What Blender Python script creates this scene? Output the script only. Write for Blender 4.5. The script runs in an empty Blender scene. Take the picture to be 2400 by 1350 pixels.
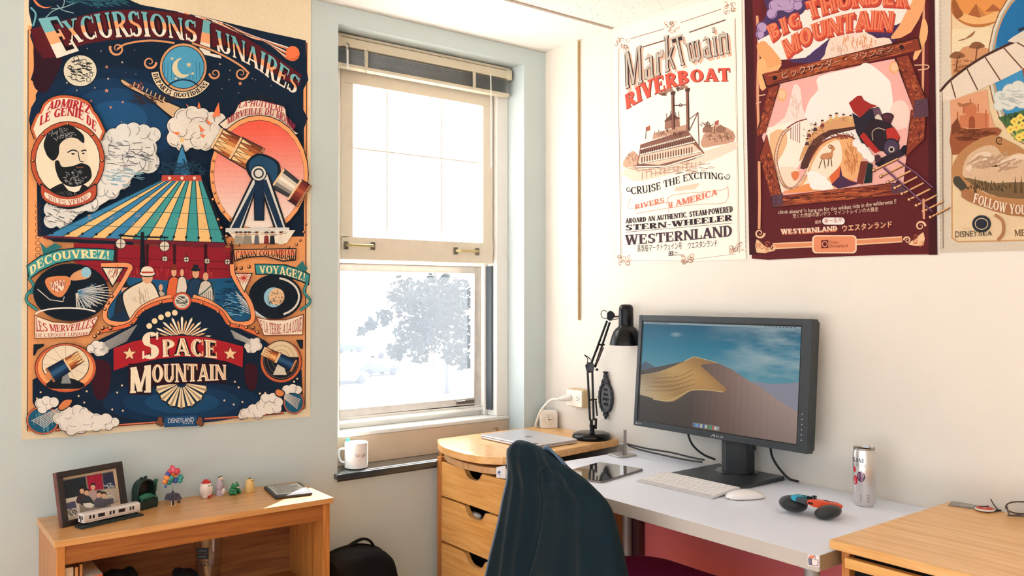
import bpy, bmesh, math, random
from mathutils import Vector, Matrix
rnd = random.Random(7)
scene = bpy.context.scene
COL = scene.collection
R = math.radians

# ------------------------------------------------------------------ camera
CAM = Vector((-2.188, -2.614, 1.29))
FPX = 1956.0                                   # focal length in pixels of a 2400 px wide frame
YAW, PITCH = R(37.616), R(0.603)
FW = Vector((math.sin(YAW) * math.cos(PITCH), math.cos(YAW) * math.cos(PITCH), math.sin(PITCH)))
RT = Vector((math.cos(YAW), -math.sin(YAW), 0))
UP = RT.cross(FW)
cd = bpy.data.cameras.new('camera')
cd.sensor_width = 36.0
cd.lens = FPX / 2400 * 36
cam = bpy.data.objects.new('camera', cd)
COL.objects.link(cam)
cam.matrix_world = Matrix.Translation(CAM) @ Matrix((RT, UP, -FW)).transposed().to_4x4()
scene.camera = cam

# ------------------------------------------------------------------ light and exposure
scene.view_settings.view_transform = 'Standard'
scene.view_settings.look = 'None'
scene.view_settings.gamma = 1
scene.view_settings.exposure = -0.32
scene.view_settings.use_curve_mapping = False
world = bpy.data.worlds.new('sky')
scene.world = world
world.use_nodes = True
wt = world.node_tree
bg = wt.nodes['Background']
SUN_DIR = Vector((-1.3, -1.0, -1.3)).normalized()
tcw = wt.nodes.new('ShaderNodeTexCoord')                         # sky: white and bright around the sun, soft blue-grey opposite
dot = wt.nodes.new('ShaderNodeVectorMath'); dot.operation = 'DOT_PRODUCT'
dot.inputs[1].default_value = -SUN_DIR
wt.links.new(tcw.outputs['Generated'], dot.inputs[0])
skr = wt.nodes.new('ShaderNodeValToRGB')
mrw = wt.nodes.new('ShaderNodeMapRange'); mrw.inputs['From Min'].default_value = -1
wt.links.new(dot.outputs['Value'], mrw.inputs['Value'])
wt.links.new(mrw.outputs[0], skr.inputs['Fac'])
e0, e1 = skr.color_ramp.elements
e0.position, e0.color = .25, (.18, .22, .27, 1)
e1.position, e1.color = 1.0, (1, .99, .98, 1)
em = skr.color_ramp.elements.new(.62); em.color = (.40, .44, .49, 1)
wt.links.new(skr.outputs['Color'], bg.inputs[0])
bg.inputs[1].default_value = 9.0
sl = bpy.data.lights.new('sun', 'SUN')
sl.energy = 46.0
sl.angle = R(0.6)
sl.color = (1.0, 0.96, 0.9)
sun = bpy.data.objects.new('sun', sl)
COL.objects.link(sun)
sun.rotation_euler = SUN_DIR.to_track_quat('-Z', 'Y').to_euler()
sun.location = (3, 4, 6)
al = bpy.data.lights.new('fill_area_light', 'AREA')       # added fill light without a fixture, above and behind the viewer
al.shape = 'RECTANGLE'; al.size = 1.2; al.size_y = 0.6
al.energy = 14
al.color = (1.0, 0.98, 0.95)
lamp = bpy.data.objects.new('fill_area_light', al)
COL.objects.link(lamp)
lamp.location = (-2.4, -3.2, 2.25)

# ------------------------------------------------------------------ rays through points measured on the photograph
def ray(px, py):
    return FW + RT * ((px - 1200) / FPX) + UP * ((675 - py) / FPX)
def on(px, py, ax, val):
    d = ray(px, py)
    return CAM + d * ((val - CAM[ax]) / d[ax])
def at(px, py, t):
    return CAM + ray(px, py) * t
def depth(p):
    return (Vector(p) - CAM).dot(FW)

# ------------------------------------------------------------------ materials
def lin(h):
    if not isinstance(h, str):
        return tuple(h)[:3]
    h = h.lstrip('#')
    o = []
    for i in (0, 2, 4):
        c = int(h[i:i + 2], 16) / 255
        o.append(c / 12.92 if c <= .04045 else ((c + .055) / 1.055) ** 2.4)
    return tuple(o)
_M = {}
def mat(name, col, rough=.5, metal=0., var=.06, vs=30., bump=0., bs=200., coat=0., emit=0., sheen=0., spec=.5, trans=0.):
    """principled surface with a faint procedural mottling, and optional fine bump"""
    if name in _M:
        return _M[name]
    m = bpy.data.materials.new(name)
    m.use_nodes = True
    nt = m.node_tree
    b = nt.nodes['Principled BSDF']
    c = lin(col)
    tc = nt.nodes.new('ShaderNodeTexCoord')
    nz = nt.nodes.new('ShaderNodeTexNoise')
    nz.inputs['Scale'].default_value = vs
    nz.inputs['Detail'].default_value = 4
    nt.links.new(tc.outputs['Object'], nz.inputs['Vector'])
    rp = nt.nodes.new('ShaderNodeValToRGB')
    rp.color_ramp.elements[0].position = .3
    rp.color_ramp.elements[1].position = .7
    rp.color_ramp.elements[0].color = tuple(x * (1 - var) for x in c) + (1,)
    rp.color_ramp.elements[1].color = tuple(min(1, x * (1 + var)) for x in c) + (1,)
    nt.links.new(nz.outputs['Fac'], rp.inputs['Fac'])
    nt.links.new(rp.outputs['Color'], b.inputs['Base Color'])
    b.inputs['Roughness'].default_value = rough
    b.inputs['Metallic'].default_value = metal
    b.inputs['Coat Weight'].default_value = coat
    b.inputs['Coat Roughness'].default_value = .08
    b.inputs['Sheen Weight'].default_value = sheen
    b.inputs['Specular IOR Level'].default_value = spec
    b.inputs['Transmission Weight'].default_value = trans
    if emit:
        nt.links.new(rp.outputs['Color'], b.inputs['Emission Color'])
        b.inputs['Emission Strength'].default_value = emit
    if bump:
        n2 = nt.nodes.new('ShaderNodeTexNoise')
        n2.inputs['Scale'].default_value = bs
        n2.inputs['Detail'].default_value = 3
        nt.links.new(tc.outputs['Object'], n2.inputs['Vector'])
        bp = nt.nodes.new('ShaderNodeBump')
        bp.inputs['Strength'].default_value = bump
        bp.inputs['Distance'].default_value = .002
        nt.links.new(n2.outputs['Fac'], bp.inputs['Height'])
        nt.links.new(bp.outputs['Normal'], b.inputs['Normal'])
    _M[name] = m
    return m
def wood(name, c0, c1, axis=0, rough=.42, scale=14., coat=.15):
    """oak veneer: noise stretched along the grain"""
    if name in _M:
        return _M[name]
    m = bpy.data.materials.new(name)
    m.use_nodes = True
    nt = m.node_tree
    b = nt.nodes['Principled BSDF']
    tc = nt.nodes.new('ShaderNodeTexCoord')
    mp = nt.nodes.new('ShaderNodeMapping')
    s = [scale * 5] * 3
    s[axis] = scale * .28
    mp.inputs['Scale'].default_value = s
    nt.links.new(tc.outputs['Object'], mp.inputs['Vector'])
    nz = nt.nodes.new('ShaderNodeTexNoise')
    nz.inputs['Scale'].default_value = 1.0
    nz.inputs['Detail'].default_value = 7
    nz.inputs['Distortion'].default_value = .9
    nt.links.new(mp.outputs['Vector'], nz.inputs['Vector'])
    rp = nt.nodes.new('ShaderNodeValToRGB')
    rp.color_ramp.elements[0].position = .34
    rp.color_ramp.elements[1].position = .62
    rp.color_ramp.elements[0].color = lin(c0) + (1,)
    rp.color_ramp.elements[1].color = lin(c1) + (1,)
    nt.links.new(nz.outputs['Fac'], rp.inputs['Fac'])
    nt.links.new(rp.outputs['Color'], b.inputs['Base Color'])
    bp = nt.nodes.new('ShaderNodeBump')
    bp.inputs['Strength'].default_value = .12
    bp.inputs['Distance'].default_value = .001
    nt.links.new(nz.outputs['Fac'], bp.inputs['Height'])
    nt.links.new(bp.outputs['Normal'], b.inputs['Normal'])
    b.inputs['Roughness'].default_value = rough
    b.inputs['Coat Weight'].default_value = coat
    _M[name] = m
    return m
def glass(name, tint=(1, 1, 1), gloss=.08, veil=0., veilcol=(1, 1, 1)):
    """thin pane: lets light straight through, a little mirror, optionally a veil of dust and haze that scatters light"""
    if name in _M:
        return _M[name]
    m = bpy.data.materials.new(name)
    m.use_nodes = True
    nt = m.node_tree
    nt.nodes.remove(nt.nodes['Principled BSDF'])
    out = nt.nodes['Material Output']
    tr = nt.nodes.new('ShaderNodeBsdfTransparent')
    tr.inputs[0].default_value = tuple(tint) + (1,)
    gl = nt.nodes.new('ShaderNodeBsdfGlossy')
    gl.inputs['Roughness'].default_value = .02
    mx = nt.nodes.new('ShaderNodeMixShader')
    mx.inputs[0].default_value = gloss
    nt.links.new(tr.outputs[0], mx.inputs[1])
    nt.links.new(gl.outputs[0], mx.inputs[2])
    last = mx
    if veil:
        tl = nt.nodes.new('ShaderNodeBsdfTranslucent')
        tl.inputs[0].default_value = tuple(veilcol) + (1,)
        nz = nt.nodes.new('ShaderNodeTexNoise')
        nz.inputs['Scale'].default_value = 6
        mr = nt.nodes.new('ShaderNodeMapRange')
        mr.inputs['To Min'].default_value = veil * .9
        mr.inputs['To Max'].default_value = veil * 1.1
        nt.links.new(nz.outputs['Fac'], mr.inputs['Value'])
        m2 = nt.nodes.new('ShaderNodeMixShader')
        nt.links.new(mr.outputs[0], m2.inputs[0])
        nt.links.new(mx.outputs[0], m2.inputs[1])
        nt.links.new(tl.outputs[0], m2.inputs[2])
        last = m2
    nt.links.new(last.outputs[0], out.inputs['Surface'])
    _M[name] = m
    return m
def inkmat(name, rough=.8, bump=.0, emit=0., coat=0., bs=3., gain=1.):
    """printed colours held in the mesh's colour attribute 'ink'"""
    if name in _M:
        return _M[name]
    m = bpy.data.materials.new(name)
    m.use_nodes = True
    nt = m.node_tree
    b = nt.nodes['Principled BSDF']
    a = nt.nodes.new('ShaderNodeVertexColor')
    a.layer_name = 'ink'
    b.inputs['Roughness'].default_value = rough
    b.inputs['Specular IOR Level'].default_value = .25
    b.inputs['Coat Weight'].default_value = coat
    tc = nt.nodes.new('ShaderNodeTexCoord')
    nz = nt.nodes.new('ShaderNodeTexNoise')
    nz.inputs['Scale'].default_value = 260
    nt.links.new(tc.outputs['Object'], nz.inputs['Vector'])
    mr = nt.nodes.new('ShaderNodeMapRange')
    mr.inputs['To Min'].default_value = .86 * gain
    mr.inputs['To Max'].default_value = 1.14 * gain
    nt.links.new(nz.outputs['Fac'], mr.inputs['Value'])
    mul = nt.nodes.new('ShaderNodeVectorMath')
    mul.operation = 'SCALE'
    nt.links.new(a.outputs['Color'], mul.inputs[0])
    nt.links.new(mr.outputs[0], mul.inputs['Scale'])
    nt.links.new(mul.outputs[0], b.inputs['Base Color'])
    if emit:
        b.inputs['Base Color'].default_value = (0, 0, 0, 1)
        nt.links.remove(b.inputs['Base Color'].links[0])
        b.inputs['Base Color'].default_value = (.01, .01, .01, 1)
        nt.links.new(a.outputs['Color'], b.inputs['Emission Color'])
        b.inputs['Emission Strength'].default_value = emit
    if bump:
        mp = nt.nodes.new('ShaderNodeMapping')
        mp.inputs['Scale'].default_value = (bs, bs, bs * .25)
        nt.links.new(tc.outputs['Object'], mp.inputs['Vector'])
        n2 = nt.nodes.new('ShaderNodeTexNoise')
        n2.inputs['Scale'].default_value = 1.5
        n2.inputs['Detail'].default_value = 2
        nt.links.new(mp.outputs['Vector'], n2.inputs['Vector'])
        bp = nt.nodes.new('ShaderNodeBump')
        bp.inputs['Strength'].default_value = bump
        bp.inputs['Distance'].default_value = .06
        nt.links.new(n2.outputs['Fac'], bp.inputs['Height'])
        nt.links.new(bp.outputs['Normal'], b.inputs['Normal'])
    _M[name] = m
    return m

# ------------------------------------------------------------------ mesh helpers
def tag(o, label=None, cat=None, group=None, kind=None):
    if label: o['label'] = label
    if cat: o['category'] = cat
    if group: o['group'] = group
    if kind: o['kind'] = kind
    return o
def empty(name, loc, label, cat, group=None, rz=0., rot=None):
    o = bpy.data.objects.new(name, None)
    o.empty_display_size = .05
    COL.objects.link(o)
    o.location = loc
    o.rotation_euler = rot if rot else (0, 0, rz)
    return tag(o, label, cat, group)
def copy_tree(o, parent=None):
    c = o.copy()
    COL.objects.link(c)
    if parent: c.parent = parent
    for ch in [x for x in COL.objects if x.parent == o]:
        copy_tree(ch, c)
    return c
class MB:
    def __init__(s):
        s.v = []; s.f = []; s.mi = []
    def add(s, vs, fs, mi=0):
        o = len(s.v)
        s.v += [Vector(v) for v in vs]
        for f in fs:
            s.f.append([i + o for i in f]); s.mi.append(mi)
        return s
    def box(s, x0, x1, y0, y1, z0, z1, mi=0):
        return s.add([(x0, y0, z0), (x1, y0, z0), (x1, y1, z0), (x0, y1, z0), (x0, y0, z1), (x1, y0, z1), (x1, y1, z1), (x0, y1, z1)],
                     [(0, 3, 2, 1), (4, 5, 6, 7), (0, 1, 5, 4), (1, 2, 6, 5), (2, 3, 7, 6), (3, 0, 4, 7)], mi)
    def bar(s, a, b, w, h, up=(0, 0, 1), mi=0):
        a = Vector(a); b = Vector(b); d = (b - a).normalized()
        sd = d.cross(Vector(up)).normalized() * w / 2
        u = sd.cross(d).normalized() * h / 2
        vs = [a - sd - u, a + sd - u, a + sd + u, a - sd + u, b - sd - u, b + sd - u, b + sd + u, b - sd + u]
        return s.add(vs, [(0, 3, 2, 1), (4, 5, 6, 7), (0, 1, 5, 4), (1, 2, 6, 5), (2, 3, 7, 6), (3, 0, 4, 7)], mi)
    def prism(s, pts, ax, a, b, mi=0):
        def P(p, c):
            return (c, p[0], p[1]) if ax == 'x' else ((p[0], c, p[1]) if ax == 'y' else (p[0], p[1], c))
        n = len(pts)
        vs = [P(p, a) for p in pts] + [P(p, b) for p in pts]
        fs = [tuple(range(n)), tuple(range(2 * n - 1, n - 1, -1))]
        fs += [(i, (i + 1) % n, n + (i + 1) % n, n + i) for i in range(n)]
        return s.add(vs, fs, mi)
    def tube(s, pts, r, n=10, closed=False, mi=0, flat=1.):
        pts = [Vector(p) for p in pts]
        k = len(pts)
        rs = r if isinstance(r, (list, tuple)) else [r] * k
        T = []
        for i in range(k):
            if closed:
                t = pts[(i + 1) % k] - pts[i - 1]
            else:
                t = pts[min(i + 1, k - 1)] - pts[max(i - 1, 0)]
            T.append(t.normalized())
        a = Vector((0, 0, 1)) if abs(T[0].z) < .9 else Vector((1, 0, 0))
        nv = T[0].cross(a).normalized()
        vs = []
        for i in range(k):
            nv = (nv - T[i] * nv.dot(T[i])).normalized()
            bv = T[i].cross(nv)
            for j in range(n):
                an = 2 * math.pi * j / n
                vs.append(pts[i] + (nv * math.cos(an) + bv * math.sin(an) * flat) * rs[i])
        fs = []
        for i in range(k if closed else k - 1):
            i2 = (i + 1) % k
            for j in range(n):
                fs.append((i * n + j, i * n + (j + 1) % n, i2 * n + (j + 1) % n, i2 * n + j))
        if not closed:
            fs.append(tuple(range(n - 1, -1, -1)))
            fs.append(tuple((k - 1) * n + j for j in range(n)))
        return s.add(vs, fs, mi)
    def lathe(s, prof, c=(0, 0, 0), n=32, mi=0, M=None):
        c = Vector(c)
        vs = []; fs = []
        k = len(prof)
        for r, z in prof:
            for j in range(n):
                an = 2 * math.pi * j / n
                p = Vector((max(r, 1e-5) * math.cos(an), max(r, 1e-5) * math.sin(an), z))
                vs.append(c + (M @ p if M else p))
        for i in range(k - 1):
            for j in range(n):
                fs.append((i * n + j, i * n + (j + 1) % n, (i + 1) * n + (j + 1) % n, (i + 1) * n + j))
        fs.append(tuple(range(n - 1, -1, -1)))
        fs.append(tuple((k - 1) * n + j for j in range(n)))
        return s.add(vs, fs, mi)
    def ell(s, c, r, M=None, n=20, m=12, mi=0, e=1.0):
        c = Vector(c)
        vs = []; fs = []
        def pw(x):
            return math.copysign(abs(x) ** e, x)
        for i in range(m + 1):
            ph = math.pi * i / m
            for j in range(n):
                th = 2 * math.pi * j / n
                p = Vector((r[0] * pw(math.sin(ph)) * pw(math.cos(th)), r[1] * pw(math.sin(ph)) * pw(math.sin(th)), r[2] * pw(math.cos(ph))))
                vs.append(c + (M @ p if M else p))
        for i in range(m):
            for j in range(n):
                fs.append((i * n + j, (i + 1) * n + j, (i + 1) * n + (j + 1) % n, i * n + (j + 1) % n))
        return s.add(vs, fs, mi)
    def grid(s, G, mi=0, thick=None):
        h = len(G); w = len(G[0])
        vs = [p for row in G for p in row]
        fs = [(i * w + j, i * w + j + 1, (i + 1) * w + j + 1, (i + 1) * w + j) for i in range(h - 1) for j in range(w - 1)]
        return s.add(vs, fs, mi)
    def build(s, name, m, parent=None, smooth=False, bevel=0., seg=2, local=False, angle=40, weld=True, sub=0):
        me = bpy.data.meshes.new(name)
        off = Vector((0, 0, 0))
        inv = None
        if parent is not None and not local:
            Mw = Matrix.LocRotScale(parent.location, parent.rotation_euler, None)
            par = parent.parent
            while par is not None:
                Mw = Matrix.LocRotScale(par.location, par.rotation_euler, None) @ Mw
                par = par.parent
            inv = Mw.inverted()
        vs = [inv @ v for v in s.v] if inv else s.v
        me.from_pydata([tuple(v) for v in vs], [], s.f)
        ms = m if isinstance(m, (list, tuple)) else [m]
        for x in ms:
            me.materials.append(x)
        for p, i in zip(me.polygons, s.mi):
            p.material_index = i
        b = bmesh.new()
        b.from_mesh(me)
        if weld:
            bmesh.ops.remove_doubles(b, verts=b.verts, dist=1e-6)
        bmesh.ops.recalc_face_normals(b, faces=b.faces)
        b.to_mesh(me)
        b.free()
        if smooth:
            for p in me.polygons:
                p.use_smooth = True
            me.set_sharp_from_angle(angle=R(angle))
        o = bpy.data.objects.new(name, me)
        COL.objects.link(o)
        if parent is not None:
            o.parent = parent
        if bevel:
            bv = o.modifiers.new('bevel', 'BEVEL')
            bv.width = bevel; bv.segments = seg; bv.limit_method = 'ANGLE'; bv.angle_limit = R(35)
        if sub:
            sb = o.modifiers.new('sub', 'SUBSURF')
            sb.levels = sub; sb.render_levels = sub
        return o
def smooth_pts(p, n=6, closed=False):
    p = [Vector(q) for q in p]
    k = len(p)
    out = []
    for i in range(k if closed else k - 1):
        a = p[i - 1] if (closed or i > 0) else p[0] * 2 - p[1]
        b = p[i]; c = p[(i + 1) % k]
        d = p[(i + 2) % k] if (closed or i + 2 < k) else p[k - 1] * 2 - p[k - 2]
        for j in range(n):
            t = j / n
            out.append(.5 * ((2 * b) + (c - a) * t + (2 * a - 5 * b + 4 * c - d) * t * t + (3 * b - a - 3 * c + d) * t ** 3))
    if not closed:
        out.append(p[-1])
    return out
def rrect(x0, x1, y0, y1, r, n=5):
    o = []
    for cx, cy, a0 in ((x1 - r, y1 - r, 0), (x0 + r, y1 - r, 90), (x0 + r, y0 + r, 180), (x1 - r, y0 + r, 270)):
        for i in range(n + 1):
            a = R(a0 + 90 * i / n)
            o.append((cx + r * math.cos(a), cy + r * math.sin(a)))
    return o

# ------------------------------------------------------------------ printing: flat coloured shapes laid on a surface
def prs(a):
    return [(a[i], a[i + 1]) for i in range(0, len(a), 2)]
def sm2(a, n=5, closed=False):
    return [(q.x, q.y) for q in smooth_pts([(x, y, 0) for x, y in a], n, closed)]
def arcp(cx, cy, rx, ry, a0, a1, n=16):
    return [(cx + rx * math.cos(R(a0 + (a1 - a0) * i / n)), cy + ry * math.sin(R(a0 + (a1 - a0) * i / n))) for i in range(n + 1)]
SH = .075
def glyph(ch, S, s, L):
    """a slab-serif capital as convex polygons in a 1-high box; returns width, polygons"""
    q = []
    def rect(x0, y0, x1, y1): q.append([(x0, y0), (x1, y0), (x1, y1), (x0, y1)])
    def stem(x, w, y0=0, y1=1, a=1, b=1):
        rect(x - w / 2, y0, x + w / 2, y1)
        if a: rect(x - w / 2 - L, y0, x + w / 2 + L, y0 + SH)
        if b: rect(x - w / 2 - L, y1 - SH, x + w / 2 + L, y1)
    def foot(x, y): rect(x - L - S / 2.4, y, x + L + S / 2.4, y + SH)
    def bar(x0, x1, y, t=None):
        t = t or s
        rect(x0, y - t / 2, x1, y + t / 2)
    def dia(x0, y0, x1, y1, w): q.append([(x0 - w / 2, y0), (x0 + w / 2, y0), (x1 + w / 2, y1), (x1 - w / 2, y1)])
    def arc(cx, cy, rx, ry, a0, a1, n=12):
        o = arcp(cx, cy, rx, ry, a0, a1, n)
        i = arcp(cx, cy, max(rx - S, .02), max(ry - s, .02), a0, a1, n)
        for k in range(n):
            q.append([o[k], o[k + 1], i[k + 1], i[k]])
    h = s / 2
    if ch == ' ': return .32, q
    if ch == 'A':
        dia(.1, 0, .4, 1, s * 1.3); dia(.7, 0, .4, 1, S); bar(.2, .6, .3); foot(.1, 0); foot(.7, 0); w = .8
    elif ch == 'B':
        stem(.16, S, b=0, a=0); bar(.02, .34, 1 - h); bar(.02, .34, h); bar(.16, .34, .52); arc(.3, .75, .35, .25, -90, 90); arc(.3, .26, .4, .26, -90, 90); w = .74
    elif ch in 'CG':
        arc(.42, .5, .4, .5, 48, 312, 18); rect(.66, .66, .73, .98)
        if ch == 'G': stem(.62, S * .9, 0, .42, 0, 0); rect(.5, .38, .76, .38 + SH)
        else: rect(.66, .05, .72, .3)
        w = .78
    elif ch == 'D':
        stem(.16, S, a=0, b=0); bar(.02, .36, 1 - h); bar(.02, .36, h); arc(.3, .5, .46, .5, -90, 90, 16); w = .8
    elif ch in 'EF':
        stem(.16, S, a=1, b=1); bar(.16, .64, 1 - h); bar(.16, .5, .52); rect(.58, .68, .65, 1); rect(.44, .38, .5, .66)
        if ch == 'E': bar(.16, .64, h); rect(.6, 0, .67, .33)
        w = .7
    elif ch == 'H': stem(.17, S); stem(.7, S); bar(.17, .7, .5); w = .87
    elif ch == 'I': stem(.18, S); w = .36
    elif ch == 'J': stem(.4, S, .25, 1, 0); arc(.26, .27, .14 + S / 2, .27, 180, 360, 8); w = .56
    elif ch == 'K': stem(.16, S); dia(.25, .42, .62, 1, s); dia(.66, 0, .34, .56, S); foot(.66, 0); foot(.62, 1 - SH); w = .8
    elif ch == 'L': stem(.16, S); bar(.16, .6, h); rect(.56, 0, .64, .36); w = .66
    elif ch == 'M':
        stem(.12, s * 1.4); stem(.88, S); dia(.17, 1, .48, .05, S); dia(.8, 1, .48, .05, s); w = 1.0
    elif ch == 'N': stem(.12, s * 1.3); stem(.74, s * 1.3); dia(.14, 1, .7, 0, S); w = .86
    elif ch in 'OQ':
        arc(.42, .5, .42, .5, 0, 360, 24)
        if ch == 'Q': q.append([(.45, .2), (.6, .25), (.82, -.15), (.66, -.15)])
        w = .84
    elif ch in 'PR':
        stem(.16, S, b=0); bar(.02, .34, 1 - h); bar(.16, .34, .45); arc(.3, .72, .38, .28, -90, 90)
        if ch == 'R': dia(.66, 0, .36, .47, S); foot(.68, 0)
        w = .74 if ch == 'R' else .68
    elif ch == 'S':
        arc(.33, .73, .3, .27, 30, 275, 14); arc(.33, .27, .31, .27, -150, 92, 14)
        q.append([(.08, .55), (.3, .58), (.6, .42), (.36, .42)]); rect(.54, .7, .61, .98); rect(.03, .03, .1, .32); w = .66
    elif ch == 'T': stem(.38, S, b=0); bar(.02, .74, 1 - h); rect(0, .66, .07, 1); rect(.69, .66, .76, 1); w = .76
    elif ch == 'U': stem(.16, S, .3, 1, 0); stem(.68, s * 1.3, .3, 1, 0); arc(.41, .32, .27 + S * .4, .32, 180, 360, 12); w = .82
    elif ch == 'V': dia(.12, 1, .4, 0, S); dia(.68, 1, .4, 0, s * 1.2); foot(.12, 1 - SH); foot(.68, 1 - SH); w = .8
    elif ch == 'W':
        dia(.1, 1, .34, 0, S); dia(.56, .9, .34, 0, s); dia(.54, 1, .8, 0, S); dia(1.02, 1, .8, 0, s); foot(.1, 1 - SH); foot(.54, 1 - SH); foot(1.02, 1 - SH); w = 1.12
    elif ch == 'X': dia(.12, 1, .66, 0, S); dia(.14, 0, .62, 1, s); foot(.12, 1 - SH); foot(.64, 1 - SH); foot(.12, 0); foot(.66, 0); w = .78
    elif ch == 'Y': stem(.4, S, 0, .5, 1, 0); dia(.12, 1, .4, .4, S); dia(.68, 1, .4, .4, s); foot(.12, 1 - SH); foot(.68, 1 - SH); w = .8
    elif ch == 'Z': bar(.06, .62, 1 - h); bar(.06, .66, h); dia(.14, 0, .54, 1, S); rect(.03, .68, .1, 1); rect(.6, 0, .67, .33); w = .7
    elif ch == '!': q.append([(.1, .3), (.2, .3), (.26, 1), (.06, 1)]); rect(.08, 0, .24, .16); w = .36
    elif ch == '-': bar(.05, .35, .45, .12); w = .4
    elif ch == '.': rect(.06, 0, .2, .14); w = .28
    elif ch == ',': q.append([(.06, .14), (.02, -.14), (.1, -.14), (.2, .14)]); w = .28
    elif ch == "'": rect(.06, .74, .18, 1); w = .26
    # lower case, black-letter flavoured, for the display line of the river poster
    elif ch == 'n': stem(.12, S, 0, .64, 1, 0); stem(.52, S, 0, .6, 1, 0); q.append([(.12, .52), (.3, .7), (.52 + S / 2, .6), (.4, .5)]); w = .66
    elif ch == 'i': stem(.14, S, 0, .62, 1, 1); rect(.06, .74, .24, .9); w = .3
    elif ch == 'r': stem(.12, S, 0, .64, 1, 0); q.append([(.14, .5), (.3, .68), (.5, .64), (.42, .46)]); w = .46
    elif ch == 'a': stem(.46, S, 0, .6, 1, 0); stem(.13, S, .06, .34, 0, 0); q.append([(.06, .34), (.46, .44), (.46, .34), (.2, .28)]); q.append([(.08, .1), (.3, -.03), (.46, .08), (.3, .1)]); q.append([(.08, .56), (.3, .7), (.55, .6), (.3, .58)]); w = .62
    elif ch == 'w': stem(.1, S, .08, .66, 0, 1); stem(.4, S, .08, .66, 0, 1); stem(.7, S, .08, .66, 0, 1); q.append([(.02, .1), (.26, -.03), (.48, .1), (.26, .12)]); q.append([(.34, .1), (.56, -.03), (.8, .1), (.56, .12)]); w = .84
    elif ch == 'k': stem(.12, S, 0, 1, 1, 1); dia(.2, .3, .46, .64, s * 1.5); dia(.52, 0, .28, .38, S * .8); w = .62
    else: stem(.18, S); w = .36
    return w, q
def clipv(poly, v, above):
    """keep the part of a polygon above or below height v"""
    o = []
    n = len(poly)
    for i in range(n):
        a = poly[i]; b = poly[(i + 1) % n]
        ia = (a[1] >= v) == above; ib = (b[1] >= v) == above
        if ia: o.append(a)
        if ia != ib:
            t = (v - a[1]) / (b[1] - a[1])
            o.append((a[0] + (b[0] - a[0]) * t, v))
    return o
class Path:
    def __init__(s, a, sm=True):
        p = prs(a) if not isinstance(a[0], tuple) else a
        if sm and len(p) > 2: p = sm2(p, 6)
        s.p = p
        s.d = [0]
        for i in range(1, len(p)):
            s.d.append(s.d[-1] + math.hypot(p[i][0] - p[i - 1][0], p[i][1] - p[i - 1][1]))
    def at(s, u):
        t = u * s.d[-1]
        p = s.p
        i = 1
        while i < len(p) - 1 and s.d[i] < t: i += 1
        l = max(s.d[i] - s.d[i - 1], 1e-9)
        k = (t - s.d[i - 1]) / l
        return (p[i - 1][0] + (p[i][0] - p[i - 1][0]) * k, p[i - 1][1] + (p[i][1] - p[i - 1][1]) * k)
_T = {}
def fontpolys(text):
    """outline text from Blender's built-in typeface as triangles, cap height 1"""
    if text in _T: return _T[text]
    cu = bpy.data.curves.new('t', 'FONT')
    cu.body = text
    cu.resolution_u = 3
    o = bpy.data.objects.new('t', cu)
    COL.objects.link(o)
    me = bpy.data.meshes.new_from_object(o)
    vs = [(v.co.x, v.co.y) for v in me.vertices]
    pl = [[vs[i] for i in p.vertices] for p in me.polygons]
    bpy.data.objects.remove(o); bpy.data.curves.remove(cu); bpy.data.meshes.remove(me)
    if not vs: return 1, []
    x0 = min(v[0] for v in vs); x1 = max(v[0] for v in vs)
    w = x1 - x0
    _T[text] = (w / .7, [[((x - x0) / w, y / .7) for x, y in p] for p in pl])
    return _T[text]
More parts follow.
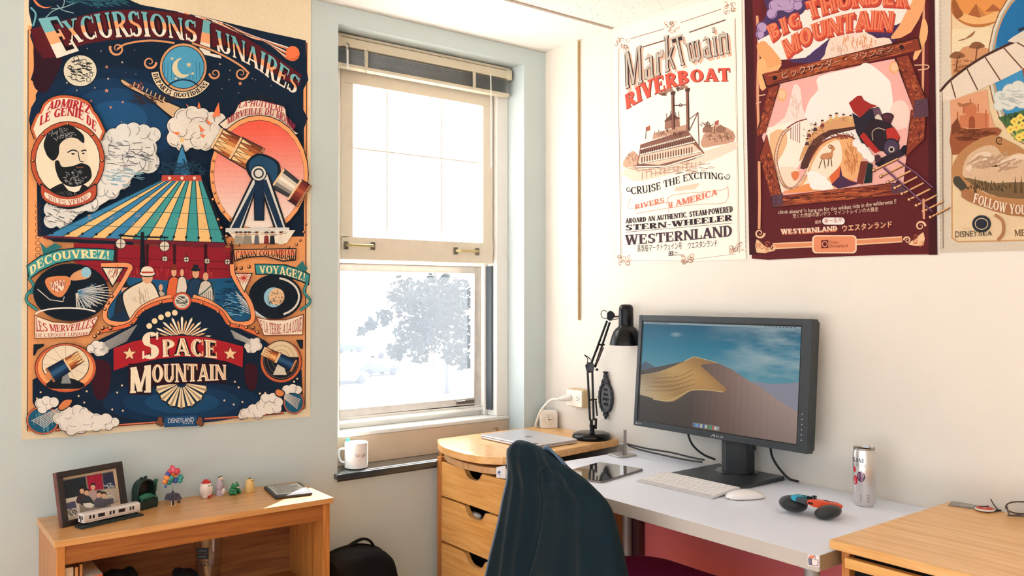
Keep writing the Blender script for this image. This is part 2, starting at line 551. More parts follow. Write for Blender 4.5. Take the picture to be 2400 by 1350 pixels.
class Ink:
    def __init__(s, k=(0, 0, 1)):
        s.L = []; s.k = k
    def use(s, x0, y0, sc):
        s.k = (x0, y0, sc)
    def K(s, p): return (s.k[0] + p[0] / s.k[2], s.k[1] + p[1] / s.k[2])
    def raw(s, polys, cols):
        polys = [[s.K(p) for p in q] for q in polys if len(q) > 2]
        if polys: s.L.append((polys, cols))
    def p(s, a, col, sm=0):
        q = prs(a) if not isinstance(a[0], tuple) else a
        if sm: q = sm2(q, sm, True)
        s.raw([q], lin(col))
    def e(s, cx, cy, rx, ry, col, n=28, a0=0, a1=360):
        s.raw([arcp(cx, cy, rx, ry, a0, a1, n)[:n if a1 - a0 >= 360 else n + 1]], lin(col))
    def ring(s, cx, cy, rx, ry, w, col, a0=0, a1=360, n=36):
        o = arcp(cx, cy, rx, ry, a0, a1, n); i = arcp(cx, cy, rx - w, ry - w, a0, a1, n)
        s.raw([[o[k], o[k + 1], i[k + 1], i[k]] for k in range(n)], lin(col))
    def strip(s, p, w, closed=False, taper=False):
        k = len(p)
        out = []
        A = []
        for i in range(k):
            if closed: a = p[i - 1]; b = p[(i + 1) % k]
            else: a = p[max(i - 1, 0)]; b = p[min(i + 1, k - 1)]
            dx, dy = b[0] - a[0], b[1] - a[1]
            l = math.hypot(dx, dy) or 1
            ww = w * (1 - .85 * i / (k - 1)) if taper else w
            A.append(((p[i][0] - dy / l * ww / 2, p[i][1] + dx / l * ww / 2), (p[i][0] + dy / l * ww / 2, p[i][1] - dx / l * ww / 2)))
        for i in range(k if closed else k - 1):
            j = (i + 1) % k
            out.append([A[i][0], A[j][0], A[j][1], A[i][1]])
        return out
    def s(s, a, w, col, sm=5, closed=False, taper=False):
        q = prs(a) if not isinstance(a[0], tuple) else a
        if sm and len(q) > 2: q = sm2(q, sm, closed)
        s.raw(s.strip(q, w, closed, taper), lin(col))
    def lines(s, segs, w, col):
        o = []
        for x0, y0, x1, y1 in segs: o += s.strip([(x0, y0), (x1, y1)], w)
        s.raw(o, lin(col))
    def dots(s, pts, r, col, n=10):
        s.raw([arcp(x, y, r, r, 0, 360, n)[:n] for x, y in pts], lin(col))
    def rivets(s, pts, r, dark='2a1513', light='e9a06f'):
        s.dots(pts, r, dark); s.dots([(x - r * .2, y - r * .2) for x, y in pts], r * .6, light)
    def star(s, cx, cy, r, col, rot=-90, k=.42):
        s.raw([[(cx + (r if i % 2 == 0 else r * k) * math.cos(R(rot + 36 * i)), cy + (r if i % 2 == 0 else r * k) * math.sin(R(rot + 36 * i))) for i in range(10)]], lin(col))
    def cloud(s, c, col='e9e6e0', ol='1a2436', ow=6, arcs=True):
        s.raw([arcp(x, y, r + ow, r + ow, 0, 360, 16)[:16] for x, y, r in c], lin(ol))
        for x, y, r in c: s.raw([arcp(x, y, r, r, 0, 360, 16)[:16]], lin(col))
        br = []
        for i, (x, y, r) in enumerate(c):
            for x2, y2, r2 in c[:i]:
                if math.hypot(x - x2, y - y2) < 1.35 * (r + r2): br += s.strip([(x, y), (x2, y2)], 1.5 * min(r, r2))
        for q in br: s.raw([q], lin(col))
        if arcs:
            o = []
            for x, y, r in c:
                a = rnd.uniform(-60, 200)
                o += s.strip(arcp(x, y, r * .78, r * .78, a, a + rnd.uniform(70, 150), 7), ow * .55)
            s.raw(o, lin(ol))
    def hatch(s, cx, cy, rx, ry, n, l, w, col, ang=0, jit=15):
        o = []
        for i in range(n):
            a = rnd.uniform(0, 6.283); d = math.sqrt(rnd.random())
            x = cx + rx * d * math.cos(a); y = cy + ry * d * math.sin(a)
            t = R(ang + rnd.uniform(-jit, jit)); ll = l * rnd.uniform(.4, 1)
            o += s.strip([(x - ll / 2 * math.cos(t), y - ll / 2 * math.sin(t)), (x + ll / 2 * math.cos(t), y + ll / 2 * math.sin(t))], w)
        s.raw(o, lin(col))
    def t(s, text, bot, top, col, S=.2, sn=.075, ser=.07, grow=0., dx=0, dy=0, bands=None, gap=.07, sm=True):
        """slab-serif lettering between a bottom and a top curve; bands = [(v, colour below v), ..., (2, colour)]"""
        B = Path(bot, sm); T = Path(top, sm)
        tot = 0; G = []
        for ch in text:
            w, q = glyph(ch, S + grow, sn + grow, ser)
            G.append((tot, q)); tot += w + gap
        tot -= gap
        pol = []; cols = []
        for x0, q in G:
            for poly in q:
                pieces = [(poly, lin(col))]
                if bands:
                    pieces = []; rest = poly
                    for v, c in bands:
                        lo = clipv(rest, v, False) if v < 1.5 else rest
                        if len(lo) > 2: pieces.append((lo, lin(c)))
                        if v < 1.5: rest = clipv(rest, v, True)
                        if len(rest) < 3: break
                for pc, c in pieces:
                    o = []
                    for x, y in pc:
                        u = (x0 + x) / tot
                        b = B.at(min(max(u, 0), 1)); t = T.at(min(max(u, 0), 1))
                        o.append((b[0] + (t[0] - b[0]) * y + dx, b[1] + (t[1] - b[1]) * y + dy))
                    pol.append(o); cols.append(c)
        s.raw(pol, cols)
    def ft(s, text, bot, top, col, dx=0, dy=0):
        """lettering in the built-in typeface, warped between two curves"""
        B = Path(bot); T = Path(top)
        w, q = fontpolys(text)
        pol = []
        for poly in q:
            o = []
            for u, v in poly:
                b = B.at(u); t = T.at(u)
                o.append((b[0] + (t[0] - b[0]) * v + dx, b[1] + (t[1] - b[1]) * v + dy))
            pol.append(o)
        s.raw(pol, lin(col))
    def scroll(s, x, y, r, col, w, flip=1, rot=0, turns=1.4):
        p = []
        for i in range(22):
            f = i / 21
            a = R(rot) + flip * f * turns * 6.283
            p.append((x + r * (1 - .85 * f) * math.cos(a), y + r * (1 - .85 * f) * math.sin(a)))
        s.s(p, w, col, sm=0, taper=True)
    def build(s, name, base, basecol, proj, m, parent=None, thick=.0025, eps=6e-5, edge=None):
        """base: outline polygon; proj(x, y, h) -> point at height h above the surface"""
        V = []; F = []; C = []
        n = len(base)
        fr = [proj(x, y, thick) for x, y in base]; bk = [proj(x, y, .0) for x, y in base]
        V += fr + bk
        F.append(list(range(n))); C.append(lin(basecol))
        for i in range(n):
            F.append([i, (i + 1) % n, n + (i + 1) % n, n + i]); C.append(lin(edge or basecol))
        boxes = []
        for polys, cols in s.L:
            xs = [q[0] for p in polys for q in p]; ys = [q[1] for p in polys for q in p]
            bb = (min(xs), min(ys), max(xs), max(ys))
            lv = 1
            for b2, l2 in boxes:
                if l2 >= lv and b2[0] < bb[2] and b2[2] > bb[0] and b2[1] < bb[3] and b2[3] > bb[1]: lv = l2 + 1
            boxes.append((bb, lv))
            for i, p in enumerate(polys):
                o = len(V)
                V += [proj(x, y, thick + eps * (lv + (i % 8) * .11)) for x, y in p]
                F.append(list(range(o, o + len(p))))
                C.append(cols[i] if isinstance(cols, list) else cols)
        me = bpy.data.meshes.new(name)
        if parent is not None:
            Mw = Matrix.LocRotScale(parent.location, parent.rotation_euler, None)
            if parent.parent is not None:
                Mw = Matrix.LocRotScale(parent.parent.location, parent.parent.rotation_euler, None) @ Mw
            Mi = Mw.inverted()
            V = [Mi @ Vector(v) for v in V]
        me.from_pydata([tuple(v) for v in V], [], F)
        at_ = me.color_attributes.new('ink', 'FLOAT_COLOR', 'CORNER')
        k = 0
        buf = []
        for p, c in zip(me.polygons, C):
            buf += (list(c) + [1.0]) * p.loop_total
        at_.data.foreach_set('color', buf)
        me.materials.append(m)
        o = bpy.data.objects.new(name, me)
        COL.objects.link(o)
        if parent is not None: o.parent = parent
        return o

# ------------------------------------------------------------------ the room
WALL_B = mat('wall_paint_grey', 'c2cecf', .9, var=.015, vs=3, bump=.12, bs=260, spec=.2)
WALL_R = mat('wall_paint_cream', 'dfd8ce', .9, var=.015, vs=3, bump=.12, bs=260, spec=.2)
WHITE = mat('white_gloss_paint', 'e6e4df', .45, var=.02)
OFFW = mat('cream_enamel', 'ddd3c2', .5, var=.03)
APRON = mat('beige_painted_panel', 'd2bda4', .6, var=.02)
XL, XR, YT, CZ = -.923, -.113, .26, 2.29
m = MB()
m.box(-4.6, XL, 0, YT, 0, CZ + .1); m.box(XR, .15, 0, YT, 0, CZ + .1)
m.box(XL, XR, 0, YT, 2.224, CZ + .1); m.box(XL, XR, 0, YT, 0, .66)
tag(m.build('wall_back', WALL_B, weld=False), kind='structure')
m = MB(); m.box(0, .15, -5.2, 0, 0, CZ + .1); tag(m.build('wall_right', WALL_R), kind='structure')
m = MB(); m.box(-4.6, .15, -5.35, -5.2, 0, CZ + .1); tag(m.build('wall_front', WALL_R), kind='structure')
CARPET = mat('warm_carpet', 'd6a169', .95, var=.12, vs=120, bump=.5, bs=400)
m = MB(); m.box(-4.6, .15, -5.35, YT, -.1, 0); tag(m.build('floor', CARPET), kind='structure')
def ceiling_mat():
    a = mat('acoustic_tile', 'f0eeea', .95, var=.01, vs=8, bump=.2, bs=90, spec=.1)
    nt = a.node_tree
    b = nt.nodes['Principled BSDF']
    src = b.inputs['Base Color'].links[0].from_socket
    tc = nt.nodes.new('ShaderNodeTexCoord')
    vo = nt.nodes.new('ShaderNodeTexVoronoi'); vo.inputs['Scale'].default_value = 62
    nt.links.new(tc.outputs['Object'], vo.inputs['Vector'])
    rp = nt.nodes.new('ShaderNodeValToRGB')
    rp.color_ramp.elements[0].position = .10; rp.color_ramp.elements[1].position = .17
    rp.color_ramp.elements[0].color = (.32, .28, .3, 1); rp.color_ramp.elements[1].color = (1, 1, 1, 1)
    nt.links.new(vo.outputs['Distance'], rp.inputs['Fac'])
    mu = nt.nodes.new('ShaderNodeMix'); mu.data_type = 'RGBA'; mu.blend_type = 'MULTIPLY'; mu.inputs['Factor'].default_value = 1
    nt.links.new(src, mu.inputs['A']); nt.links.new(rp.outputs['Color'], mu.inputs['B'])
    nt.links.new(mu.outputs['Result'], b.inputs['Base Color'])
    return a
PLASTER = mat('white_plaster', 'f0eeea', .9, var=.01, vs=3, spec=.1)
YB = on(1310, 31.5, 2, CZ).y                                     # where the plaster band meets the tiles
m = MB(); m.box(-4.6, 0, YB, 0, CZ, CZ + .1, 0); m.box(-4.6, 0, -5.2, YB, CZ, CZ + .1, 1)
tag(m.build('ceiling', [PLASTER, ceiling_mat()], weld=False), kind='structure')
m = MB(); m.box(-4.4, -.004, YB - .006, YB + .006, CZ - .004, CZ)
tag(m.build('trim_1', mat('ceiling_bar_beige', 'a89a8c', .6)), kind='structure')
m = MB(); m.box(-4.4, -.002, -.005, -.0005, CZ - .004, CZ)
tag(m.build('trim_2', mat('ceiling_edge_grey', 'b9bab2', .7)), kind='structure')

# window: recess ledge, apron panel, frame, raised sash, outer sash, screen
LEDGE = mat('dark_slate_ledge', '333e44', .2, var=.12, coat=.9)
m = MB(); m.box(-.938, -.113, -.024, 0.0, .672, .69); m.box(XL + .001, XR - .001, 0, .12, .66, .69)
o = m.build('window_ledge', LEDGE, bevel=.003, weld=False); o.name = 'trim_3'; tag(o, kind='structure')
W = bpy.data.objects.new('window_1', None); COL.objects.link(W); W.location = (-.52, .15, .69); tag(W, kind='structure')
m = MB(); m.box(XL, XR, .10, .13, .69, .79); m.box(-.2, -.182, .094, .1, .745, .758)
m.build('apron_panel', [APRON], W, bevel=.002)
m = MB(); m.box(-.196, -.168, .096, .1, .742, .762)
m.build('socket_plate', mat('tan_plate', 'b08a5c', .5), W, bevel=.001)
m = MB(); m.box(XL, XR, .096, .25, .79, .806); m.build('stool', WHITE, W, bevel=.004)
xg = on(1109, 800, 1, .2)[0]                                     # right edge of the clear glass of the outer sash
zb = on(1109, 931, 1, .2)[2]; ztp = on(1100, 641, 1, .2)[2]
m = MB()
m.box(-.172, XR, .104, .25, .806, 2.224); m.box(XL, -.864, .104, .25, .806, 2.224); m.box(-.864, -.172, .104, .25, 2.14, 2.224)
m.box(-.19, -.172, .165, .25, .806, 2.14); m.box(-.864, -.846, .165, .25, .806, 2.14)
m.build('frame', WHITE, W, bevel=.003)
m = MB(); m.box(-.181, -.1722, .128, .165, .83, 1.415); m.box(-.8638, -.855, .128, .165, .83, 1.415)
m.build('sash_channel', mat('dark_channel', '39424a', .5), W)
m = MB()
m.box(-.855, -.181, .118, .15, 1.424, 1.503); m.box(-.23, -.181, .118, .15, 1.503, 2.06); m.box(-.855, -.806, .118, .15, 1.503, 2.06); m.box(-.855, -.181, .118, .15, 2.06, 2.14)
m.build('raised_sash', OFFW, W, bevel=.003)
m = MB()
xs = [on(x, 400, 1, .135)[0] for x in (907, 1034)]
zz = on(1034, 372, 1, .135)[2]
for x in xs: m.box(x - .003, x + .003, .134, .145, 1.503, 2.06)
m.box(-.806, -.23, .13, .145, zz - .003, zz + .003)
m.build('muntins', WHITE, W)
m = MB(); m.box(-.806, -.23, .136, .139, 1.503, 2.06); m.build('sash_glass', glass('raised_pane', gloss=.05, veil=.3), W)
STORM = mat('weathered_aluminium', 'c4c0bc', .4, metal=.2, var=.08)
m = MB()
m.box(xg, -.19, .19, .22, zb - .03, ztp + .05); m.box(-.846, -.82, .19, .22, zb - .03, ztp + .05)
m.box(-.846, xg, .19, .22, zb - .03, zb); m.box(-.846, xg, .19, .22, ztp, ztp + .028)
m.build('outer_sash', STORM, W, bevel=.002)
m = MB(); m.box(-.846, -.19, .19, .235, .806, zb - .03); m.box(-.846, -.19, .175, .19, zb - .052, zb - .04)
m.build('lower_rail', WHITE, W, bevel=.002)
m = MB(); m.box(-.846, -.19, .182, .24, ztp + .028, 1.424); m.build('parting_rail', WHITE, W, bevel=.002)
m = MB(); m.box(xg - .09, xg - .005, .183, .1895, zb - .021, zb - .008); m.build('sash_latch', mat('dark_latch', '6a625c', .4, metal=.6), W, bevel=.001)
m = MB(); m.box(-.83, xg + .004, .204, .206, zb - .005, ztp + .004); m.build('outer_glass', glass('outer_pane', gloss=.04, veil=.034, veilcol=(.8, .88, 1)), W)  # bluish haze put into the glass pales the view outside
BRS = mat('dull_brass', 'b9a877', .35, metal=.7); BRK = mat('tarnished_plate', '6a665c', .5, metal=.5)
for x0, x1, y0 in ((810, 873, 575), (1067, 1118, 588)):
    a = on(x0, y0, 1, .118); b = on(x1, y0 + 2, 1, .118)
    m = MB()
    for q in (a, b): m.box(q.x - .008, q.x + .008, .112, .118, q.z - .014, q.z + .014)
    h = m.build('sash_handle', BRK, W, bevel=.001)
    m = MB(); m.tube([(a.x, .112, a.z), (a.x + .01, .096, a.z), (b.x - .01, .096, b.z), (b.x, .112, b.z)], .005, 8)
    g = m.build('handle_bar', BRS, W, smooth=True); g.parent = h; g.location = (0, 0, 0)

# blind gathered at the top of the recess
zh1 = on(1178, 164, 1, .065)[2]; zh0 = zh1 - .032
B = empty('venetian_blind', (-.52, .07, zh0), 'grey venetian blind drawn up under the top of the window recess', 'blind')
BL = mat('blind_enamel', 'cfc5ae', .45, var=.03); SL = mat('blind_slat_grey', 'c3c8cb', .3, metal=.2, var=.1, vs=12)
x0, x1 = -.905, -.128
m = MB(); m.box(x0, x1, .062, .1, zh0, zh1); m.box(x1 - .022, x1, .058, .1, zh0 - .004, zh1 + .003); m.box(x0, x0 + .022, .058, .1, zh0 - .004, zh1 + .003)
m.build('headrail', BL, B, bevel=.0015)
m = MB(); m.box(x0, x1, .07, .104, zh1 + .004, zh1 + .014); m.build('headrail_lip', BL, B)
zc0 = on(1178, 222, 1, .066)[2]
n = 15
for i in range(n):
    z = zc0 + .012 + (zh0 - .006 - zc0 - .012) * i / (n - 1)
    m = MB()
    m.grid([[Vector((xx, .066 + .03 * k / 4, z + .0024 * math.sin(math.pi * k / 4) + rnd.uniform(-.0006, .0006))) for k in range(5)] for xx in (x0 + .008, x1 - .01)])
    o = m.build('slat', SL, B, smooth=True)
    sd = o.modifiers.new('t', 'SOLIDIFY'); sd.thickness = .0006
m = MB(); m.box(x0 + .006, x1 - .008, .064, .098, zc0 - .004, zc0 + .009); m.build('bottom_rail', BL, B, bevel=.002)
TAPE = mat('ladder_tape', 'c9c0ac', .8)
for px in (858, 1111):
    p = on(px, 160 if px < 900 else 195, 1, .062)
    m = MB()
    for k in range(9): m.bar((p.x - .006 + (k % 2) * .004, .0605, zh0 - .002 - k * (zh0 - zc0) / 9), (p.x + .006 - (k % 2) * .003, .0605, zh0 - .002 - (k + 1) * (zh0 - zc0) / 9), .005, .003, (0, 1, 0))
    m.tube([(p.x - .005, .0615, zh0), (p.x - .004, .061, zc0), (p.x, .061, zc0 - .014)], .002, 6); m.tube([(p.x + .006, .0615, zh0), (p.x + .005, .061, zc0)], .002, 6)
    m.build('ladder_tape', TAPE, B)
p = on(1150, 180, 1, .058); m = MB(); m.tube([(p.x, .058, zh0 + .004), (p.x + .001, .056, zc0 - .02), (p.x + .002, .056, zc0 - .3)], .0022, 8); m.build('tilt_wand', WHITE, B, smooth=True)
p = on(814, 115, 1, .058); m = MB(); m.tube([(p.x, .058, zh0 + .004), (p.x, .055, zc0 - .01)], .004, 8); m.build('cord_tassel', WHITE, B, smooth=True)
m = MB(); m.tube([(p.x, .06, zh0 + .012), (p.x + .003, .05, zh0 + .002), (p.x, .055, zh0 - .012)], .002, 6); m.build('cord_hook', BRK, B)

# cable raceway and outlet on the right wall
y0 = -.200
RW = empty('cable_raceway', (-.012, y0, 1.1), 'slim cream cable raceway running down the right wall beside the window corner', 'raceway')
m = MB(); m.box(-.012, -.0005, y0 - .007, y0 + .006, 1.2, 2.285); m.build('channel', mat('raceway_cream', 'e9e0cf', .5), RW, bevel=.002)
m = MB(); m.box(-.012, -.001, y0 - .010, y0 - .0072, 1.2, 2.285); m.build('cover_seam', mat('raceway_shade', 'b09468', .6), RW)  # tan strip draws the shade line along the channel's edge
p = on(1350, 933, 0, -.03)
OU = empty('wall_outlet', (-.0, p.y, p.z), 'cream surface-mounted power outlet on the right wall above the corner drawer unit', 'outlet')
m = MB(); m.box(-.036, -.0005, p.y - .046, p.y + .046, p.z - .034, p.z + .034); m.build('box', mat('outlet_tan', 'd8bb8e', .5), OU, bevel=.004)
m = MB(); m.box(-.041, -.036, p.y - .044, p.y + .044, p.z - .031, p.z + .031); m.build('face_plate', mat('outlet_cream', 'f0e9dc', .4), OU, bevel=.002)
for dy in (.021, -.021):
    q = p.y + dy
    m = MB(); m.prism([(q + .013 * math.cos(R(a)), p.z + .016 * math.sin(R(a))) for a in range(0, 360, 24)], 'x', -.0425, -.041); so = m.build('socket', mat('outlet_white', 'f4efe4', .4), OU)
    m = MB(); m.box(-.0432, -.0426, q - .003, q + .005, p.z + .005, p.z + .007); m.box(-.0432, -.0426, q - .003, q + .005, p.z - .007, p.z - .005); m.box(-.0432, -.0426, q - .008, q - .005, p.z - .0015, p.z + .0015)
    s2 = m.build('slots', mat('slot_dark', '3a332a', .6), OU); s2.parent = so
CW = mat('white_rubber', 'efe9e0', .5)
p = Vector((0, p.y + .02, p.z - .02))
PC = empty('power_cord', (-.07, p.y, p.z + .02), 'white power cord plugged into the wall outlet and looping behind the alarm clock', 'cord')
m = MB(); m.tube([(-.0435, p.y + .001, p.z + .02), (-.06, p.y + .004, p.z + .02), (-.066, p.y + .008, p.z + .019), (-.085, p.y + .018, p.z + .016)], [.012, .012, .011, .006], 10); m.build('plug', CW, PC, smooth=True, bevel=0)
q = at(1255, 1000, depth((-.1, -.08, .77)))
m = MB(); m.tube(smooth_pts([(-.085, p.y + .018, p.z + .016), at(1290, 938, depth((-.1, -.15, .8))), at(1268, 962, depth((-.09, -.1, .8))), at(1257, 990, depth((-.07, -.05, .8))), at(1255, 1000, depth((-.06, -.03, .8))), (-.075, -.03, .774)], 6), .0045, 8)
m.build('cable', CW, PC, smooth=True)

# black oval plaque
pc = on(1420, 932, 0, -.008)
PL = empty('oval_plaque', pc, 'black ornate oval plaque with a carved crest, on the right wall behind the lamp', 'plaque')
IRON = mat('black_cast_resin', '2b2c30', .55, var=.15, vs=60, bump=.3, bs=120)
IR2 = mat('pewter_relief', '4c4b50', .5, var=.12, vs=60, bump=.3, bs=120)
hy, hz = .031, .053
m = MB(); m.prism([(pc.y + hy * math.cos(R(a)), pc.z + hz * math.sin(R(a))) for a in range(0, 360, 10)], 'x', -.008, -.0005); m.build('panel', IR2, PL, bevel=.001)
m = MB(); m.tube([(-.008, pc.y + hy * 1.06 * math.cos(R(a)), pc.z + hz * 1.02 * math.sin(R(a))) for a in range(0, 360, 10)], .006, 8, True)
for a in range(0, 360, 20): m.ell((-.010, pc.y + (hy + .003) * math.cos(R(a)), pc.z + (hz + .003) * math.sin(R(a))), (.006, .005, .005), n=8, m=6)
m.build('scroll_rim', IRON, PL, smooth=True)
m = MB()
for y, z, r in ((0, .071, .011), (-.008, .064, .009), (.008, .064, .009), (-.004, .08, .007), (.004, .08, .007), (0, .09, .006), (-.014, .058, .007), (.014, .058, .007), (-.006, .094, .004), (.006, .094, .004)): m.ell((-.009, pc.y + y, pc.z + z), (.008, r, r * 1.1), n=10, m=7)
m.build('crest', IRON, PL, smooth=True)
m = MB()
for y, z, r in ((0, -.068, .008), (-.007, -.064, .006), (.007, -.064, .006), (0, -.076, .004)): m.ell((-.009, pc.y + y, pc.z + z), (.007, r, r), n=10, m=7)
m.build('foot_ornament', IRON, PL, smooth=True)
m = MB()
for z, w in ((.03, .008), (.012, .015), (-.006, .017), (-.024, .014)):
    k = int(w / .004)
    for i in range(-k, k + 1): m.ell((-.0088, pc.y + i * .0036, pc.z + z), (.0016, .0014, rnd.uniform(.004, .007)), n=6, m=5)
m.build('raised_lettering', IRON, PL)

# ------------------------------------------------------------------ the fabric posters
FAB = inkmat('printed_fabric', rough=.85, bump=.35, bs=2.6)
FAB2 = inkmat('printed_fabric_dimmed', rough=.85, bump=.35, bs=2.6, gain=.8)  # same fabric, inks dimmed to offset the strong light on this wall
def on_back(x, y, h): return on(x, y, 1, -h)
def on_right(x, y, h): return on(x, y, 0, -h)
DK = '14202c'; OR = 'f0a56b'; OD = 'd9683f'; CR = 'e9ddc3'; TE = '3f9a9c'; NV = '0a2138'

def poster_moon():
    I = Ink()
    I.use(0, 0, 1)
    # orange inner frame
    I.p([66, 60, 722, 100, 722, 300, 716, 958, 64, 1012], OR)
    I.s([66, 70, 64, 1010], 2, DK, 0); I.s([719, 100, 715, 958], 2, DK, 0)
    # night sky with its ragged top edge
    I.use(50, 0, 3.4257)
    I.p([60, -320, 500, -260, 700, -90, 860, -5, 960, 38, 1130, 70, 1300, 100, 1440, 128, 1600, 168, 1750, 205, 1990, 262, 2285, 325, 2287, 430, 2290, 560, 2305, 640, 2265, 720, 2265, 880, 2300, 950, 2270, 1030, 2270, 1900, 130, 1900, 115, 760, 150, 700, 75, 640, 100, 560, 120, 540, 110, 400, 70, 290, 85, 200, 60, 90], NV)
    for k, (c, s) in enumerate((('0c2947', 1.0), ('103459', .8), ('15416b', .6), ('1b5080', .36))):
        I.e(760, 960, 700 * s, 420 * s, c)
    # dark red shadows, left
    I.p([110, 300, 250, 330, 330, 470, 260, 640, 200, 740, 120, 720, 90, 640, 100, 540], '2c1220', 4)
    # upper left flourishes
    I.p([110, 0, 150, 40, 200, 58, 250, 52, 190, 66, 130, 45, 95, 0], 'ee8a5c', 3)
    for a in ([285, 40, 330, 80, 420, 105], [180, 160, 250, 90, 330, 60], [330, 60, 345, 20, 342, -10], [240, 70, 330, 62, 440, 20]):
        I.s(a, 7, '8fb6bd')
    I.hatch(620, 20, 240, 30, 60, 80, 5, '2d6577', 18, 20)
    I.s([75, 60, 115, 110, 100, 190, 90, 210], 14, '6fb4bf')
    # maroon banner
    I.p([70, 235, 300, 170, 470, 130, 640, 90, 820, 76, 1050, 82, 1250, 100, 1420, 140, 1620, 215, 1800, 300, 2020, 440, 2250, 600, 2235, 690, 2100, 640, 1950, 530, 1800, 445, 1640, 370, 1500, 385, 1420, 350, 1250, 318, 1050, 305, 860, 308, 700, 322, 520, 352, 400, 395, 290, 455, 180, 470, 110, 380], '571722')
    # comet
    for i in range(9):
        I.s([1260 + i * 45, 92 + i * 12, 1600 + i * 30, 180 + i * 16, 1850 + i * 15, 285 + i * 8, 2150, 385 + i * 14], 9, ('e8e4da', 'ef8d5c', DK)[i % 3])
    I.e(2180, 432, 60, 64, DK); I.e(2178, 430, 56, 60, 'f2794b'); I.s(arcp(2178, 430, 44, 46, 20, 110, 8), 6, 'b8452f', 0)
    # title lettering
    bands = [(.34, 'ece6da'), (.64, 'f0a97a'), (2, '74b6bf')]
    for g, c, dx, dy in ((.13, '1c0d16', 0, 0), (.0, 'e', 0, 0)):
        b = None if g else bands
        I.t('E', [285, 468, 470, 405], [135, 150, 300, 128], c if g else 'e8e0d0', S=.36, sn=.09, ser=.06, grow=g * .8, bands=b, sm=False)
        I.t('XCURSIONS', [385, 362, 560, 318, 800, 298, 1050, 294, 1200, 303, 1415, 345], [325, 172, 520, 126, 760, 92, 960, 92, 1160, 122, 1405, 168], c if g else 'e8e0d0', S=.2, sn=.08, ser=.06, grow=g, bands=b)
        I.t('L', [1425, 428, 1612, 472], [1462, 160, 1560, 178], c if g else 'e8e0d0', S=.34, sn=.08, ser=.06, grow=g * .8, bands=b, sm=False)
        I.t('UNAIRES', [1590, 412, 1750, 480, 1900, 560, 2020, 650, 2200, 760], [1560, 238, 1740, 305, 1880, 385, 2030, 465, 2245, 632], c if g else 'e8e0d0', S=.2, sn=.08, ser=.06, grow=g, bands=b)
    # moon
    I.e(474, 569, 140, 132, DK); I.e(472, 568, 132, 124, 'dcd8c4')
    I.hatch(472, 560, 105, 95, 70, 46, 6, '20262c', 12, 12)
    for x, y, r in ((440, 470, 22), (420, 620, 24), (540, 640, 20), (390, 540, 16), (510, 530, 26), (560, 600, 16)):
        I.ring(x, y, r, r, 5, '2a2d2e')
    # stars
    for x, y, r in ((685, 537, 15), (697, 632, 11), (685, 728, 19), (810, 500, 10), (560, 810, 12), (815, 820, 12), (717, 862, 14), (640, 410, 7), (530, 390, 6), (910, 402, 5), (805, 978, 6), (728, 1060, 6), (590, 705, 8), (1595, 515, 9), (1675, 565, 8), (1757, 670, 19), (1668, 640, 7), (1855, 630, 6), (1610, 712, 5), (1745, 745, 5), (445, 725, 7), (365, 665, 9), (835, 580, 4), (920, 595, 5), (1880, 640, 5), (2005, 690, 5), (985, 990, 4)):
        I.star(x, y, r, 'e3c9a4' if r < 12 else 'd8916a')
    # round medallion with an archer's bow shape left plain: pale blue sky, a globe of lines
    for f in (-1, 1):
        ox = 1300 + f * 10
        I.s([ox + f * 60, 345, ox + f * 250 if f < 0 else ox + 260, 325 if f < 0 else 420, ox + f * 440, 350 if f < 0 else 520, ox + f * 520, 395 if f < 0 else 590], 26, DK)
        I.s([ox + f * 60, 345, ox + f * 250 if f < 0 else ox + 260, 325 if f < 0 else 420, ox + f * 440, 350 if f < 0 else 520, ox + f * 520, 395 if f < 0 else 590], 15, 'd99a6c')
    I.scroll(770, 390, 60, 'd99a6c', 20, -1, 200); I.scroll(1765, 590, 52, 'd99a6c', 18, 1, 0)
    I.scroll(1030, 500, 55, 'd99a6c', 20, 1, 0); I.scroll(1555, 590, 46, 'd99a6c', 18, -1, 180)
    I.e(1300, 540, 196, 200, DK); I.e(1300, 540, 188, 192, 'd49d70'); I.e(1300, 540, 172, 174, DK); I.e(1300, 540, 166, 168, '4d9fc6')
    I.lines([(1150 + i * 28, 470 - abs(i - 5) * -6, 1146 + i * 29, 640) for i in range(11)], 4, '235a7c')
    I.e(1290, 545, 78, 80, 'dccfa6'); I.e(1318, 530, 66, 70, '4d9fc6')
    for x, y, r in ((1345, 520, 26), (1375, 590, 16), (1210, 470, 16), (1240, 630, 14)): I.star(x, y, r, 'dccfa6')
    I.s(arcp(1300, 760, 150, 120, 200, 340, 10), 12, '122c46', 0)
    # ribbon below the medallion
    a = arcp(1295, 545, 262, 252, 172, 30, 20); b = arcp(1295, 545, 190, 186, 172, 30, 20)
    I.p(a + b[::-1], DK); a2 = arcp(1295, 545, 254, 244, 171, 31, 20); b2 = arcp(1295, 545, 198, 194, 171, 31, 20); I.p(a2 + b2[::-1], 'e5d6b8')
    I.t('DEPARTS QUOTIDIENS', arcp(1295, 545, 246, 236, 168, 34, 20), arcp(1295, 545, 204, 200, 168, 34, 20), '2a1a17', S=.26, sn=.11)
    # flying craft and its smoke
    I.p([785, 630, 830, 640, 960, 720, 1120, 790, 1330, 880, 1300, 990, 1200, 950, 1020, 800, 860, 715, 800, 670], DK, 3)
    I.p([800, 642, 830, 650, 960, 730, 1120, 800, 1310, 890, 1285, 975, 1200, 930, 1020, 785, 870, 705, 815, 668], 'cfae88', 3)
    I.hatch(1040, 790, 200, 40, 60, 60, 6, '3b2a26', 32, 12); I.hatch(920, 690, 70, 30, 24, 36, 5, '8f4a38', 32, 20)
    for i in range(8): I.s([900 + i * 34, 690 + i * 17, 912 + i * 34, 660 + i * 17], 9, 'cfae88', 0)
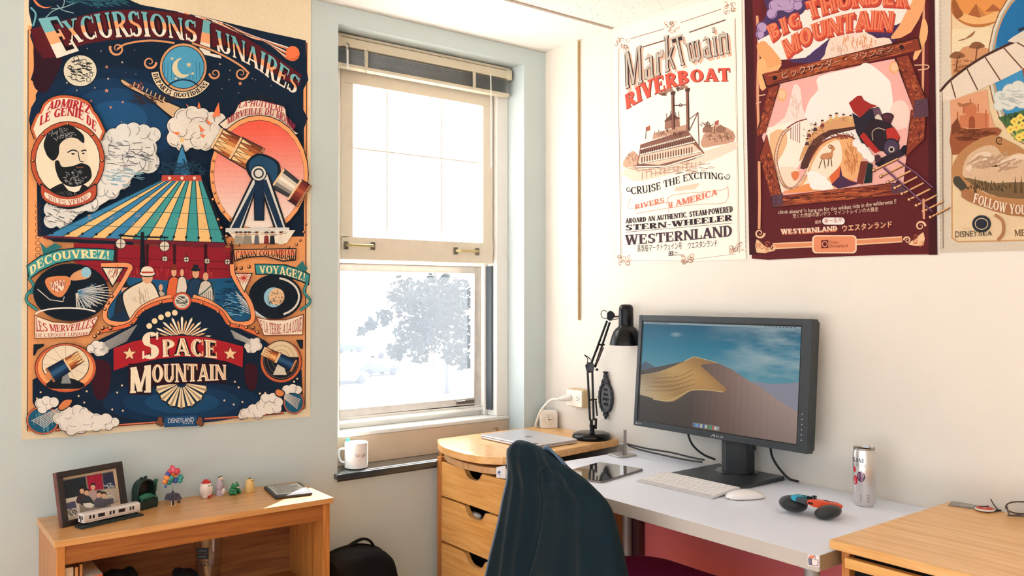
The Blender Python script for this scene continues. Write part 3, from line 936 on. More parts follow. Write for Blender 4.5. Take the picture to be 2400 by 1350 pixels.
    for p in ([1350, 880, 1320, 835, 1390, 880], [1410, 880, 1425, 815, 1450, 890], [1530, 940, 1585, 820, 1600, 940], [1330, 1060, 1290, 1000, 1370, 1050]):
        I.p(p, 'ef7d4f')
    sm = [(1280, 1050, 64), (1400, 1060, 70), (1240, 1010, 70), (1300, 940, 70), (1370, 910, 60), (1450, 930, 62), (1530, 960, 62), (1590, 960, 52), (1420, 1010, 90), (1330, 1060, 80), (1240, 1110, 72), (1500, 1050, 80), (1560, 1030, 60), (1420, 1120, 80), (1300, 1160, 60), (1480, 1150, 60)]
    I.cloud(sm, 'e6e0d6', DK, 6)
    for p in ([1500, 1000, 1480, 950, 1530, 995], [1440, 1060, 1425, 1000, 1475, 1050], [1530, 940, 1580, 840, 1596, 930], [1260, 1090, 1210, 1060, 1270, 1060], [1460, 1110, 1430, 1080, 1480, 1085]): I.p(p, 'ef7d4f')
    # clouds behind the pavilion, left
    I.use(50, 380, 3.4257)
    I.cloud([(780, -30, 100), (880, -40, 90), (760, -100, 80), (680, -180, 60), (740, -210, 62), (820, -240, 70), (900, -260, 60), (980, -240, 64), (1060, -220, 60), (700, -100, 70), (800, -120, 90), (900, -130, 90), (1000, -110, 90), (720, 10, 90), (820, 0, 90), (920, 0, 100), (1020, 0, 90), (700, 120, 80), (800, 140, 80), (640, 220, 70), (560, 330, 70), (450, 350, 70), (330, 340, 80), (250, 380, 70), (240, 470, 60), (340, 470, 70), (720, 230, 70)], 'dfe0dc', '1b3049', 6)
    I.hatch(850, -60, 200, 110, 40, 80, 4, '18283c', 8, 12); I.hatch(340, 430, 130, 90, 30, 60, 4, '18283c', 20, 15); I.hatch(820, 120, 150, 70, 30, 90, 5, '7fb0c6', 10, 12)
    # a plain striped fairground tent
    I.p([1210, 110, 1250, -40, 1290, -150, 1330, -40, 1375, 110], DK); I.p([1225, 105, 1260, -40, 1290, -130, 1320, -40, 1360, 105], '3a84b4'); I.star(1290, -180, 30, 'ecc381')
    I.hatch(1290, 60, 190, 60, 90, 100, 6, '1d3c56', 30, 60)
    I.p([170, 600, 1040, 190, 1150, 110, 1430, 110, 1500, 200, 1655, 665, 1640, 668, 180, 612], DK)
    q0 = [(1135 + 310 * i / 13, 140) for i in range(14)]; q1 = [(190 + 1440 * (i / 13) ** .92, 596 + 48 * i / 13) for i in range(14)]
    for i in range(13):
        mx = lambda a, b, t: (a[0] + (b[0] - a[0]) * t - (90 if i < 6 else 0) * math.sin(math.pi * t) * 0, a[1] + (b[1] - a[1]) * t)
        I.p([q0[i], q0[i + 1], q1[i + 1], q1[i]], ('3a84b4' if i < 5 else TE) if i % 2 == 0 else 'ecc381')
        I.lines([(q0[i][0], q0[i][1], q1[i][0], q1[i][1])], 7, '14424f')
        if i % 2: I.hatch((q0[i][0] + 2 * q1[i][0] + 2 * q1[i + 1][0]) / 5, 480, 34, 80, 8, 40, 3, 'd9a870', 20, 60)
    for t in (.3, .55, .8): I.lines([(q0[i][0] + (q1[i][0] - q0[i][0]) * t, q0[i][1] + (q1[i][1] - q0[i][1]) * t, q0[i + 1][0] + (q1[i + 1][0] - q0[i + 1][0]) * t, q0[i + 1][1] + (q1[i + 1][1] - q0[i + 1][1]) * t) for i in range(13)], 4, '2a6a74')
    I.dots([(q1[i][0] * .94 + q0[i][0] * .06, q1[i][1] * .94 + q0[i][1] * .06) for i in range(14)], 11, DK); I.p([1130, 105, 1440, 105, 1450, 150, 1125, 150], 'b8463a'); I.dots([(1190, 128), (1290, 128), (1390, 128)], 13, 'e9dcc4')
    I.p([170, 590, 1640, 650, 1640, 690, 200, 620], '6d2030'); I.p([200, 605, 900, 640, 900, 665, 260, 640], '131f2e')
    # red hall below and the water
    I.p([420, 650, 1700, 690, 1700, 960, 700, 960, 420, 800], '8c1c2c')
    I.lines([(430, 760, 1690, 800), (430, 830, 1690, 860)], 4, '4f0f1c')
    for x in (760, 1010, 1230, 1480, 1690): I.p([x - 14, 660, x + 14, 660, x + 8, 930, x - 8, 930], '33111c')
    I.hatch(1150, 900, 420, 50, 40, 60, 7, 'a83a34', 85, 12)
    for x, y, r in ((798, 655, 38), (1150, 675, 38), (1152, 776, 20), (1325, 782, 20), (1492, 795, 20), (1655, 800, 20)):
        I.e(x, y, r + 5, r + 5, DK); I.e(x, y, r, r, 'd9cfbd'); I.lines([(x - r, y, x + r, y), (x, y - r * 2.2, x, y + r)], 5, DK)
    I.p([960, 560, 985, 560, 1000, 900, 950, 900], '101a26'); I.s([780, 588, 970, 600, 1180, 605], 12, '101a26', 3)
    I.p([830, 920, 1150, 950, 1700, 930, 1850, 1220, 1800, 1300, 700, 1300, 700, 1180], '17547f')
    I.hatch(1680, 1100, 110, 160, 60, 80, 6, '0d2a47', 8, 8); I.hatch(1700, 1150, 100, 100, 40, 60, 5, '6aa7c8', 8, 8)
    # generic onlookers
    def body(x, y, w, h, c, hat=None, skin='d9a582'):
        I.p([x - w, y + h, x - w * .8, y + h * .35, x - w * .35, y + h * .18, x + w * .35, y + h * .18, x + w * .8, y + h * .35, x + w, y + h], DK, 3)
        I.p([x - w * .9, y + h, x - w * .7, y + h * .38, x - w * .3, y + h * .22, x + w * .3, y + h * .22, x + w * .7, y + h * .38, x + w * .9, y + h], c, 3)
        I.e(x, y + h * .04, w * .34, h * .15, skin)
        if hat: I.e(x, y - h * .06, w * .5, h * .05, hat); I.p([x - w * .3, y - h * .06, x - w * .24, y - h * .2, x + w * .24, y - h * .2, x + w * .3, y - h * .06], hat)
    body(1225, 870, 60, 260, 'd9653c', '7d2f23'); body(1290, 880, 44, 200, 'd8cfc0', None); body(1400, 880, 80, 280, '1b3a5c', '16202a'); body(1480, 910, 64, 220, 'cfc6bb', None)
    body(830, 1010, 80, 260, '232b38', '16202a'); body(1120, 1000, 46, 180, 'b9ad98', None)
    I.p([720, 1290, 740, 1230, 860, 1180, 960, 1190, 960, 1300], '15304d', 2)
    I.p([860, 1260, 800, 1080, 850, 1010, 950, 960, 1010, 940, 1070, 980, 1110, 1060, 1120, 1130, 1000, 1180, 900, 1280], DK, 3)
    I.p([868, 1250, 815, 1085, 860, 1020, 955, 970, 1010, 952, 1062, 990, 1098, 1066, 1108, 1125, 1000, 1165, 905, 1265], 'e4d8c2', 3)
    I.hatch(970, 1090, 70, 80, 20, 80, 4, 'a59a88', 75, 12)
    I.e(1012, 930, 42, 46, 'd9a582'); I.e(1012, 898, 66, 26, DK); I.e(1012, 895, 60, 20, 'e9dfca'); I.p([966, 890, 972, 850, 1012, 836, 1052, 850, 1058, 890], 'e9dfca', 2); I.p([964, 892, 966, 878, 1058, 878, 1060, 892], 'b63a35')
    I.s([1130, 1100, 1400, 1080, 1560, 960], 10, '2c5a55', 4); I.lines([(1440 + i * 16, 1060 - i * 6, 1445 + i * 15, 1130) for i in range(8)], 4, '4a6a60')
    # portrait plaque, upper left: plain bearded man in an oval
    I.use(50, 0, 3.4257)
    I.p([100, 1120, 105, 935, 140, 900, 165, 840, 215, 790, 300, 760, 400, 762, 500, 790, 560, 830, 590, 890, 640, 960, 648, 1130], DK, 2)
    I.p([108, 1120, 112, 938, 148, 905, 172, 845, 220, 798, 300, 768, 400, 770, 498, 797, 553, 836, 582, 894, 632, 964, 640, 1130], 'c9663f', 2)
    I.p([128, 1120, 130, 948, 166, 910, 190, 856, 232, 815, 305, 788, 400, 790, 488, 815, 537, 850, 565, 905, 612, 974, 620, 1130], 'ecdfc9', 2)
    I.t('ADMIREZ', [205, 888, 330, 862, 460, 880, 545, 918], [225, 818, 330, 795, 460, 808, 560, 848], 'b02a3a', S=.28, sn=.11)
    I.t('LE GENIE DE', [145, 1012, 260, 950, 370, 930, 480, 958, 600, 1062], [155, 930, 260, 880, 370, 865, 480, 885, 605, 982], 'b02a3a', S=.28, sn=.11)
    I.e(372, 1290, 300, 318, DK); I.e(372, 1290, 294, 312, 'bd5636'); I.e(372, 1290, 262, 282, DK); I.e(372, 1290, 256, 276, 'eadfc6')
    I.rivets([(372 + 278 * math.cos(R(a)), 1290 + 296 * math.sin(R(a))) for a in range(0, 360, 45)], 13)
    skin = 'e3d5bd'; bk = '171c22'
    I.p([160, 1560, 210, 1530, 330, 1470, 470, 1470, 560, 1520, 610, 1560, 500, 1650, 372, 1680, 240, 1640], bk, 4)
    I.p([330, 1440, 480, 1450, 470, 1520, 430, 1560, 370, 1520], 'eee6d6', 2)
    I.p([250, 1130, 420, 1080, 490, 1120, 520, 1200, 530, 1260, 520, 1330, 470, 1400, 380, 1440, 290, 1380, 240, 1300], skin, 4)
    I.p([180, 1150, 220, 1060, 300, 1020, 380, 1000, 450, 1040, 500, 1090, 500, 1150, 440, 1110, 370, 1110, 310, 1160, 300, 1240, 260, 1290, 215, 1260, 190, 1210], bk, 4)
    I.p([270, 1300, 300, 1290, 330, 1340, 420, 1330, 480, 1310, 540, 1330, 560, 1370, 560, 1430, 500, 1480, 400, 1500, 320, 1460, 280, 1380], bk, 4)
    I.hatch(330, 1080, 110, 50, 40, 30, 6, '8a8f92', 40, 80); I.hatch(430, 1420, 90, 60, 50, 26, 6, '8a8f92', 40, 80)
    I.s([370, 1225, 410, 1205, 450, 1215], 10, bk); I.s([480, 1215, 510, 1205, 522, 1212], 10, bk); I.e(415, 1235, 14, 7, bk); I.e(498, 1232, 10, 7, bk); I.s([455, 1215, 470, 1290, 500, 1298], 7, bk); I.s([440, 1345, 500, 1342], 8, '7a4a40')
    I.p([380, 1530, 430, 1545, 480, 1525, 480, 1575, 430, 1555, 380, 1570], '05080c'); I.hatch(370, 1600, 180, 60, 40, 90, 4, '4a5055', 60, 30)
    I.use(50, 380, 3.4257)
    I.p([150, 200, 160, 170, 260, 240, 372, 270, 490, 240, 590, 170, 610, 200, 600, 290, 520, 340, 372, 370, 240, 345, 160, 290], DK, 2); I.p([158, 205, 166, 185, 260, 250, 372, 282, 490, 250, 585, 185, 602, 205, 592, 285, 515, 332, 372, 360, 245, 337, 168, 285], 'b5503a', 2)
    I.p([190, 240, 280, 285, 372, 300, 470, 285, 550, 240, 552, 285, 480, 325, 372, 345, 265, 325, 195, 285], 'eadfc9', 2)
    I.t('JULES VERNE', [215, 305, 290, 335, 372, 345, 460, 333, 540, 300], [205, 258, 290, 295, 372, 306, 460, 292, 540, 255], 'a8343a', S=.14, sn=.09)
    # left ladder trim
    for i in range(9): I.ring(134, 350 + i * 50, 22, 20, 4, '5a2f22')
    # big coral disc, right, with a plain telescope on a pedestal
    I.use(50, 0, 3.4257)
    I.p([1615, 1040, 1625, 960, 1690, 920, 1720, 870, 1760, 810, 1900, 795, 2020, 825, 2120, 850, 2135, 910, 2150, 980, 2200, 1050, 2195, 1090], DK, 2); I.p([1625, 1030, 1637, 965, 1698, 928, 1730, 876, 1768, 820, 1900, 805, 2015, 835, 2108, 858, 2122, 915, 2140, 985, 2188, 1052, 2180, 1080], 'efe0ca', 2)
    for i in range(5): I.scroll(1820 + i * 45, 775 - abs(2 - i) * -12, 26, '2a2a30', 9, 1 if i % 2 else -1, 90)
    I.use(0, 0, 1)
    I.e(607, 409, 117, 140, DK); I.e(607, 409, 115, 138, OR); I.e(607, 409, 106, 128, DK)
    for i in range(20):
        f = i / 19; th = math.degrees(math.asin(-1 + i / 10 * .97)); a, b = lin('ec5f4c'), lin('f1e3d8'); g_ = f ** 1.4
        I.p(arcp(607, 409, 105, 127, th, 180 - th, 24), tuple(a[q] + (b[q] - a[q]) * g_ for q in range(3)))
    I.rivets([(607 + 110 * math.cos(R(a)), 409 + 133 * math.sin(R(a))) for a in range(95, 215, 11)], 3)
    I.use(50, 0, 3.4257)
    I.t('LA HUITIEME', [1740, 868, 1830, 855, 1930, 858, 2020, 880, 2110, 915], [1755, 822, 1840, 808, 1930, 810, 2030, 832, 2115, 865], 'a83244', S=.2, sn=.09)
    I.t('MERVEILLE DU MONDE', [1655, 1000, 1760, 940, 1880, 918, 2000, 930, 2100, 975, 2195, 1060], [1655, 945, 1760, 888, 1880, 866, 2010, 875, 2120, 925, 2205, 1010], 'a83244', S=.2, sn=.09)
    def barrel(x0, y0, x1, y1, w0, w1, c, n=0):
        dx, dy = x1 - x0, y1 - y0; l = math.hypot(dx, dy); nx, ny = -dy / l, dx / l
        P = lambda t, s: (x0 + dx * t + nx * s * (w0 + (w1 - w0) * t), y0 + dy * t + ny * s * (w0 + (w1 - w0) * t))
        I.p([P(-.02, -1.08), P(1.02, -1.08), P(1.02, 1.08), P(-.02, 1.08)], DK)
        for k in range(6): I.p([P(0, -1 + k / 3), P(1, -1 + k / 3), P(1, -1 + (k + 1) / 3), P(0, -1 + (k + 1) / 3)], c[k])
        for k in range(n): I.p([P(.06, -1 + 2 * k / n), P(.06, -1 + 2 * (k + 1) / n), P(.6, -1 + (2 * k + 1) / n)], DK); 
        for k in range(n): I.p([P(.08, -.94 + 2 * k / n), P(.08, -1.06 + 2 * (k + 1) / n), P(.52, -1 + (2 * k + 1) / n)], 'f0cf98')
        I.s([P(.0, -1), P(.0, 1)], 16, 'e7c79b', 0); I.s([P(.98, -1), P(.98, 1)], 20, 'b88a62', 0)
        I.rivets([P(.98, -1 + k / 4) for k in range(9)], 9)
    br = ['7d3f28', 'a85a34', 'd48a4e', 'efc48a', 'e0a468', 'a35a35']
    barrel(1570, 1110, 1730, 1200, 90, 96, br, 5); barrel(1720, 1190, 1900, 1290, 98, 104, br, 5)
    I.use(50, 380, 3.4257)
    I.p([1800, 20, 1890, -70, 2010, -40, 2080, 30, 2060, 170, 1950, 200, 1850, 140], DK, 3); I.p([1825, 24, 1895, -50, 2005, -22, 2055, 36, 2040, 150, 1950, 178, 1865, 128], '1f4a6c', 3)
    br2 = ['3a3f44', 'cfc6b8', 'efe6d6', 'cfc6b8', '8a857c', '3a3f44']
    barrel(2060, 130, 2200, 225, 88, 74, br2, 0); barrel(2195, 222, 2270, 272, 96, 96, ['6e2a28', '8a3a30', 'b0563c', '8a3a30', '6e2a28', '4a1c1c'], 0)
    for q in ([1870, 90, 1930, 90, 1780, 540, 1650, 540], [1880, 90, 1990, 90, 2140, 540, 2030, 540], [1860, 80, 1960, 80, 1950, 470, 1870, 470]): I.p(q, DK, 0)
    for q in ([1882, 100, 1918, 100, 1766, 530, 1672, 530], [1900, 100, 1975, 100, 2120, 530, 2045, 530]): I.p(q, 'd8d8d2', 0); I.p([q[0] + 10, q[1] + 40, q[2] - 8, q[3] + 40, q[4] - 14, q[5], q[6] + 14, q[7]], '17324e', 0)
    I.p([1872, 100, 1948, 100, 1940, 460, 1880, 460], '122c4a', 0); I.e(1905, 90, 66, 66, DK); I.e(1905, 90, 58, 58, 'd8d8d2'); I.ring(1905, 90, 42, 42, 12, '2a3036')
    I.p([1640, 530, 2150, 525, 2155, 560, 1640, 562], 'd8d8d2')
    I.p([1660, 560, 2200, 545, 2130, 650, 1740, 650], 'e8e0d0'); I.hatch(1920, 570, 220, 20, 30, 60, 4, '8a8070', 5, 5)
    for x, c in ((1730, 'a09a8c'), (1760, 'a09a8c'), (1800, '8a8478'), (1830, '8a8478'), (1890, '5a5f66'), (1968, '7d2f30'), (2015, '20262e'), (2085, 'e0d8c6')):
        I.p([x - 22, 660, x - 16, 590, x + 16, 590, x + 22, 660], c); I.e(x, 575, 10, 13, 'c99a78'); I.e(x, 562, 18, 6, DK)
    # lower right caption blocks
    I.p([1700, 700, 2210, 690, 2205, 790, 2100, 800, 1960, 760, 1800, 770, 1710, 800], DK); I.p([1708, 708, 2202, 698, 2196, 780, 2100, 788, 1960, 750, 1800, 760, 1718, 788], 'e0a070')
    I.t('CANON COLUMBIAD', [1720, 792, 1800, 765, 1960, 752, 2100, 778, 2195, 790], [1720, 712, 2195, 703], '16181c', S=.24, sn=.1, bands=[(.45, '16181c'), (2, 'a5332c')])
    I.ring(1657, 698, 34, 34, 6, '7a3a2a'); I.t('LE', [1640, 712, 1675, 712], [1640, 682, 1675, 682], 'a5332c')
    I.rivets([(1720, 852), (1765, 850), (1828, 840)], 16); I.rivets([(1540, 300), (1582, 462), (1608, 528), (1648, 594), (1680, 645)], 15)
    I.rivets([(2285, 500), (2268, 562), (2240, 628), (2210, 662), (1745, 665), (1960, 675), (2147, 685)], 12)
    # ribbons
    I.p([150, 640, 200, 690, 270, 650, 330, 680, 180, 760], '2c7478', 0)
    I.p([40, 830, 150, 750, 300, 700, 450, 685, 620, 690, 755, 700, 745, 800, 600, 790, 430, 790, 280, 820, 150, 880, 60, 950], DK, 0); I.p([50, 832, 155, 758, 300, 709, 450, 693, 620, 698, 746, 708, 737, 791, 600, 781, 430, 781, 280, 810, 150, 868, 66, 935], TE, 0)
    I.t('DECOUVREZ!', [75, 910, 150, 850, 280, 795, 430, 772, 600, 772, 715, 780], [65, 845, 160, 770, 300, 722, 450, 706, 600, 706, 712, 715], 'efe0a8', S=.24, sn=.1)
    I.s([60, 930, 100, 1000, 50, 1060, 45, 1120, 130, 1190], 26, DK); I.s([60, 930, 100, 1000, 50, 1060, 45, 1120, 130, 1190], 16, TE); I.p([90, 1000, 200, 960, 160, 1040, 60, 1060], '2c7478', 2)
    I.p([1870, 815, 1960, 815, 2120, 820, 2250, 860, 2320, 900, 2310, 990, 2240, 960, 2100, 915, 1960, 905, 1880, 905], DK, 0); I.p([1879, 823, 1960, 823, 2115, 829, 2245, 868, 2311, 906, 2302, 975, 2240, 950, 2100, 905, 1960, 896, 1888, 897], TE, 0)
    I.p([2200, 850, 2260, 790, 2275, 830, 2300, 850, 2280, 880], '2c7478'); I.t('VOYAGEZ!', [1915, 893, 2050, 898, 2150, 915, 2280, 960], [1910, 832, 2050, 835, 2160, 850, 2285, 895], 'efe0a8', S=.22, sn=.1)
    I.s([2300, 960, 2270, 1040, 2320, 1120, 2240, 1190], 22, DK); I.s([2300, 960, 2270, 1040, 2320, 1120, 2240, 1190], 14, TE)
    # left vignette: tube of light
    I.e(398, 1045, 305, 232, DK); I.e(398, 1045, 296, 224, '0b1a28')
    I.lines([(440 + 18 * math.cos(R(a)), 1040 + 14 * math.sin(R(a)), 460 + (150 + 60 * (a % 3)) * math.cos(R(a)), 1060 + (120 + 40 * (a % 2)) * math.sin(R(a))) for a in range(-40, 100, 4)], 5, 'd9d6cc'); I.lines([(450, 1040, 470 + 160 * math.cos(R(a)), 1050 + 130 * math.sin(R(a))) for a in range(-35, 80, 13)], 5, '3f7ea6'); [I.ring(450, 1050, r_, r_ * .8, 5, '9aa3a8', -40, 95) for r_ in (60, 100, 145)]
    I.p([190, 960, 240, 920, 400, 930, 330, 1080, 240, 1050], 'd98a5a', 3); I.p([230, 970, 350, 950, 330, 1030, 260, 1030], 'efe3cf', 2); I.hatch(300, 990, 70, 40, 24, 40, 6, 'a5432e', 70, 20)
    I.p([390, 940, 420, 890, 520, 850, 560, 880, 540, 930, 440, 950], 'd9a070', 3); I.e(520, 885, 40, 42, '8fc2d6'); I.s(arcp(370, 1230, 260, 60, 190, 330, 10), 12, 'e3e0d6', 0)
    I.s([130, 1020, 230, 1105, 335, 1120, 345, 1080], 6, 'e3e0d6', 0)
    # right vignette: little planet in the dark
    I.e(2040, 1080, 214, 180, DK); I.e(2040, 1080, 206, 172, '0b1a28'); I.s(arcp(2040, 1080, 190, 150, -80, 70, 12), 16, 'd9d6cc', 0)
    I.e(2025, 1085, 78, 80, '8fc0d6'); I.e(2050, 1080, 62, 68, 'e2bd92'); I.hatch(2040, 1090, 70, 60, 30, 30, 5, '6a5a50', 10, 80)
    I.lines([(1720 + i * 8, 1040 + i * 22, 1880 + i * 14, 1200 + i * 9) for i in range(8)], 5, 'cfd8d8')
    # orange frame swirls in the middle
    for w, c in ((44, DK), (34, 'ee9a68')):
        I.s([640, 830, 860, 830, 850, 900, 760, 1050, 690, 1150, 670, 1240, 720, 1290, 860, 1290, 960, 1180, 1090, 1110, 1200, 1080], w, c, 5)
        I.s([1690, 820, 1700, 900, 1760, 1010, 1830, 1120, 1860, 1230, 1830, 1290, 1700, 1290, 1620, 1200, 1500, 1120, 1380, 1080], w, c, 5)
    I.rivets([(728, 1078), (697, 1130), (672, 1180), (983, 1190), (1121, 1124), (1450, 1137), (1580, 1205), (880, 1300), (1668, 1302)], 15)
    I.p([640, 840, 830, 845, 730, 1010], DK, 0); I.p([655, 850, 812, 855, 733, 990], 'e8dcc4', 0); I.hatch(745, 890, 50, 50, 14, 70, 4, '8a2c2c', 115, 14)
    I.p([1712, 890, 1860, 890, 1790, 1050], DK, 0); I.p([1722, 898, 1848, 898, 1788, 1035], 'e8dcc4', 0); I.lines([(1785, 930, 1785 + 60 * math.cos(R(a)), 930 + 50 * math.sin(R(a))) for a in range(0, 360, 24)], 5, 'c0392b')
    # ---------- lower panel
    I.use(50, 680, 3.4257)
    I.p([90, 720, 520, 480, 620, 400, 860, 290, 960, 180, 1100, 100, 1290, 70, 1480, 100, 1620, 190, 1720, 300, 1950, 400, 2250, 640, 2265, 960, 1740, 1020, 1150, 1060, 780, 1080, 200, 1110, 90, 900], NV)
    for k, c in enumerate(('0c2b4c', '11375c', '17466f')): I.e(1290, 900, 640 - 170 * k, 170 - 40 * k, c)
    for a in ([570, 560, 700, 580, 720, 700, 680, 860, 600, 870, 560, 740, 520, 650], [1800, 600, 1890, 610, 1890, 760, 1850, 810, 1800, 740]): I.p(a, '371021', 3)
    I.p([98, 435, 185, 432, 180, 450, 130, 480, 110, 525, 95, 525], DK); I.p([2205, 400, 2262, 398, 2262, 470, 2240, 470], DK)
    for w, c in ((36, DK), (26, 'dd6f45')): I.s([640, 330, 870, 275, 960, 170, 1090, 105, 1220, 80, 1370, 80, 1480, 110, 1600, 175, 1670, 275, 1760, 295, 1910, 360], w, c, 5)
    I.rivets([(652, 305), (620, 342), (717, 305), (590, 372)], 18); I.rivets([(983, 165), (930, 212), (880, 268), (1121, 98), (1450, 110), (1580, 175), (1668, 275), (1742, 285), (1806, 300), (1862, 300), (1895, 340)], 14)
    I.e(1290, 88, 76, 74, DK); I.e(1290, 88, 72, 70, 'c9583c'); I.e(1290, 88, 58, 56, 'd3d0c2'); I.hatch(1290, 88, 44, 40, 30, 36, 5, '3a3f44', 15, 15)
    I.dots([(1232, 182), (1177, 194), (1121, 218), (1070, 248), (1027, 288)], 27, DK, 16); I.dots([(1232, 182), (1177, 194), (1121, 218), (1070, 248), (1027, 288)], 23, 'efd9b0', 16)
    # caption plates
    I.p([105, 195, 125, 205, 250, 250, 400, 260, 520, 235, 628, 200, 600, 260, 545, 365, 440, 380, 105, 392], '7a3a2a', 0); I.p([112, 204, 130, 214, 250, 259, 400, 269, 520, 245, 615, 210, 592, 260, 538, 358, 440, 373, 112, 385], 'ecdfc9', 0)
    I.t('LES MERVEILLES', [120, 332, 200, 332, 330, 332, 450, 322, 575, 300], [118, 205, 160, 258, 330, 280, 450, 268, 602, 222], 'b02a3a', S=.2, sn=.09)
    I.t("DE L'EPOQUE LUNAIRE", [118, 378, 330, 372, 538, 362], [118, 348, 330, 345, 540, 335], 'a8343a', S=.16, sn=.09)
    I.p([1885, 215, 2000, 235, 2120, 235, 2268, 190, 2262, 362, 1945, 368], '7a3a2a', 0); I.p([1896, 224, 2000, 243, 2120, 243, 2260, 200, 2255, 355, 1950, 360], 'ecdfc9', 0)
    I.t('DE LA TERRE A LA LUNE', [1915, 300, 1990, 350, 2120, 345, 2250, 330], [1895, 230, 1990, 262, 2120, 270, 2255, 215], 'a8343a', S=.18, sn=.09)
    # side discs with a small telescope each
    I.e(355, 625, 250, 200, DK); I.e(355, 625, 244, 194, 'c9633f'); I.e(355, 625, 222, 174, OR); I.e(355, 600, 192, 160, DK); I.e(355, 598, 186, 154, 'e8dcc4')
    I.lines([(355, 600, 355 + 186 * math.cos(R(a)), 600 + 154 * math.sin(R(a))) for a in range(0, 360, 30)], 3, 'b89a76')
    I.p([200, 752, 320, 690, 500, 748, 470, 790, 240, 790], '101a26', 2); I.p([320, 750, 340, 650, 370, 650, 400, 750], '8a8f92', 0)
    barrel(480, 530, 360, 605, 46, 52, br, 4); barrel(370, 600, 230, 685, 54, 60, ['0d2440', '16365a', '2a557e', '2a557e', '16365a', '0d2440'], 0)
    I.e(215, 690, 22, 34, 'd08a58'); I.cloud([(560, 470, 34), (600, 440, 36), (640, 450, 36), (670, 480, 32), (620, 490, 40), (650, 500, 26)], 'e8e4dc', DK, 5)
    I.lines([(650, 430 + i * 8, 930 - i * 9, 280 + i * 14) for i in range(10)], 4, 'b9bcb8')
    I.e(2085, 575, 170, 172, DK); I.e(2085, 575, 164, 166, 'c9633f'); I.e(2085, 565, 146, 158, 'e0cba6'); I.p(arcp(2085, 565, 146, 158, -10, 190, 20), '14202c')
    for r_ in (40, 75, 110, 140): I.ring(2085, 560, r_, r_ * 1.08, 3, '8a6a50')
    I.p([2020, 680, 2060, 590, 2100, 590, 2130, 680], 'd3cbb9', 0)
    barrel(1945, 490, 2060, 545, 36, 42, br, 4); barrel(2060, 545, 2190, 610, 42, 48, ['0d2440', '16365a', '2a557e', '2a557e', '16365a', '0d2440'], 0)
    I.cloud([(1820, 450, 30), (1850, 420, 32), (1890, 410, 28), (1900, 450, 34), (1860, 470, 34), (1830, 480, 24)], 'e8e4dc', DK, 5); I.lines([(1680 + i * 4, 320 + i * 9, 1840, 400 + i * 5) for i in range(8)], 4, 'b9bcb8')
    # sunburst, banner, name
    for i in range(17):
        a = 190 + i * 10
        r0 = 175 if i % 2 else 215
        I.p([(1290 + 60 * math.cos(R(a - 4)), 400 + 50 * math.sin(R(a - 4))), (1290 + r0 * math.cos(R(a - 2.6)), 400 + r0 * .8 * math.sin(R(a - 2.6))), (1290 + (r0 + 25) * math.cos(R(a)), 400 + (r0 + 25) * .8 * math.sin(R(a))), (1290 + r0 * math.cos(R(a + 2.6)), 400 + r0 * .8 * math.sin(R(a + 2.6))), (1290 + 60 * math.cos(R(a + 4)), 400 + 50 * math.sin(R(a + 4)))], ('efe6d0', 'e8b783')[i % 2])
    I.p([735, 462, 900, 405, 1100, 368, 1290, 358, 1480, 370, 1650, 410, 1788, 448, 1782, 628, 1650, 580, 1480, 548, 1290, 540, 1100, 560, 900, 600, 735, 655], DK); I.p([741, 468, 900, 412, 1100, 376, 1290, 366, 1480, 378, 1650, 418, 1782, 454, 1776, 620, 1650, 572, 1480, 540, 1290, 532, 1100, 552, 900, 592, 741, 646], 'a91f2b')
    for x in (868, 1678): I.star(x, 512, 62, DK); I.star(x, 512, 54, 'efcfa0'); 
    for g, c, bd in ((.16, '1c0d16', None), (0, 'efe2c8', None)):
        I.t('S', [965, 560, 1110, 550], [965, 340, 1110, 330], c, S=.3, sn=.1, grow=g * .6, sm=False)
        I.t('PACE', [1135, 540, 1250, 525, 1400, 532, 1575, 548], [1130, 398, 1290, 388, 1420, 392, 1572, 408], c, S=.26, sn=.12, grow=g)
    I.t('PACE', [1145, 530, 1250, 515, 1400, 522, 1575, 538], [1140, 405, 1290, 396, 1420, 400, 1572, 415], 'd9905c', S=.06, sn=.03, ser=0)
    for i in range(7):
        a = 18 + i * 24
        P = lambda r_, b: (1285 + r_ * math.cos(R(b)), 740 + r_ * .98 * math.sin(R(b)))
        I.p([P(40, a - 11), P(215, a - 11), P(222, a), P(215, a + 11), P(40, a + 11)], DK); I.p([P(44, a - 8), P(202, a - 9), P(208, a), P(202, a + 9), P(44, a + 8)], 'efdcb4'); I.p([P(44, a - 2), P(214, a - 2.5), P(214, a + 2.5), P(44, a + 2)], '9a8a76')
    I.p([860, 590, 1650, 570, 1650, 740, 1060, 760, 1040, 840, 860, 840], '2a0f1c')
    for g, c in ((.14, '1c0d16'), (0, 'efe2c8')):
        I.t('M', [872, 828, 1040, 822], [875, 622, 1040, 600], c, S=.26, sn=.14, grow=g * .6, sm=False); I.t('OUNTAIN', [1050, 742, 1290, 738, 1645, 720], [1050, 598, 1290, 590, 1645, 600], c, S=.26, sn=.13, grow=g)
    I.t('OUNTAIN', [1056, 732, 1290, 728, 1645, 712], [1056, 606, 1290, 598, 1645, 608], 'd9905c', S=.06, sn=.03, ser=0)
    # corner discs, clouds, bottom rail
    I.s([270, 1125, 700, 1090, 1090, 1062], 18, '7a2f28', 0); I.s([1470, 1035, 1750, 1018, 2110, 985], 18, '7a2f28', 0); I.s([270, 1122, 700, 1087, 1090, 1059], 8, 'd9805a', 0); I.s([1470, 1032, 1750, 1015, 2110, 982], 8, 'd9805a', 0)
    I.p([1150, 1020, 1410, 1005, 1415, 1090, 1145, 1102], '1b4d7c'); 
    for x in (1115, 1435): I.cloud([(x, 1035, 18), (x - 12, 1062, 20), (x + 10, 1075, 16)], '7a4a34', DK, 5, False)
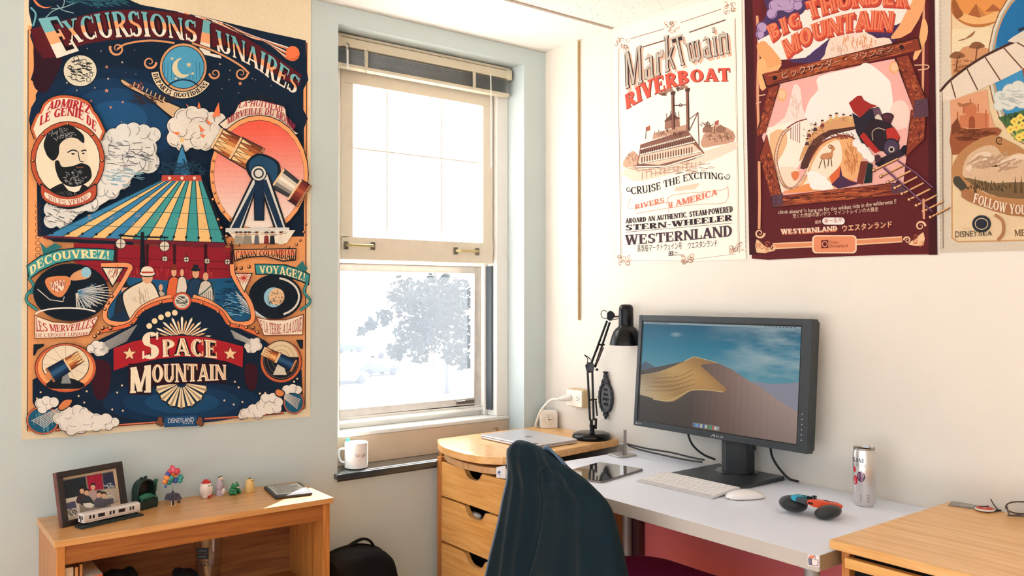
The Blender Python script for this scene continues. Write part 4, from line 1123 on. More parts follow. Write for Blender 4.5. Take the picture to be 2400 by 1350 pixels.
    I.ft('DISNEYLAND', [1178, 1068, 1385, 1056], [1178, 1030, 1385, 1020], 'd9dee0'); I.ft('P A R I S', [1300, 1078, 1380, 1072], [1300, 1066, 1380, 1060], 'd9dee0')
    I.e(172, 1045, 134, 116, DK); I.e(172, 1045, 130, 112, 'c9633f'); I.e(172, 1045, 118, 102, '1d5a78'); I.hatch(172, 1060, 90, 70, 30, 80, 5, '4f93a8', 90, 10)
    I.cloud([(150, 910, 40), (200, 890, 40), (260, 900, 40), (170, 950, 40)], 'e8e4dc', DK, 5)
    I.cloud([(300, 1030, 46), (370, 990, 56), (450, 970, 50), (500, 980, 40), (420, 1050, 60), (350, 1080, 50), (520, 1040, 56), (600, 1040, 50), (680, 1040, 50), (750, 1060, 36), (600, 1090, 44), (480, 1100, 50), (400, 1120, 46), (700, 1090, 34)], 'e8e4dc', DK, 5)
    I.lines([(80 + i * 14, 1050 + i * 8, 300 + i * 6, 945 + i * 6) for i in range(8)], 5, 'd9d8d0'); I.p([290, 940, 340, 880, 400, 872, 412, 895, 380, 940, 320, 972], DK, 3); I.p([298, 940, 342, 888, 396, 880, 404, 897, 376, 934, 322, 962], 'd98352', 3)
    I.e(2188, 900, 86, 96, DK); I.e(2188, 900, 82, 92, 'c9633f'); I.e(2188, 900, 74, 84, '1d5a78')
    I.cloud([(2130, 800, 36), (2180, 790, 36), (2220, 800, 32), (1960, 870, 40), (2020, 870, 44), (2060, 900, 40), (1920, 930, 40), (1990, 940, 56), (1860, 960, 44), (1790, 990, 40), (1900, 990, 44), (1770, 1010, 28), (2050, 950, 40)], 'e8e4dc', DK, 5)
    I.lines([(2110, 820 + i * 8, 2240 - i * 4, 880 + i * 12) for i in range(7)], 5, 'd9d8d0'); I.p([2035, 800, 2070, 790, 2115, 815, 2110, 850, 2070, 862, 2038, 840], DK, 3); I.p([2042, 806, 2070, 798, 2106, 820, 2102, 844, 2070, 852, 2046, 836], 'd98352', 3)
    I.dots([(808, 765), (525, 812), (770, 822), (505, 902), (730, 958), (815, 968), (460, 850), (155, 820), (125, 870), (545, 975), (1715, 735), (1745, 780), (1630, 885), (1705, 918), (1775, 898), (1958, 825), (2215, 712), (2190, 735), (1915, 830)], 8, 'e3cba6')
    base = [(57, -60), (400, -30), (729, -3), (728, 300), (728, 700), (727, 976), (400, 1003), (160, 1024), (50, 1031), (52, 700), (55, 300)]
    o = I.build('fabric_poster', base, 'e6d7b8', on_back, FAB, edge='d8c8a8')
    tag(o, 'tall navy and orange night-sky fabric poster with a moon, hanging left of the window', 'poster', 'fabric posters on the walls')
poster_moon()

def poster_river():
    I = Ink((1420, 0, 2.109))
    TN = 'b98f76'; RD = 'cf4f40'; PU = '3f2a35'
    # thin rule border with corner sprigs
    I.s([60, 240, 66, 700, 75, 1285], 3, '8a6f62', 0); I.s([640, 90, 650, 600, 660, 1250], 3, '8a6f62', 0); I.s([66, 240, 72, 700, 82, 1280], 1.5, TN, 0); I.s([634, 95, 644, 600, 653, 1245], 1.5, TN, 0)
    I.s([120, 192, 290, 142], 4, '9a7d6c', 0); I.s([370, 112, 570, 45], 4, '9a7d6c', 0); I.s([100, 1290, 370, 1290, 640, 1255], 2, '9a7d6c', 0)
    for x, y in ((80, 215), (620, 40), (330, 130), (90, 1280), (640, 1230), (400, 1275)):
        for k in range(12):
            I.scroll(x + rnd.uniform(-32, 32), y + rnd.uniform(-22, 26), rnd.uniform(8, 15), ('c08a72', '8a6a58')[k % 2], 4, rnd.choice((-1, 1)), rnd.uniform(0, 360), 1.1)
    I.s([180, 233, 300, 197], 7, '7a5f50', 0); I.s([412, 160, 592, 98], 7, '7a5f50', 0)
    # MARK TWAIN line
    b = [95, 430, 250, 375, 420, 315, 610, 262]; t = [88, 268, 250, 205, 420, 140, 605, 105]
    for g, c, dx, dy in ((.05, 'e2a78f', 12, 14), (.07, '3a2a2c', 2, 3), (-.03, 'b5a99c', 0, 0)):
        I.t('Mark', [95, 440, 200, 400, 345, 335], [90, 258, 200, 210, 340, 160], c, S=.15, sn=.1, ser=.04, grow=g, dx=dx, dy=dy, gap=.09); I.t('Twain', [352, 330, 480, 292, 612, 262], [318, 188, 470, 135, 600, 95], c, S=.15, sn=.1, ser=.04, grow=g, dx=dx, dy=dy, gap=.09)
    I.lines([(100 + i * 5, 425 - i * 1.65 - rnd.random() * 130, 103 + i * 5, 424 - i * 1.65 - rnd.random() * 20) for i in range(0)], 1, PU)
    I.t('RIVERBOAT', [100, 540, 200, 485, 320, 435, 450, 405, 615, 400], [92, 470, 200, 400, 320, 360, 450, 342, 612, 335], '7a2c26', S=.26, sn=.11, grow=.05, dx=3, dy=3); I.t('RIVERBOAT', [100, 540, 200, 485, 320, 435, 450, 405, 615, 400], [92, 470, 200, 400, 320, 360, 450, 342, 612, 335], 'da5343', S=.26, sn=.11)
    # a plain steamboat engraving in browns
    I.p([85, 800, 130, 745, 160, 770, 170, 810, 100, 830], 'c79d86', 2); I.p([470, 700, 500, 640, 560, 620, 630, 650, 632, 700, 540, 720, 480, 730], 'b88d76', 2); I.hatch(560, 670, 70, 30, 60, 20, 2.5, '6a4a3c', 60, 60); I.hatch(130, 780, 30, 24, 24, 16, 2, '7a5a48', 60, 60)
    I.p([100, 830, 490, 745, 640, 700, 640, 740, 420, 830, 180, 895, 110, 880], 'e3c7b4', 2); I.hatch(330, 830, 200, 34, 90, 50, 2.5, 'a8806a', -8, 6)
    for f, y0, y1 in ((1, 800, 750), (2, 735, 705), (3, 690, 668)):
        pass
    I.p([150, 822, 165, 755, 170, 715, 400, 640, 440, 690, 490, 760, 430, 790, 260, 830], '7d564a', 0); I.p([158, 806, 168, 770, 430, 710, 480, 758, 260, 815], 'd9b8a2', 0)
    for a, b_ in (((168, 765), (440, 700)), ((172, 738), (420, 672)), ((165, 808), (470, 748)), ((150, 825), (300, 822)), ((300, 822), (488, 762))):
        I.s([a[0], a[1], b_[0], b_[1]], 7, 'efe0d0', 0); I.s([a[0], a[1] + 4, b_[0], b_[1] + 4], 2, '4a302a', 0)
    I.lines([(175 + i * 11, 764 - i * 2.65, 176 + i * 11, 742 - i * 2.6) for i in range(24)], 3, '3f2824'); I.lines([(178 + i * 13, 805 - i * 2.6, 178 + i * 13, 775 - i * 2.6) for i in range(20)], 5, '5a3c34'); I.lines([(190 + i * 12, 738 - i * 3, 190 + i * 12, 716 - i * 2.9) for i in range(18)], 4, '8a6656')
    I.p([230, 690, 235, 660, 400, 615, 410, 640], 'b58d78', 0); I.hatch(320, 655, 80, 16, 40, 18, 2.5, '5a3c34', 80, 20)
    I.p([290, 640, 292, 600, 362, 585, 366, 625], '94685a', 0); I.p([285, 602, 325, 560, 368, 586], '6a463c', 0); I.lines([(300, 600, 300, 560), (320, 595, 320, 548), (345, 590, 345, 555), (360, 586, 360, 550)], 3, '5a3c34')
    for x, y0, y1 in ((330, 450, 640), (402, 435, 645)):
        I.s([x, y0, x + 4, y1], 15, '3f2824', 0); I.s([x - 2, y0, x + 2, y1], 7, '8a5c4e', 0); I.raw([[(x - 12, y0), (x - 9, y0 + 18), (x + 11, y0 + 18), (x + 14, y0)]], lin('4a302a'))
    I.s([338, 522, 400, 518], 4, '4a302a', 0); I.ring(369, 520, 8, 9, 3, '4a302a')
    for pts in ([330, 450, 310, 445, 285, 465, 262, 458], [402, 436, 385, 428, 362, 440]): I.s(pts, 16, '9a7364', 5); I.hatch(pts[4], pts[5], 22, 8, 14, 18, 3, '5a3c34', 10, 60)
    I.lines([(410, 650, 455, 555), (455, 555, 460, 720), (455, 555, 400, 600)], 4, '6a463c')
    for x, y in ((200, 628), (540, 600)): I.lines([(x, y, x - 4, y + 60)], 3, '4a302a'); I.p([x, y, x + 18, y - 8, x + 18, y + 16, x, y + 22], 'a35a4a')
    for x in (500, 565): I.p([x - 22, 655, x - 22, 635, x, 615, x + 28, 632, x + 26, 655], '8a6454'); 
    I.hatch(500, 615, 30, 14, 30, 14, 3, '6a4a3c', 50, 70)
    I.lines([(180 + i * 22, 850 - i * 4, 180 + i * 22, 885 - i * 5) for i in range(14)], 4, 'b18b76')
    # captions
    I.t('CRUISE THE EXCITING', [125, 962, 220, 950, 330, 915, 450, 885, 580, 888], [122, 925, 220, 912, 330, 880, 450, 852, 578, 856], '262229', S=.18, sn=.08); I.scroll(112, 935, 14, '262229', 5, 1, 0); I.scroll(602, 872, 16, '262229', 5, -1, 180)
    I.s([125, 975, 120, 1030, 300, 1000, 310, 1050], 3, 'c9a08c'); I.s([150, 1055, 300, 1030, 450, 1010, 590, 1000, 600, 920, 570, 940, 330, 965, 300, 1010], 3, 'c9a08c', 3); I.p([340, 945, 345, 925, 460, 905, 440, 935], 'dcbfa9')
    I.t('RIVERS', [145, 1035, 290, 1003], [142, 1012, 286, 975], 'd8705e', S=.2, sn=.09); I.t('of', [308, 1030, 330, 1026], [306, 1000, 328, 996], 'd8705e', S=.16, sn=.09); I.ft('of', [310, 1030, 330, 1026], [310, 1005, 330, 1000], 'd8705e'); I.t('AMERICA', [345, 1020, 440, 998, 550, 962], [342, 990, 440, 965, 548, 934], 'd8705e', S=.22, sn=.09)
    I.t('ABOARD AN AUTHENTIC, STEAM-POWERED', [97, 1105, 300, 1085, 628, 1048], [97, 1080, 300, 1060, 626, 1018], '2b2129', S=.26, sn=.11, gap=.05); I.t('STERN-WHEELER', [97, 1140, 300, 1124, 625, 1090], [97, 1112, 300, 1096, 624, 1060], '2b2129', S=.26, sn=.1, ser=.12)
    I.s([97, 1148, 625, 1103], 2, '6a5560', 0); I.t('WESTERNLAND', [97, 1212, 300, 1196, 625, 1168], [95, 1162, 300, 1148, 624, 1112], '44313d', S=.22, sn=.1, ser=.1)
    I.ft('蒸気船マークトウェイン号', [155, 1243, 375, 1228], [155, 1216, 375, 1202], '3a3036'); I.ft('ウエスタンランド', [405, 1228, 550, 1216], [405, 1202, 550, 1188], '3a3036')
    I.p([310, 1242, 330, 1241, 330, 1264, 310, 1266], '3a3036'); I.ring(320, 1253, 8, 9, 2.5, 'e8ddd0'); I.ft('Tokyo', [334, 1252, 356, 1251], [334, 1244, 356, 1243], '3a3036'); I.ft('Disneyland.', [334, 1264, 384, 1262], [334, 1256, 384, 1254], '3a3036')
    # stitched hem
    I.lines([(683 + i * .12, 60 + i * 24, 683.4 + i * .12, 72 + i * 24) for i in range(50)], 1.6, 'c9a890'); I.lines([(36, 150 + i * 22, 36, 160 + i * 22) for i in range(52)], 1.4, 'd8c4b4')
    I.use(0, 0, 1)
    base = [(1437, 66), (1590, 22), (1738, -22), (1741, 300), (1746, 500), (1748, 608), (1600, 613), (1447, 621), (1442, 350)]
    o = I.build('fabric_poster', base, 'ece3d6', on_right, FAB, edge='d9c9ae')
    tag(o, 'cream fabric poster with a brown paddle steamer, nearest the corner on the right wall', 'poster', 'fabric posters on the walls')
poster_river()

def poster_mine():
    I = Ink((1740, 0, 4.354))
    MA = '5d1a20'; WD = '8a3a28'; WL = 'c56a3e'; WDK = '3a1714'
    # hem band and inner border
    I.p([20, -60, 100, -60, 160, 2600, 70, 2600], '45141c'); I.p([1900, -60, 1960, -60, 1990, 2600, 1900, 2600], '45141c')
    I.p([100, -60, 190, -60, 200, 800, 160, 1350, 140, 1350, 130, 400], '6a2026')
    I.s([150, 160, 165, 500, 155, 900, 165, 1340], 26, 'e0a07a', 3); I.s([1850, -40, 1850, 300, 1840, 940], 24, 'e0a07a', 3)
    # sky: violet storm, banner, rock
    I.p([230, -60, 640, -60, 900, 400, 860, 600, 520, 640, 160, 430, 180, 250, 260, 120], '4a3560', 2); I.p([860, 330, 1600, 250, 1560, 420, 900, 560], '463058', 0)
    I.cloud([(330, 60, 60), (400, 20, 60), (470, 60, 66), (300, 140, 50), (520, 10, 50), (200, 280, 50), (560, 50, 50), (180, 350, 40), (560, -30, 60)], 'b79ac2', '5a3f72', 10)
    I.p([160, 410, 400, 290, 620, 130, 640, 100, 1750, -60, 1830, -60, 1770, 150, 1580, 250, 1200, 350, 880, 400, 640, 590, 300, 620, 180, 520], 'f1e6dc', 0)
    I.p([160, 450, 230, 420, 380, 590, 390, 660, 260, 700, 150, 500], 'e9a56c', 2); I.p([150, 640, 230, 600, 260, 700, 400, 650, 360, 720, 240, 900, 180, 900], 'f0b47c', 2)
    I.p([1740, 0, 1850, -60, 1860, 60, 1720, 330, 1540, 400, 1520, 370, 1600, 260], 'eda873', 2); I.p([1840, 180, 1890, 260, 1880, 400, 1780, 600, 1740, 590, 1800, 400], 'f0b47c', 2)
    I.p([880, 420, 960, 370, 1250, 330, 1370, 390, 1500, 390, 1500, 560, 840, 640, 840, 560], 'f0d6c4', 2); I.hatch(1180, 430, 180, 70, 40, 70, 7, 'e0905c', 85, 20); I.hatch(1000, 480, 100, 60, 20, 60, 5, 'd8a88c', 80, 20)
    I.s([680, 560, 720, 520, 790, 470], 8, 'e6def0', 0)
    # lettering
    for g, c, dx, dy in ((.12, 'a8382c', 16, 28), (.12, 'cf4c38', 10, 20), (.1, 'd8573f', 0, 0), (.0, 'f0855e', 0, 0)):
        I.t('BIG', [300, 420, 430, 330, 600, 260], [240, 265, 400, 185, 575, 110], c, S=.26, sn=.15, ser=.06, grow=g, dx=dx, dy=dy)
        I.t('THUNDER', [680, 190, 1000, 90, 1300, 50, 1700, 70], [630, 20, 1000, -95, 1300, -150, 1700, -140], c, S=.26, sn=.15, ser=.06, grow=g, dx=dx, dy=dy)
        I.t('MOUNTAIN', [450, 590, 700, 430, 1000, 330, 1250, 300, 1520, 310], [395, 420, 700, 250, 950, 170, 1250, 110, 1550, 115], c, S=.26, sn=.15, ser=.06, grow=g, dx=dx, dy=dy)
    for tx, b, t in (('BIG', [300, 420, 430, 330, 600, 260], [240, 265, 400, 185, 575, 110]), ('THUNDER', [680, 190, 1000, 90, 1300, 50, 1700, 70], [630, 20, 1000, -95, 1300, -150, 1700, -140]), ('MOUNTAIN', [450, 590, 700, 430, 1000, 330, 1250, 300, 1520, 310], [395, 420, 700, 250, 950, 170, 1250, 110, 1550, 115])):
        I.t(tx, b, t, 'b8453a', S=.05, sn=.03, ser=0)
    # picture field inside the beam frame
    I.p([380, 850, 600, 780, 1130, 690, 1550, 600, 1720, 1110, 1680, 1500, 1640, 1900, 1480, 1720, 1560, 1870, 390, 2000, 200, 1400, 320, 1000], 'f0b9b0', 0)
    I.p([230, 1310, 320, 1000, 380, 860, 780, 760, 1130, 680, 1550, 600, 1740, 1110, 1660, 1700, 1560, 1870, 1000, 1980, 400, 2010], 'eeb0a8', 0)
    I.p([780, 780, 1150, 690, 1250, 640, 1340, 680, 1480, 800, 1520, 900, 1540, 1300, 1400, 1500, 660, 1480, 660, 1080, 770, 920], 'f1ebe4', 3)
    I.p([490, 1000, 520, 880, 545, 860, 590, 900, 610, 1080, 640, 1180, 650, 1300, 300, 1310, 430, 1200], 'f3dcd2', 2); I.hatch(540, 1080, 60, 120, 40, 60, 3, 'd9a090', 80, 20); I.p([1520, 1080, 1620, 1020, 1700, 1100, 1680, 1300, 1500, 1300], 'f2d3c6', 2)
    for x, y in ((400, 970), (1545, 690)): I.e(x, y, 52, 66, 'edae7e'); I.e(x + 6, y - 6, 34, 44, 'f0c49c')
    I.use(1740, 300, 4.219)
    I.p([240, 0, 480, -60, 700, -60, 700, 130, 400, 640, 380, 640, 230, 100], 'f4ead9', 0)
    I.p([270, 60, 420, 20, 440, 160, 350, 330, 300, 330], 'e9b98c', 2); I.p([330, 420, 460, 380, 560, 420, 540, 560, 400, 620], 'f0d8c0', 2); I.p([480, 440, 560, 430, 550, 500, 510, 520], 'dd7a4c', 2)
    I.p([460, -30, 620, -90, 640, -60, 540, 40, 480, 30], 'f4ead9'); I.s([440, 0, 540, -60, 640, -90], 12, '7a2a24', 4)
    I.lines([(480 + i * 22, -10 - i * 12, 478 + i * 22, 110 + i * 10) for i in range(5)], 6, '8a342c')
    I.s([470, 0, 400, 60, 350, 180, 330, 300, 350, 420, 400, 550, 470, 600, 540, 570, 620, 470, 670, 340, 720, 220, 800, 140], 30, 'b06a48', 5); I.s([470, 0, 400, 60, 350, 180, 330, 300, 350, 420, 400, 550, 470, 600, 540, 570, 620, 470, 670, 340, 720, 220, 800, 140], 16, 'f0d8bc', 5)
    tp = sm2(prs([470, 0, 400, 60, 350, 180, 330, 300, 350, 420, 400, 550, 470, 600, 540, 570, 620, 470]), 7)
    I.lines([(x - 18, y - 6, x + 18, y + 6) for x, y in tp], 4, '8a4a34')
    I.p([570, 400, 620, 260, 700, 120, 860, 20, 1120, -30, 1130, 10, 880, 70, 750, 170, 680, 280, 650, 390], '54312c', 2); I.p([560, 330, 600, 200, 680, 60, 850, -80, 1120, -120, 1130, -20, 860, 20, 690, 130, 610, 280], 'd8a06e', 2); I.hatch(720, 60, 120, 120, 60, 40, 5, '8a5a3e', 60, 60)
    for x, y in ((660, 40), (720, -20), (790, -60), (870, -110), (930, -130), (1000, -120), (1070, -110), (640, 120)):
        I.e(x, y, 16, 18, 'e3bd98'); I.p([x - 22, y + 50, x - 14, y + 16, x + 14, y + 16, x + 22, y + 50], rnd.choice(('c58a5c', '7a3a30', 'd9b070', '4a3038')), 0); I.e(x, y - 14, 15, 8, '4a2a24')
    # round hill with a small ram, foreground rocks
    I.p([560, 600, 640, 470, 680, 330, 760, 190, 860, 110, 1000, 80, 1120, 110, 1190, 230, 1170, 400, 1120, 500, 900, 600], 'ebb078', 3); I.p([580, 610, 650, 480, 690, 360, 770, 220, 860, 150, 960, 130, 980, 330, 860, 480, 700, 600], 'f3e2ca', 3)
    I.hatch(1070, 300, 70, 160, 60, 90, 6, 'c97a48', 80, 15); I.s([660, 340, 720, 220, 800, 140, 900, 95, 1010, 75, 1110, 110, 1180, 200], 16, '7a3428', 5); I.hatch(1000, 80, 130, 30, 40, 44, 7, '8a4434', 35, 20)
    I.p([770, 300, 780, 265, 830, 245, 870, 240, 880, 210, 860, 180, 900, 175, 918, 210, 900, 230, 890, 290, 850, 310, 800, 310], 'c98a60', 3); I.ring(870, 185, 22, 22, 8, '8a5638')
    I.lines([(790, 300, 755, 400), (805, 305, 820, 400), (855, 300, 845, 380), (875, 290, 885, 380)], 9, '6a3c2c')
    I.p([390, 640, 540, 590, 700, 540, 880, 600, 700, 625, 500, 640], 'e9935a', 2); I.p([640, 440, 720, 430, 830, 500, 900, 600, 700, 610, 660, 540], 'f6f0e8', 2); I.p([860, 480, 970, 370, 990, 480, 1160, 550, 1000, 590, 890, 570], 'dc6a3c', 0); I.p([970, 370, 985, 470, 1060, 520, 1160, 550, 950, 600, 880, 560, 960, 480], '4a2a4a', 0)
    # plain mine engine: dark body, smokestack, red cab
    I.use(1740, 0, 4.354)
    I.p([1085, 1050, 1170, 980, 1215, 975, 1240, 1020, 1310, 1060, 1380, 1080, 1300, 1110, 1200, 1200, 1130, 1140], 'a02a26', 0); I.p([1120, 1150, 1200, 1200, 1300, 1110, 1390, 1090, 1430, 1170, 1480, 1350, 1380, 1500, 1240, 1500, 1160, 1350], '2a2432', 0)
    I.p([1330, 1110, 1400, 1100, 1430, 1180, 1360, 1240], '6a4a5c', 0); I.e(1480, 1190, 66, 40, '2e1a20'); I.p([1415, 1195, 1546, 1190, 1500, 1300, 1450, 1300], '4a2230', 0); I.e(1480, 1188, 50, 26, '5a3038'); I.p([1350, 1200, 1390, 1165, 1430, 1230, 1380, 1250], 'd8c8b8', 2)
    I.use(1740, 300, 4.219)
    I.p([1150, 80, 1200, 0, 1280, -100, 1450, -60, 1500, 0, 1560, 90, 1540, 160, 1440, 240, 1320, 220, 1220, 140], '2a1c26', 0); I.p([1200, 40, 1280, 140, 1360, 230, 1310, 250, 1210, 150, 1160, 80], 'b02c26', 0); I.p([1420, 10, 1500, -10, 1560, 90, 1530, 130, 1430, 120], 'b6322a', 0); I.s([1290, 120, 1285, 40, 1340, 0, 1410, 20], 7, 'd8c0a8')
    I.e(1470, 190, 84, 90, '221a26'); I.e(1470, 190, 70, 76, '4a3a52'); I.e(1474, 212, 30, 30, 'cfc0b0'); I.e(1474, 212, 18, 18, '1c1620'); I.p([1320, 320, 1600, 190, 1640, 230, 1600, 270, 1360, 390, 1310, 360], '2e2430', 0); I.e(1610, 215, 40, 46, '181320'); I.e(1370, 350, 40, 40, '181320'); I.e(1335, 300, 34, 38, '4a2a34')
    I.cloud([(1130, 150, 40), (1180, 200, 46), (1230, 260, 46), (1270, 300, 36), (1210, 230, 40)], 'f1ece6', 'd8c8c0', 4, False)
    # beams
    def beam(q, n=40, ang=0):
        I.p(q, WDK, 0); cx = sum(q[::2]) / (len(q) // 2); cy = sum(q[1::2]) / (len(q) // 2)
        k = [cx + (v - cx) * .985 if i % 2 == 0 else cy + (v - cy) * (.93 if abs(ang) < 45 else .985) for i, v in enumerate(q)]
        if abs(ang) >= 45: k = [cx + (v - cx) * .9 if i % 2 == 0 else cy + (v - cy) * .985 for i, v in enumerate(q)]
        I.p(k, WD, 0)
        # grain strokes inside the beam
        n4 = len(q) // 2
        P = [(q[2 * i], q[2 * i + 1]) for i in range(n4)]
        o = []
        for i in range(n):
            u = rnd.uniform(.03, .85); v = rnd.uniform(.1, .9)
            def BL(u, v):
                a = (P[0][0] + (P[1][0] - P[0][0]) * u, P[0][1] + (P[1][1] - P[0][1]) * u); b = (P[3][0] + (P[2][0] - P[3][0]) * u, P[3][1] + (P[2][1] - P[3][1]) * u)
                return (a[0] + (b[0] - a[0]) * v, a[1] + (b[1] - a[1]) * v)
            w = rnd.uniform(-.08, .08)
            o.append(([BL(u, v), BL(u + .05, v + w), BL(u + .1, v)], i % 3))
        for c in (0, 1, 2):
            polys = []
            for p, k_ in o:
                if k_ == c: polys += I.strip(p, 9)
            I.raw(polys, lin((WL, '4e1f19', 'a4502f')[c]))
    beam([160, 290, 240, 60, 400, 690, 290, 700], 70, 90)
    beam([280, 680, 1500, 540, 1650, 650, 300, 790], 110)
    I.use(1740, 0, 4.354)
    beam([270, 900, 385, 860, 240, 1350, 130, 1400], 50, 90); beam([1555, 585, 1690, 560, 1880, 1010, 1750, 1120], 70, 90); beam([1720, 1120, 1880, 1120, 1860, 1420, 1660, 1600], 50, 90)
    beam([200, 760, 1800, 375, 1830, 500, 240, 890], 130); I.dots([(330, 795), (1625, 480)], 24, '241014')
    I.ft('ビックサンダー・マウンテン', [410, 800, 900, 680, 1200, 600, 1545, 520], [400, 735, 900, 615, 1200, 545, 1540, 470], '2a100e', dx=6, dy=6); I.ft('ビックサンダー・マウンテン', [410, 800, 900, 680, 1200, 600, 1545, 520], [400, 735, 900, 615, 1200, 545, 1540, 470], 'e0a488')
    I.p([1760, 1020, 1890, 1000, 1900, 1190, 1740, 1200], '5a3a4a'); I.rivets([(1795, 1055), (1830, 1030), (1800, 1165), (1845, 1165)], 12, '2a1820', '8a6a78')
    for q in ([1755, 665, 1890, 665, 1890, 700, 1790, 715], [150, 980, 235, 965], [140, 1060, 190, 1040]): I.s(q, 12, 'e3b08c', 3)
    # rails running off at lower right
    I.use(1740, 300, 4.219)
    I.p([290, 670, 400, 650, 400, 760, 300, 780], '5a3a4a'); I.p([1465, 560, 1560, 540, 1640, 640, 1480, 650], '5a3a4a'); I.rivets([(325, 700), (380, 690), (320, 745), (380, 735), (1500, 590)], 10, '2a1820', '8a6a78')
    I.p([1170, 330, 1240, 330, 1190, 560, 1130, 540], '7a3428', 0); I.p([1240, 340, 1290, 360, 1280, 540, 1200, 550], '1e2a2c', 0)
    for i in range(9):
        x, y = 1300 + i * 70, 400 + i * 58
        I.s([x, y + 20, x + 240 - i * 6, y - 95 + i * 2], 22, '6a2c20', 0); I.s([x, y + 16, x + 236 - i * 6, y - 98 + i * 2], 14, 'e3b07a', 0); I.rivets([(x, y + 20)], 20, '6a2c20', 'e9c090')
    I.s([1395, 390, 1620, 590, 1875, 830], 22, '3a1c2c', 0); I.s([1395, 386, 1620, 586, 1875, 826], 12, '8a5a78', 0); I.s([1540, 325, 1720, 450, 1880, 590], 18, '3a1c2c', 0); I.s([1540, 322, 1720, 447, 1880, 587], 10, '8a5a78', 0)
    # foot: captions and gilt border
    I.s([165, 330, 170, 700, 165, 1000], 26, 'e0a07a', 0); I.s([1790, 700, 1795, 900], 22, 'e0a07a', 0)
    for w, c in ((60, 'f0c49a'), (36, 'e08f66')): I.s([300, 1168, 720, 1150], w, c, 0); I.s([1100, 1130, 1580, 1100], w, c, 0)
    I.p(rrect(690, 1130, 1060, 1240, 40), 'f3d2b0'); I.p(rrect(705, 1115, 1072, 1228, 34), 'e88f68')
    I.p([780, 1110, 850, 1108, 850, 1188, 780, 1190], '6a1a20'); I.ring(815, 1149, 28, 30, 8, 'f0a884')
    I.ft('Tokyo', [860, 1142, 950, 1140], [860, 1116, 950, 1114], '6a1a20'); I.ft('Disneyland.', [860, 1182, 1048, 1176], [860, 1152, 1048, 1148], '6a1a20')
    for x, y, f in ((170, 1160, 1), (1760, 1090, -1)):
        I.p([x - 30 * f, y + 70, x - 30 * f, y - 60, x + 40 * f, y, x + 120 * f, y + 60], 'f0c49a', 2)
        for k in range(6): I.scroll(x + f * rnd.uniform(-20, 90), y + rnd.uniform(-20, 60), 26, 'c9744e', 8, rnd.choice((-1, 1)), rnd.uniform(0, 360), 1.2)
        I.scroll(x, y - 120, 50, 'f0c49a', 22, f, 0); I.scroll(x + f * 130, y + 20, 36, 'f0c49a', 18, -f, 180)
    I.ft("climb aboard 'n hang on for the wildest ride in the wilderness !!", [355, 850, 900, 815, 1520, 745], [355, 815, 900, 775, 1520, 702], 'f0d9c0')
    I.ft('荒くれ西部の凄いやつ', [498, 890, 868, 862], [498, 856, 868, 828], 'f0cbb0'); I.ft('マイントレインの大暴走', [905, 858, 1345, 820], [905, 822, 1345, 785], 'f0cbb0')
    I.p(rrect(790, 1012, 885, 955, 34), 'f3ece4'); I.ft('提供', [718, 946, 778, 942], [718, 920, 778, 916], 'f0cbb0'); I.ft('第一生命', [808, 938, 990, 926], [808, 902, 990, 890], 'b8504a')
    I.t('WESTERNLAND', [385, 1052, 650, 1040, 945, 1018], [378, 1000, 650, 988, 940, 966], 'd8794e', S=.26, sn=.12, ser=.1, grow=.08, dy=5); I.t('WESTERNLAND', [385, 1046, 650, 1034, 940, 1012], [378, 1000, 650, 988, 938, 966], 'f3e0c8', S=.24, sn=.11, ser=.1)
    I.ft('ウエスタンランド', [985, 1020, 1475, 975], [985, 968, 1475, 925], 'd8794e', dx=5, dy=6); I.ft('ウエスタンランド', [985, 1020, 1475, 975], [985, 968, 1475, 925], 'f0cda8')
    I.lines([(120 + i * 36, 1262 - i * .6, 118 + i * 36, 1282 - i * .6) for i in range(48)], 5, '8a3a3c'); I.s([1890, -40, 1905, 600, 1915, 1230], 4, '2c0a12', 0)
    I.use(0, 0, 1)
    base = [(1750, -40), (1960, -110), (2181, -160), (2184, 0), (2190, 250), (2193, 520), (2194, 596), (2080, 597), (1900, 604), (1800, 609), (1762, 606), (1757, 350)]
    o = I.build('fabric_poster', base, '5f1c22', on_right, FAB2, edge='3a1016')
    tag(o, 'maroon fabric poster with a mine train framed by timber beams, middle of the right wall', 'poster', 'fabric posters on the walls')
poster_mine()

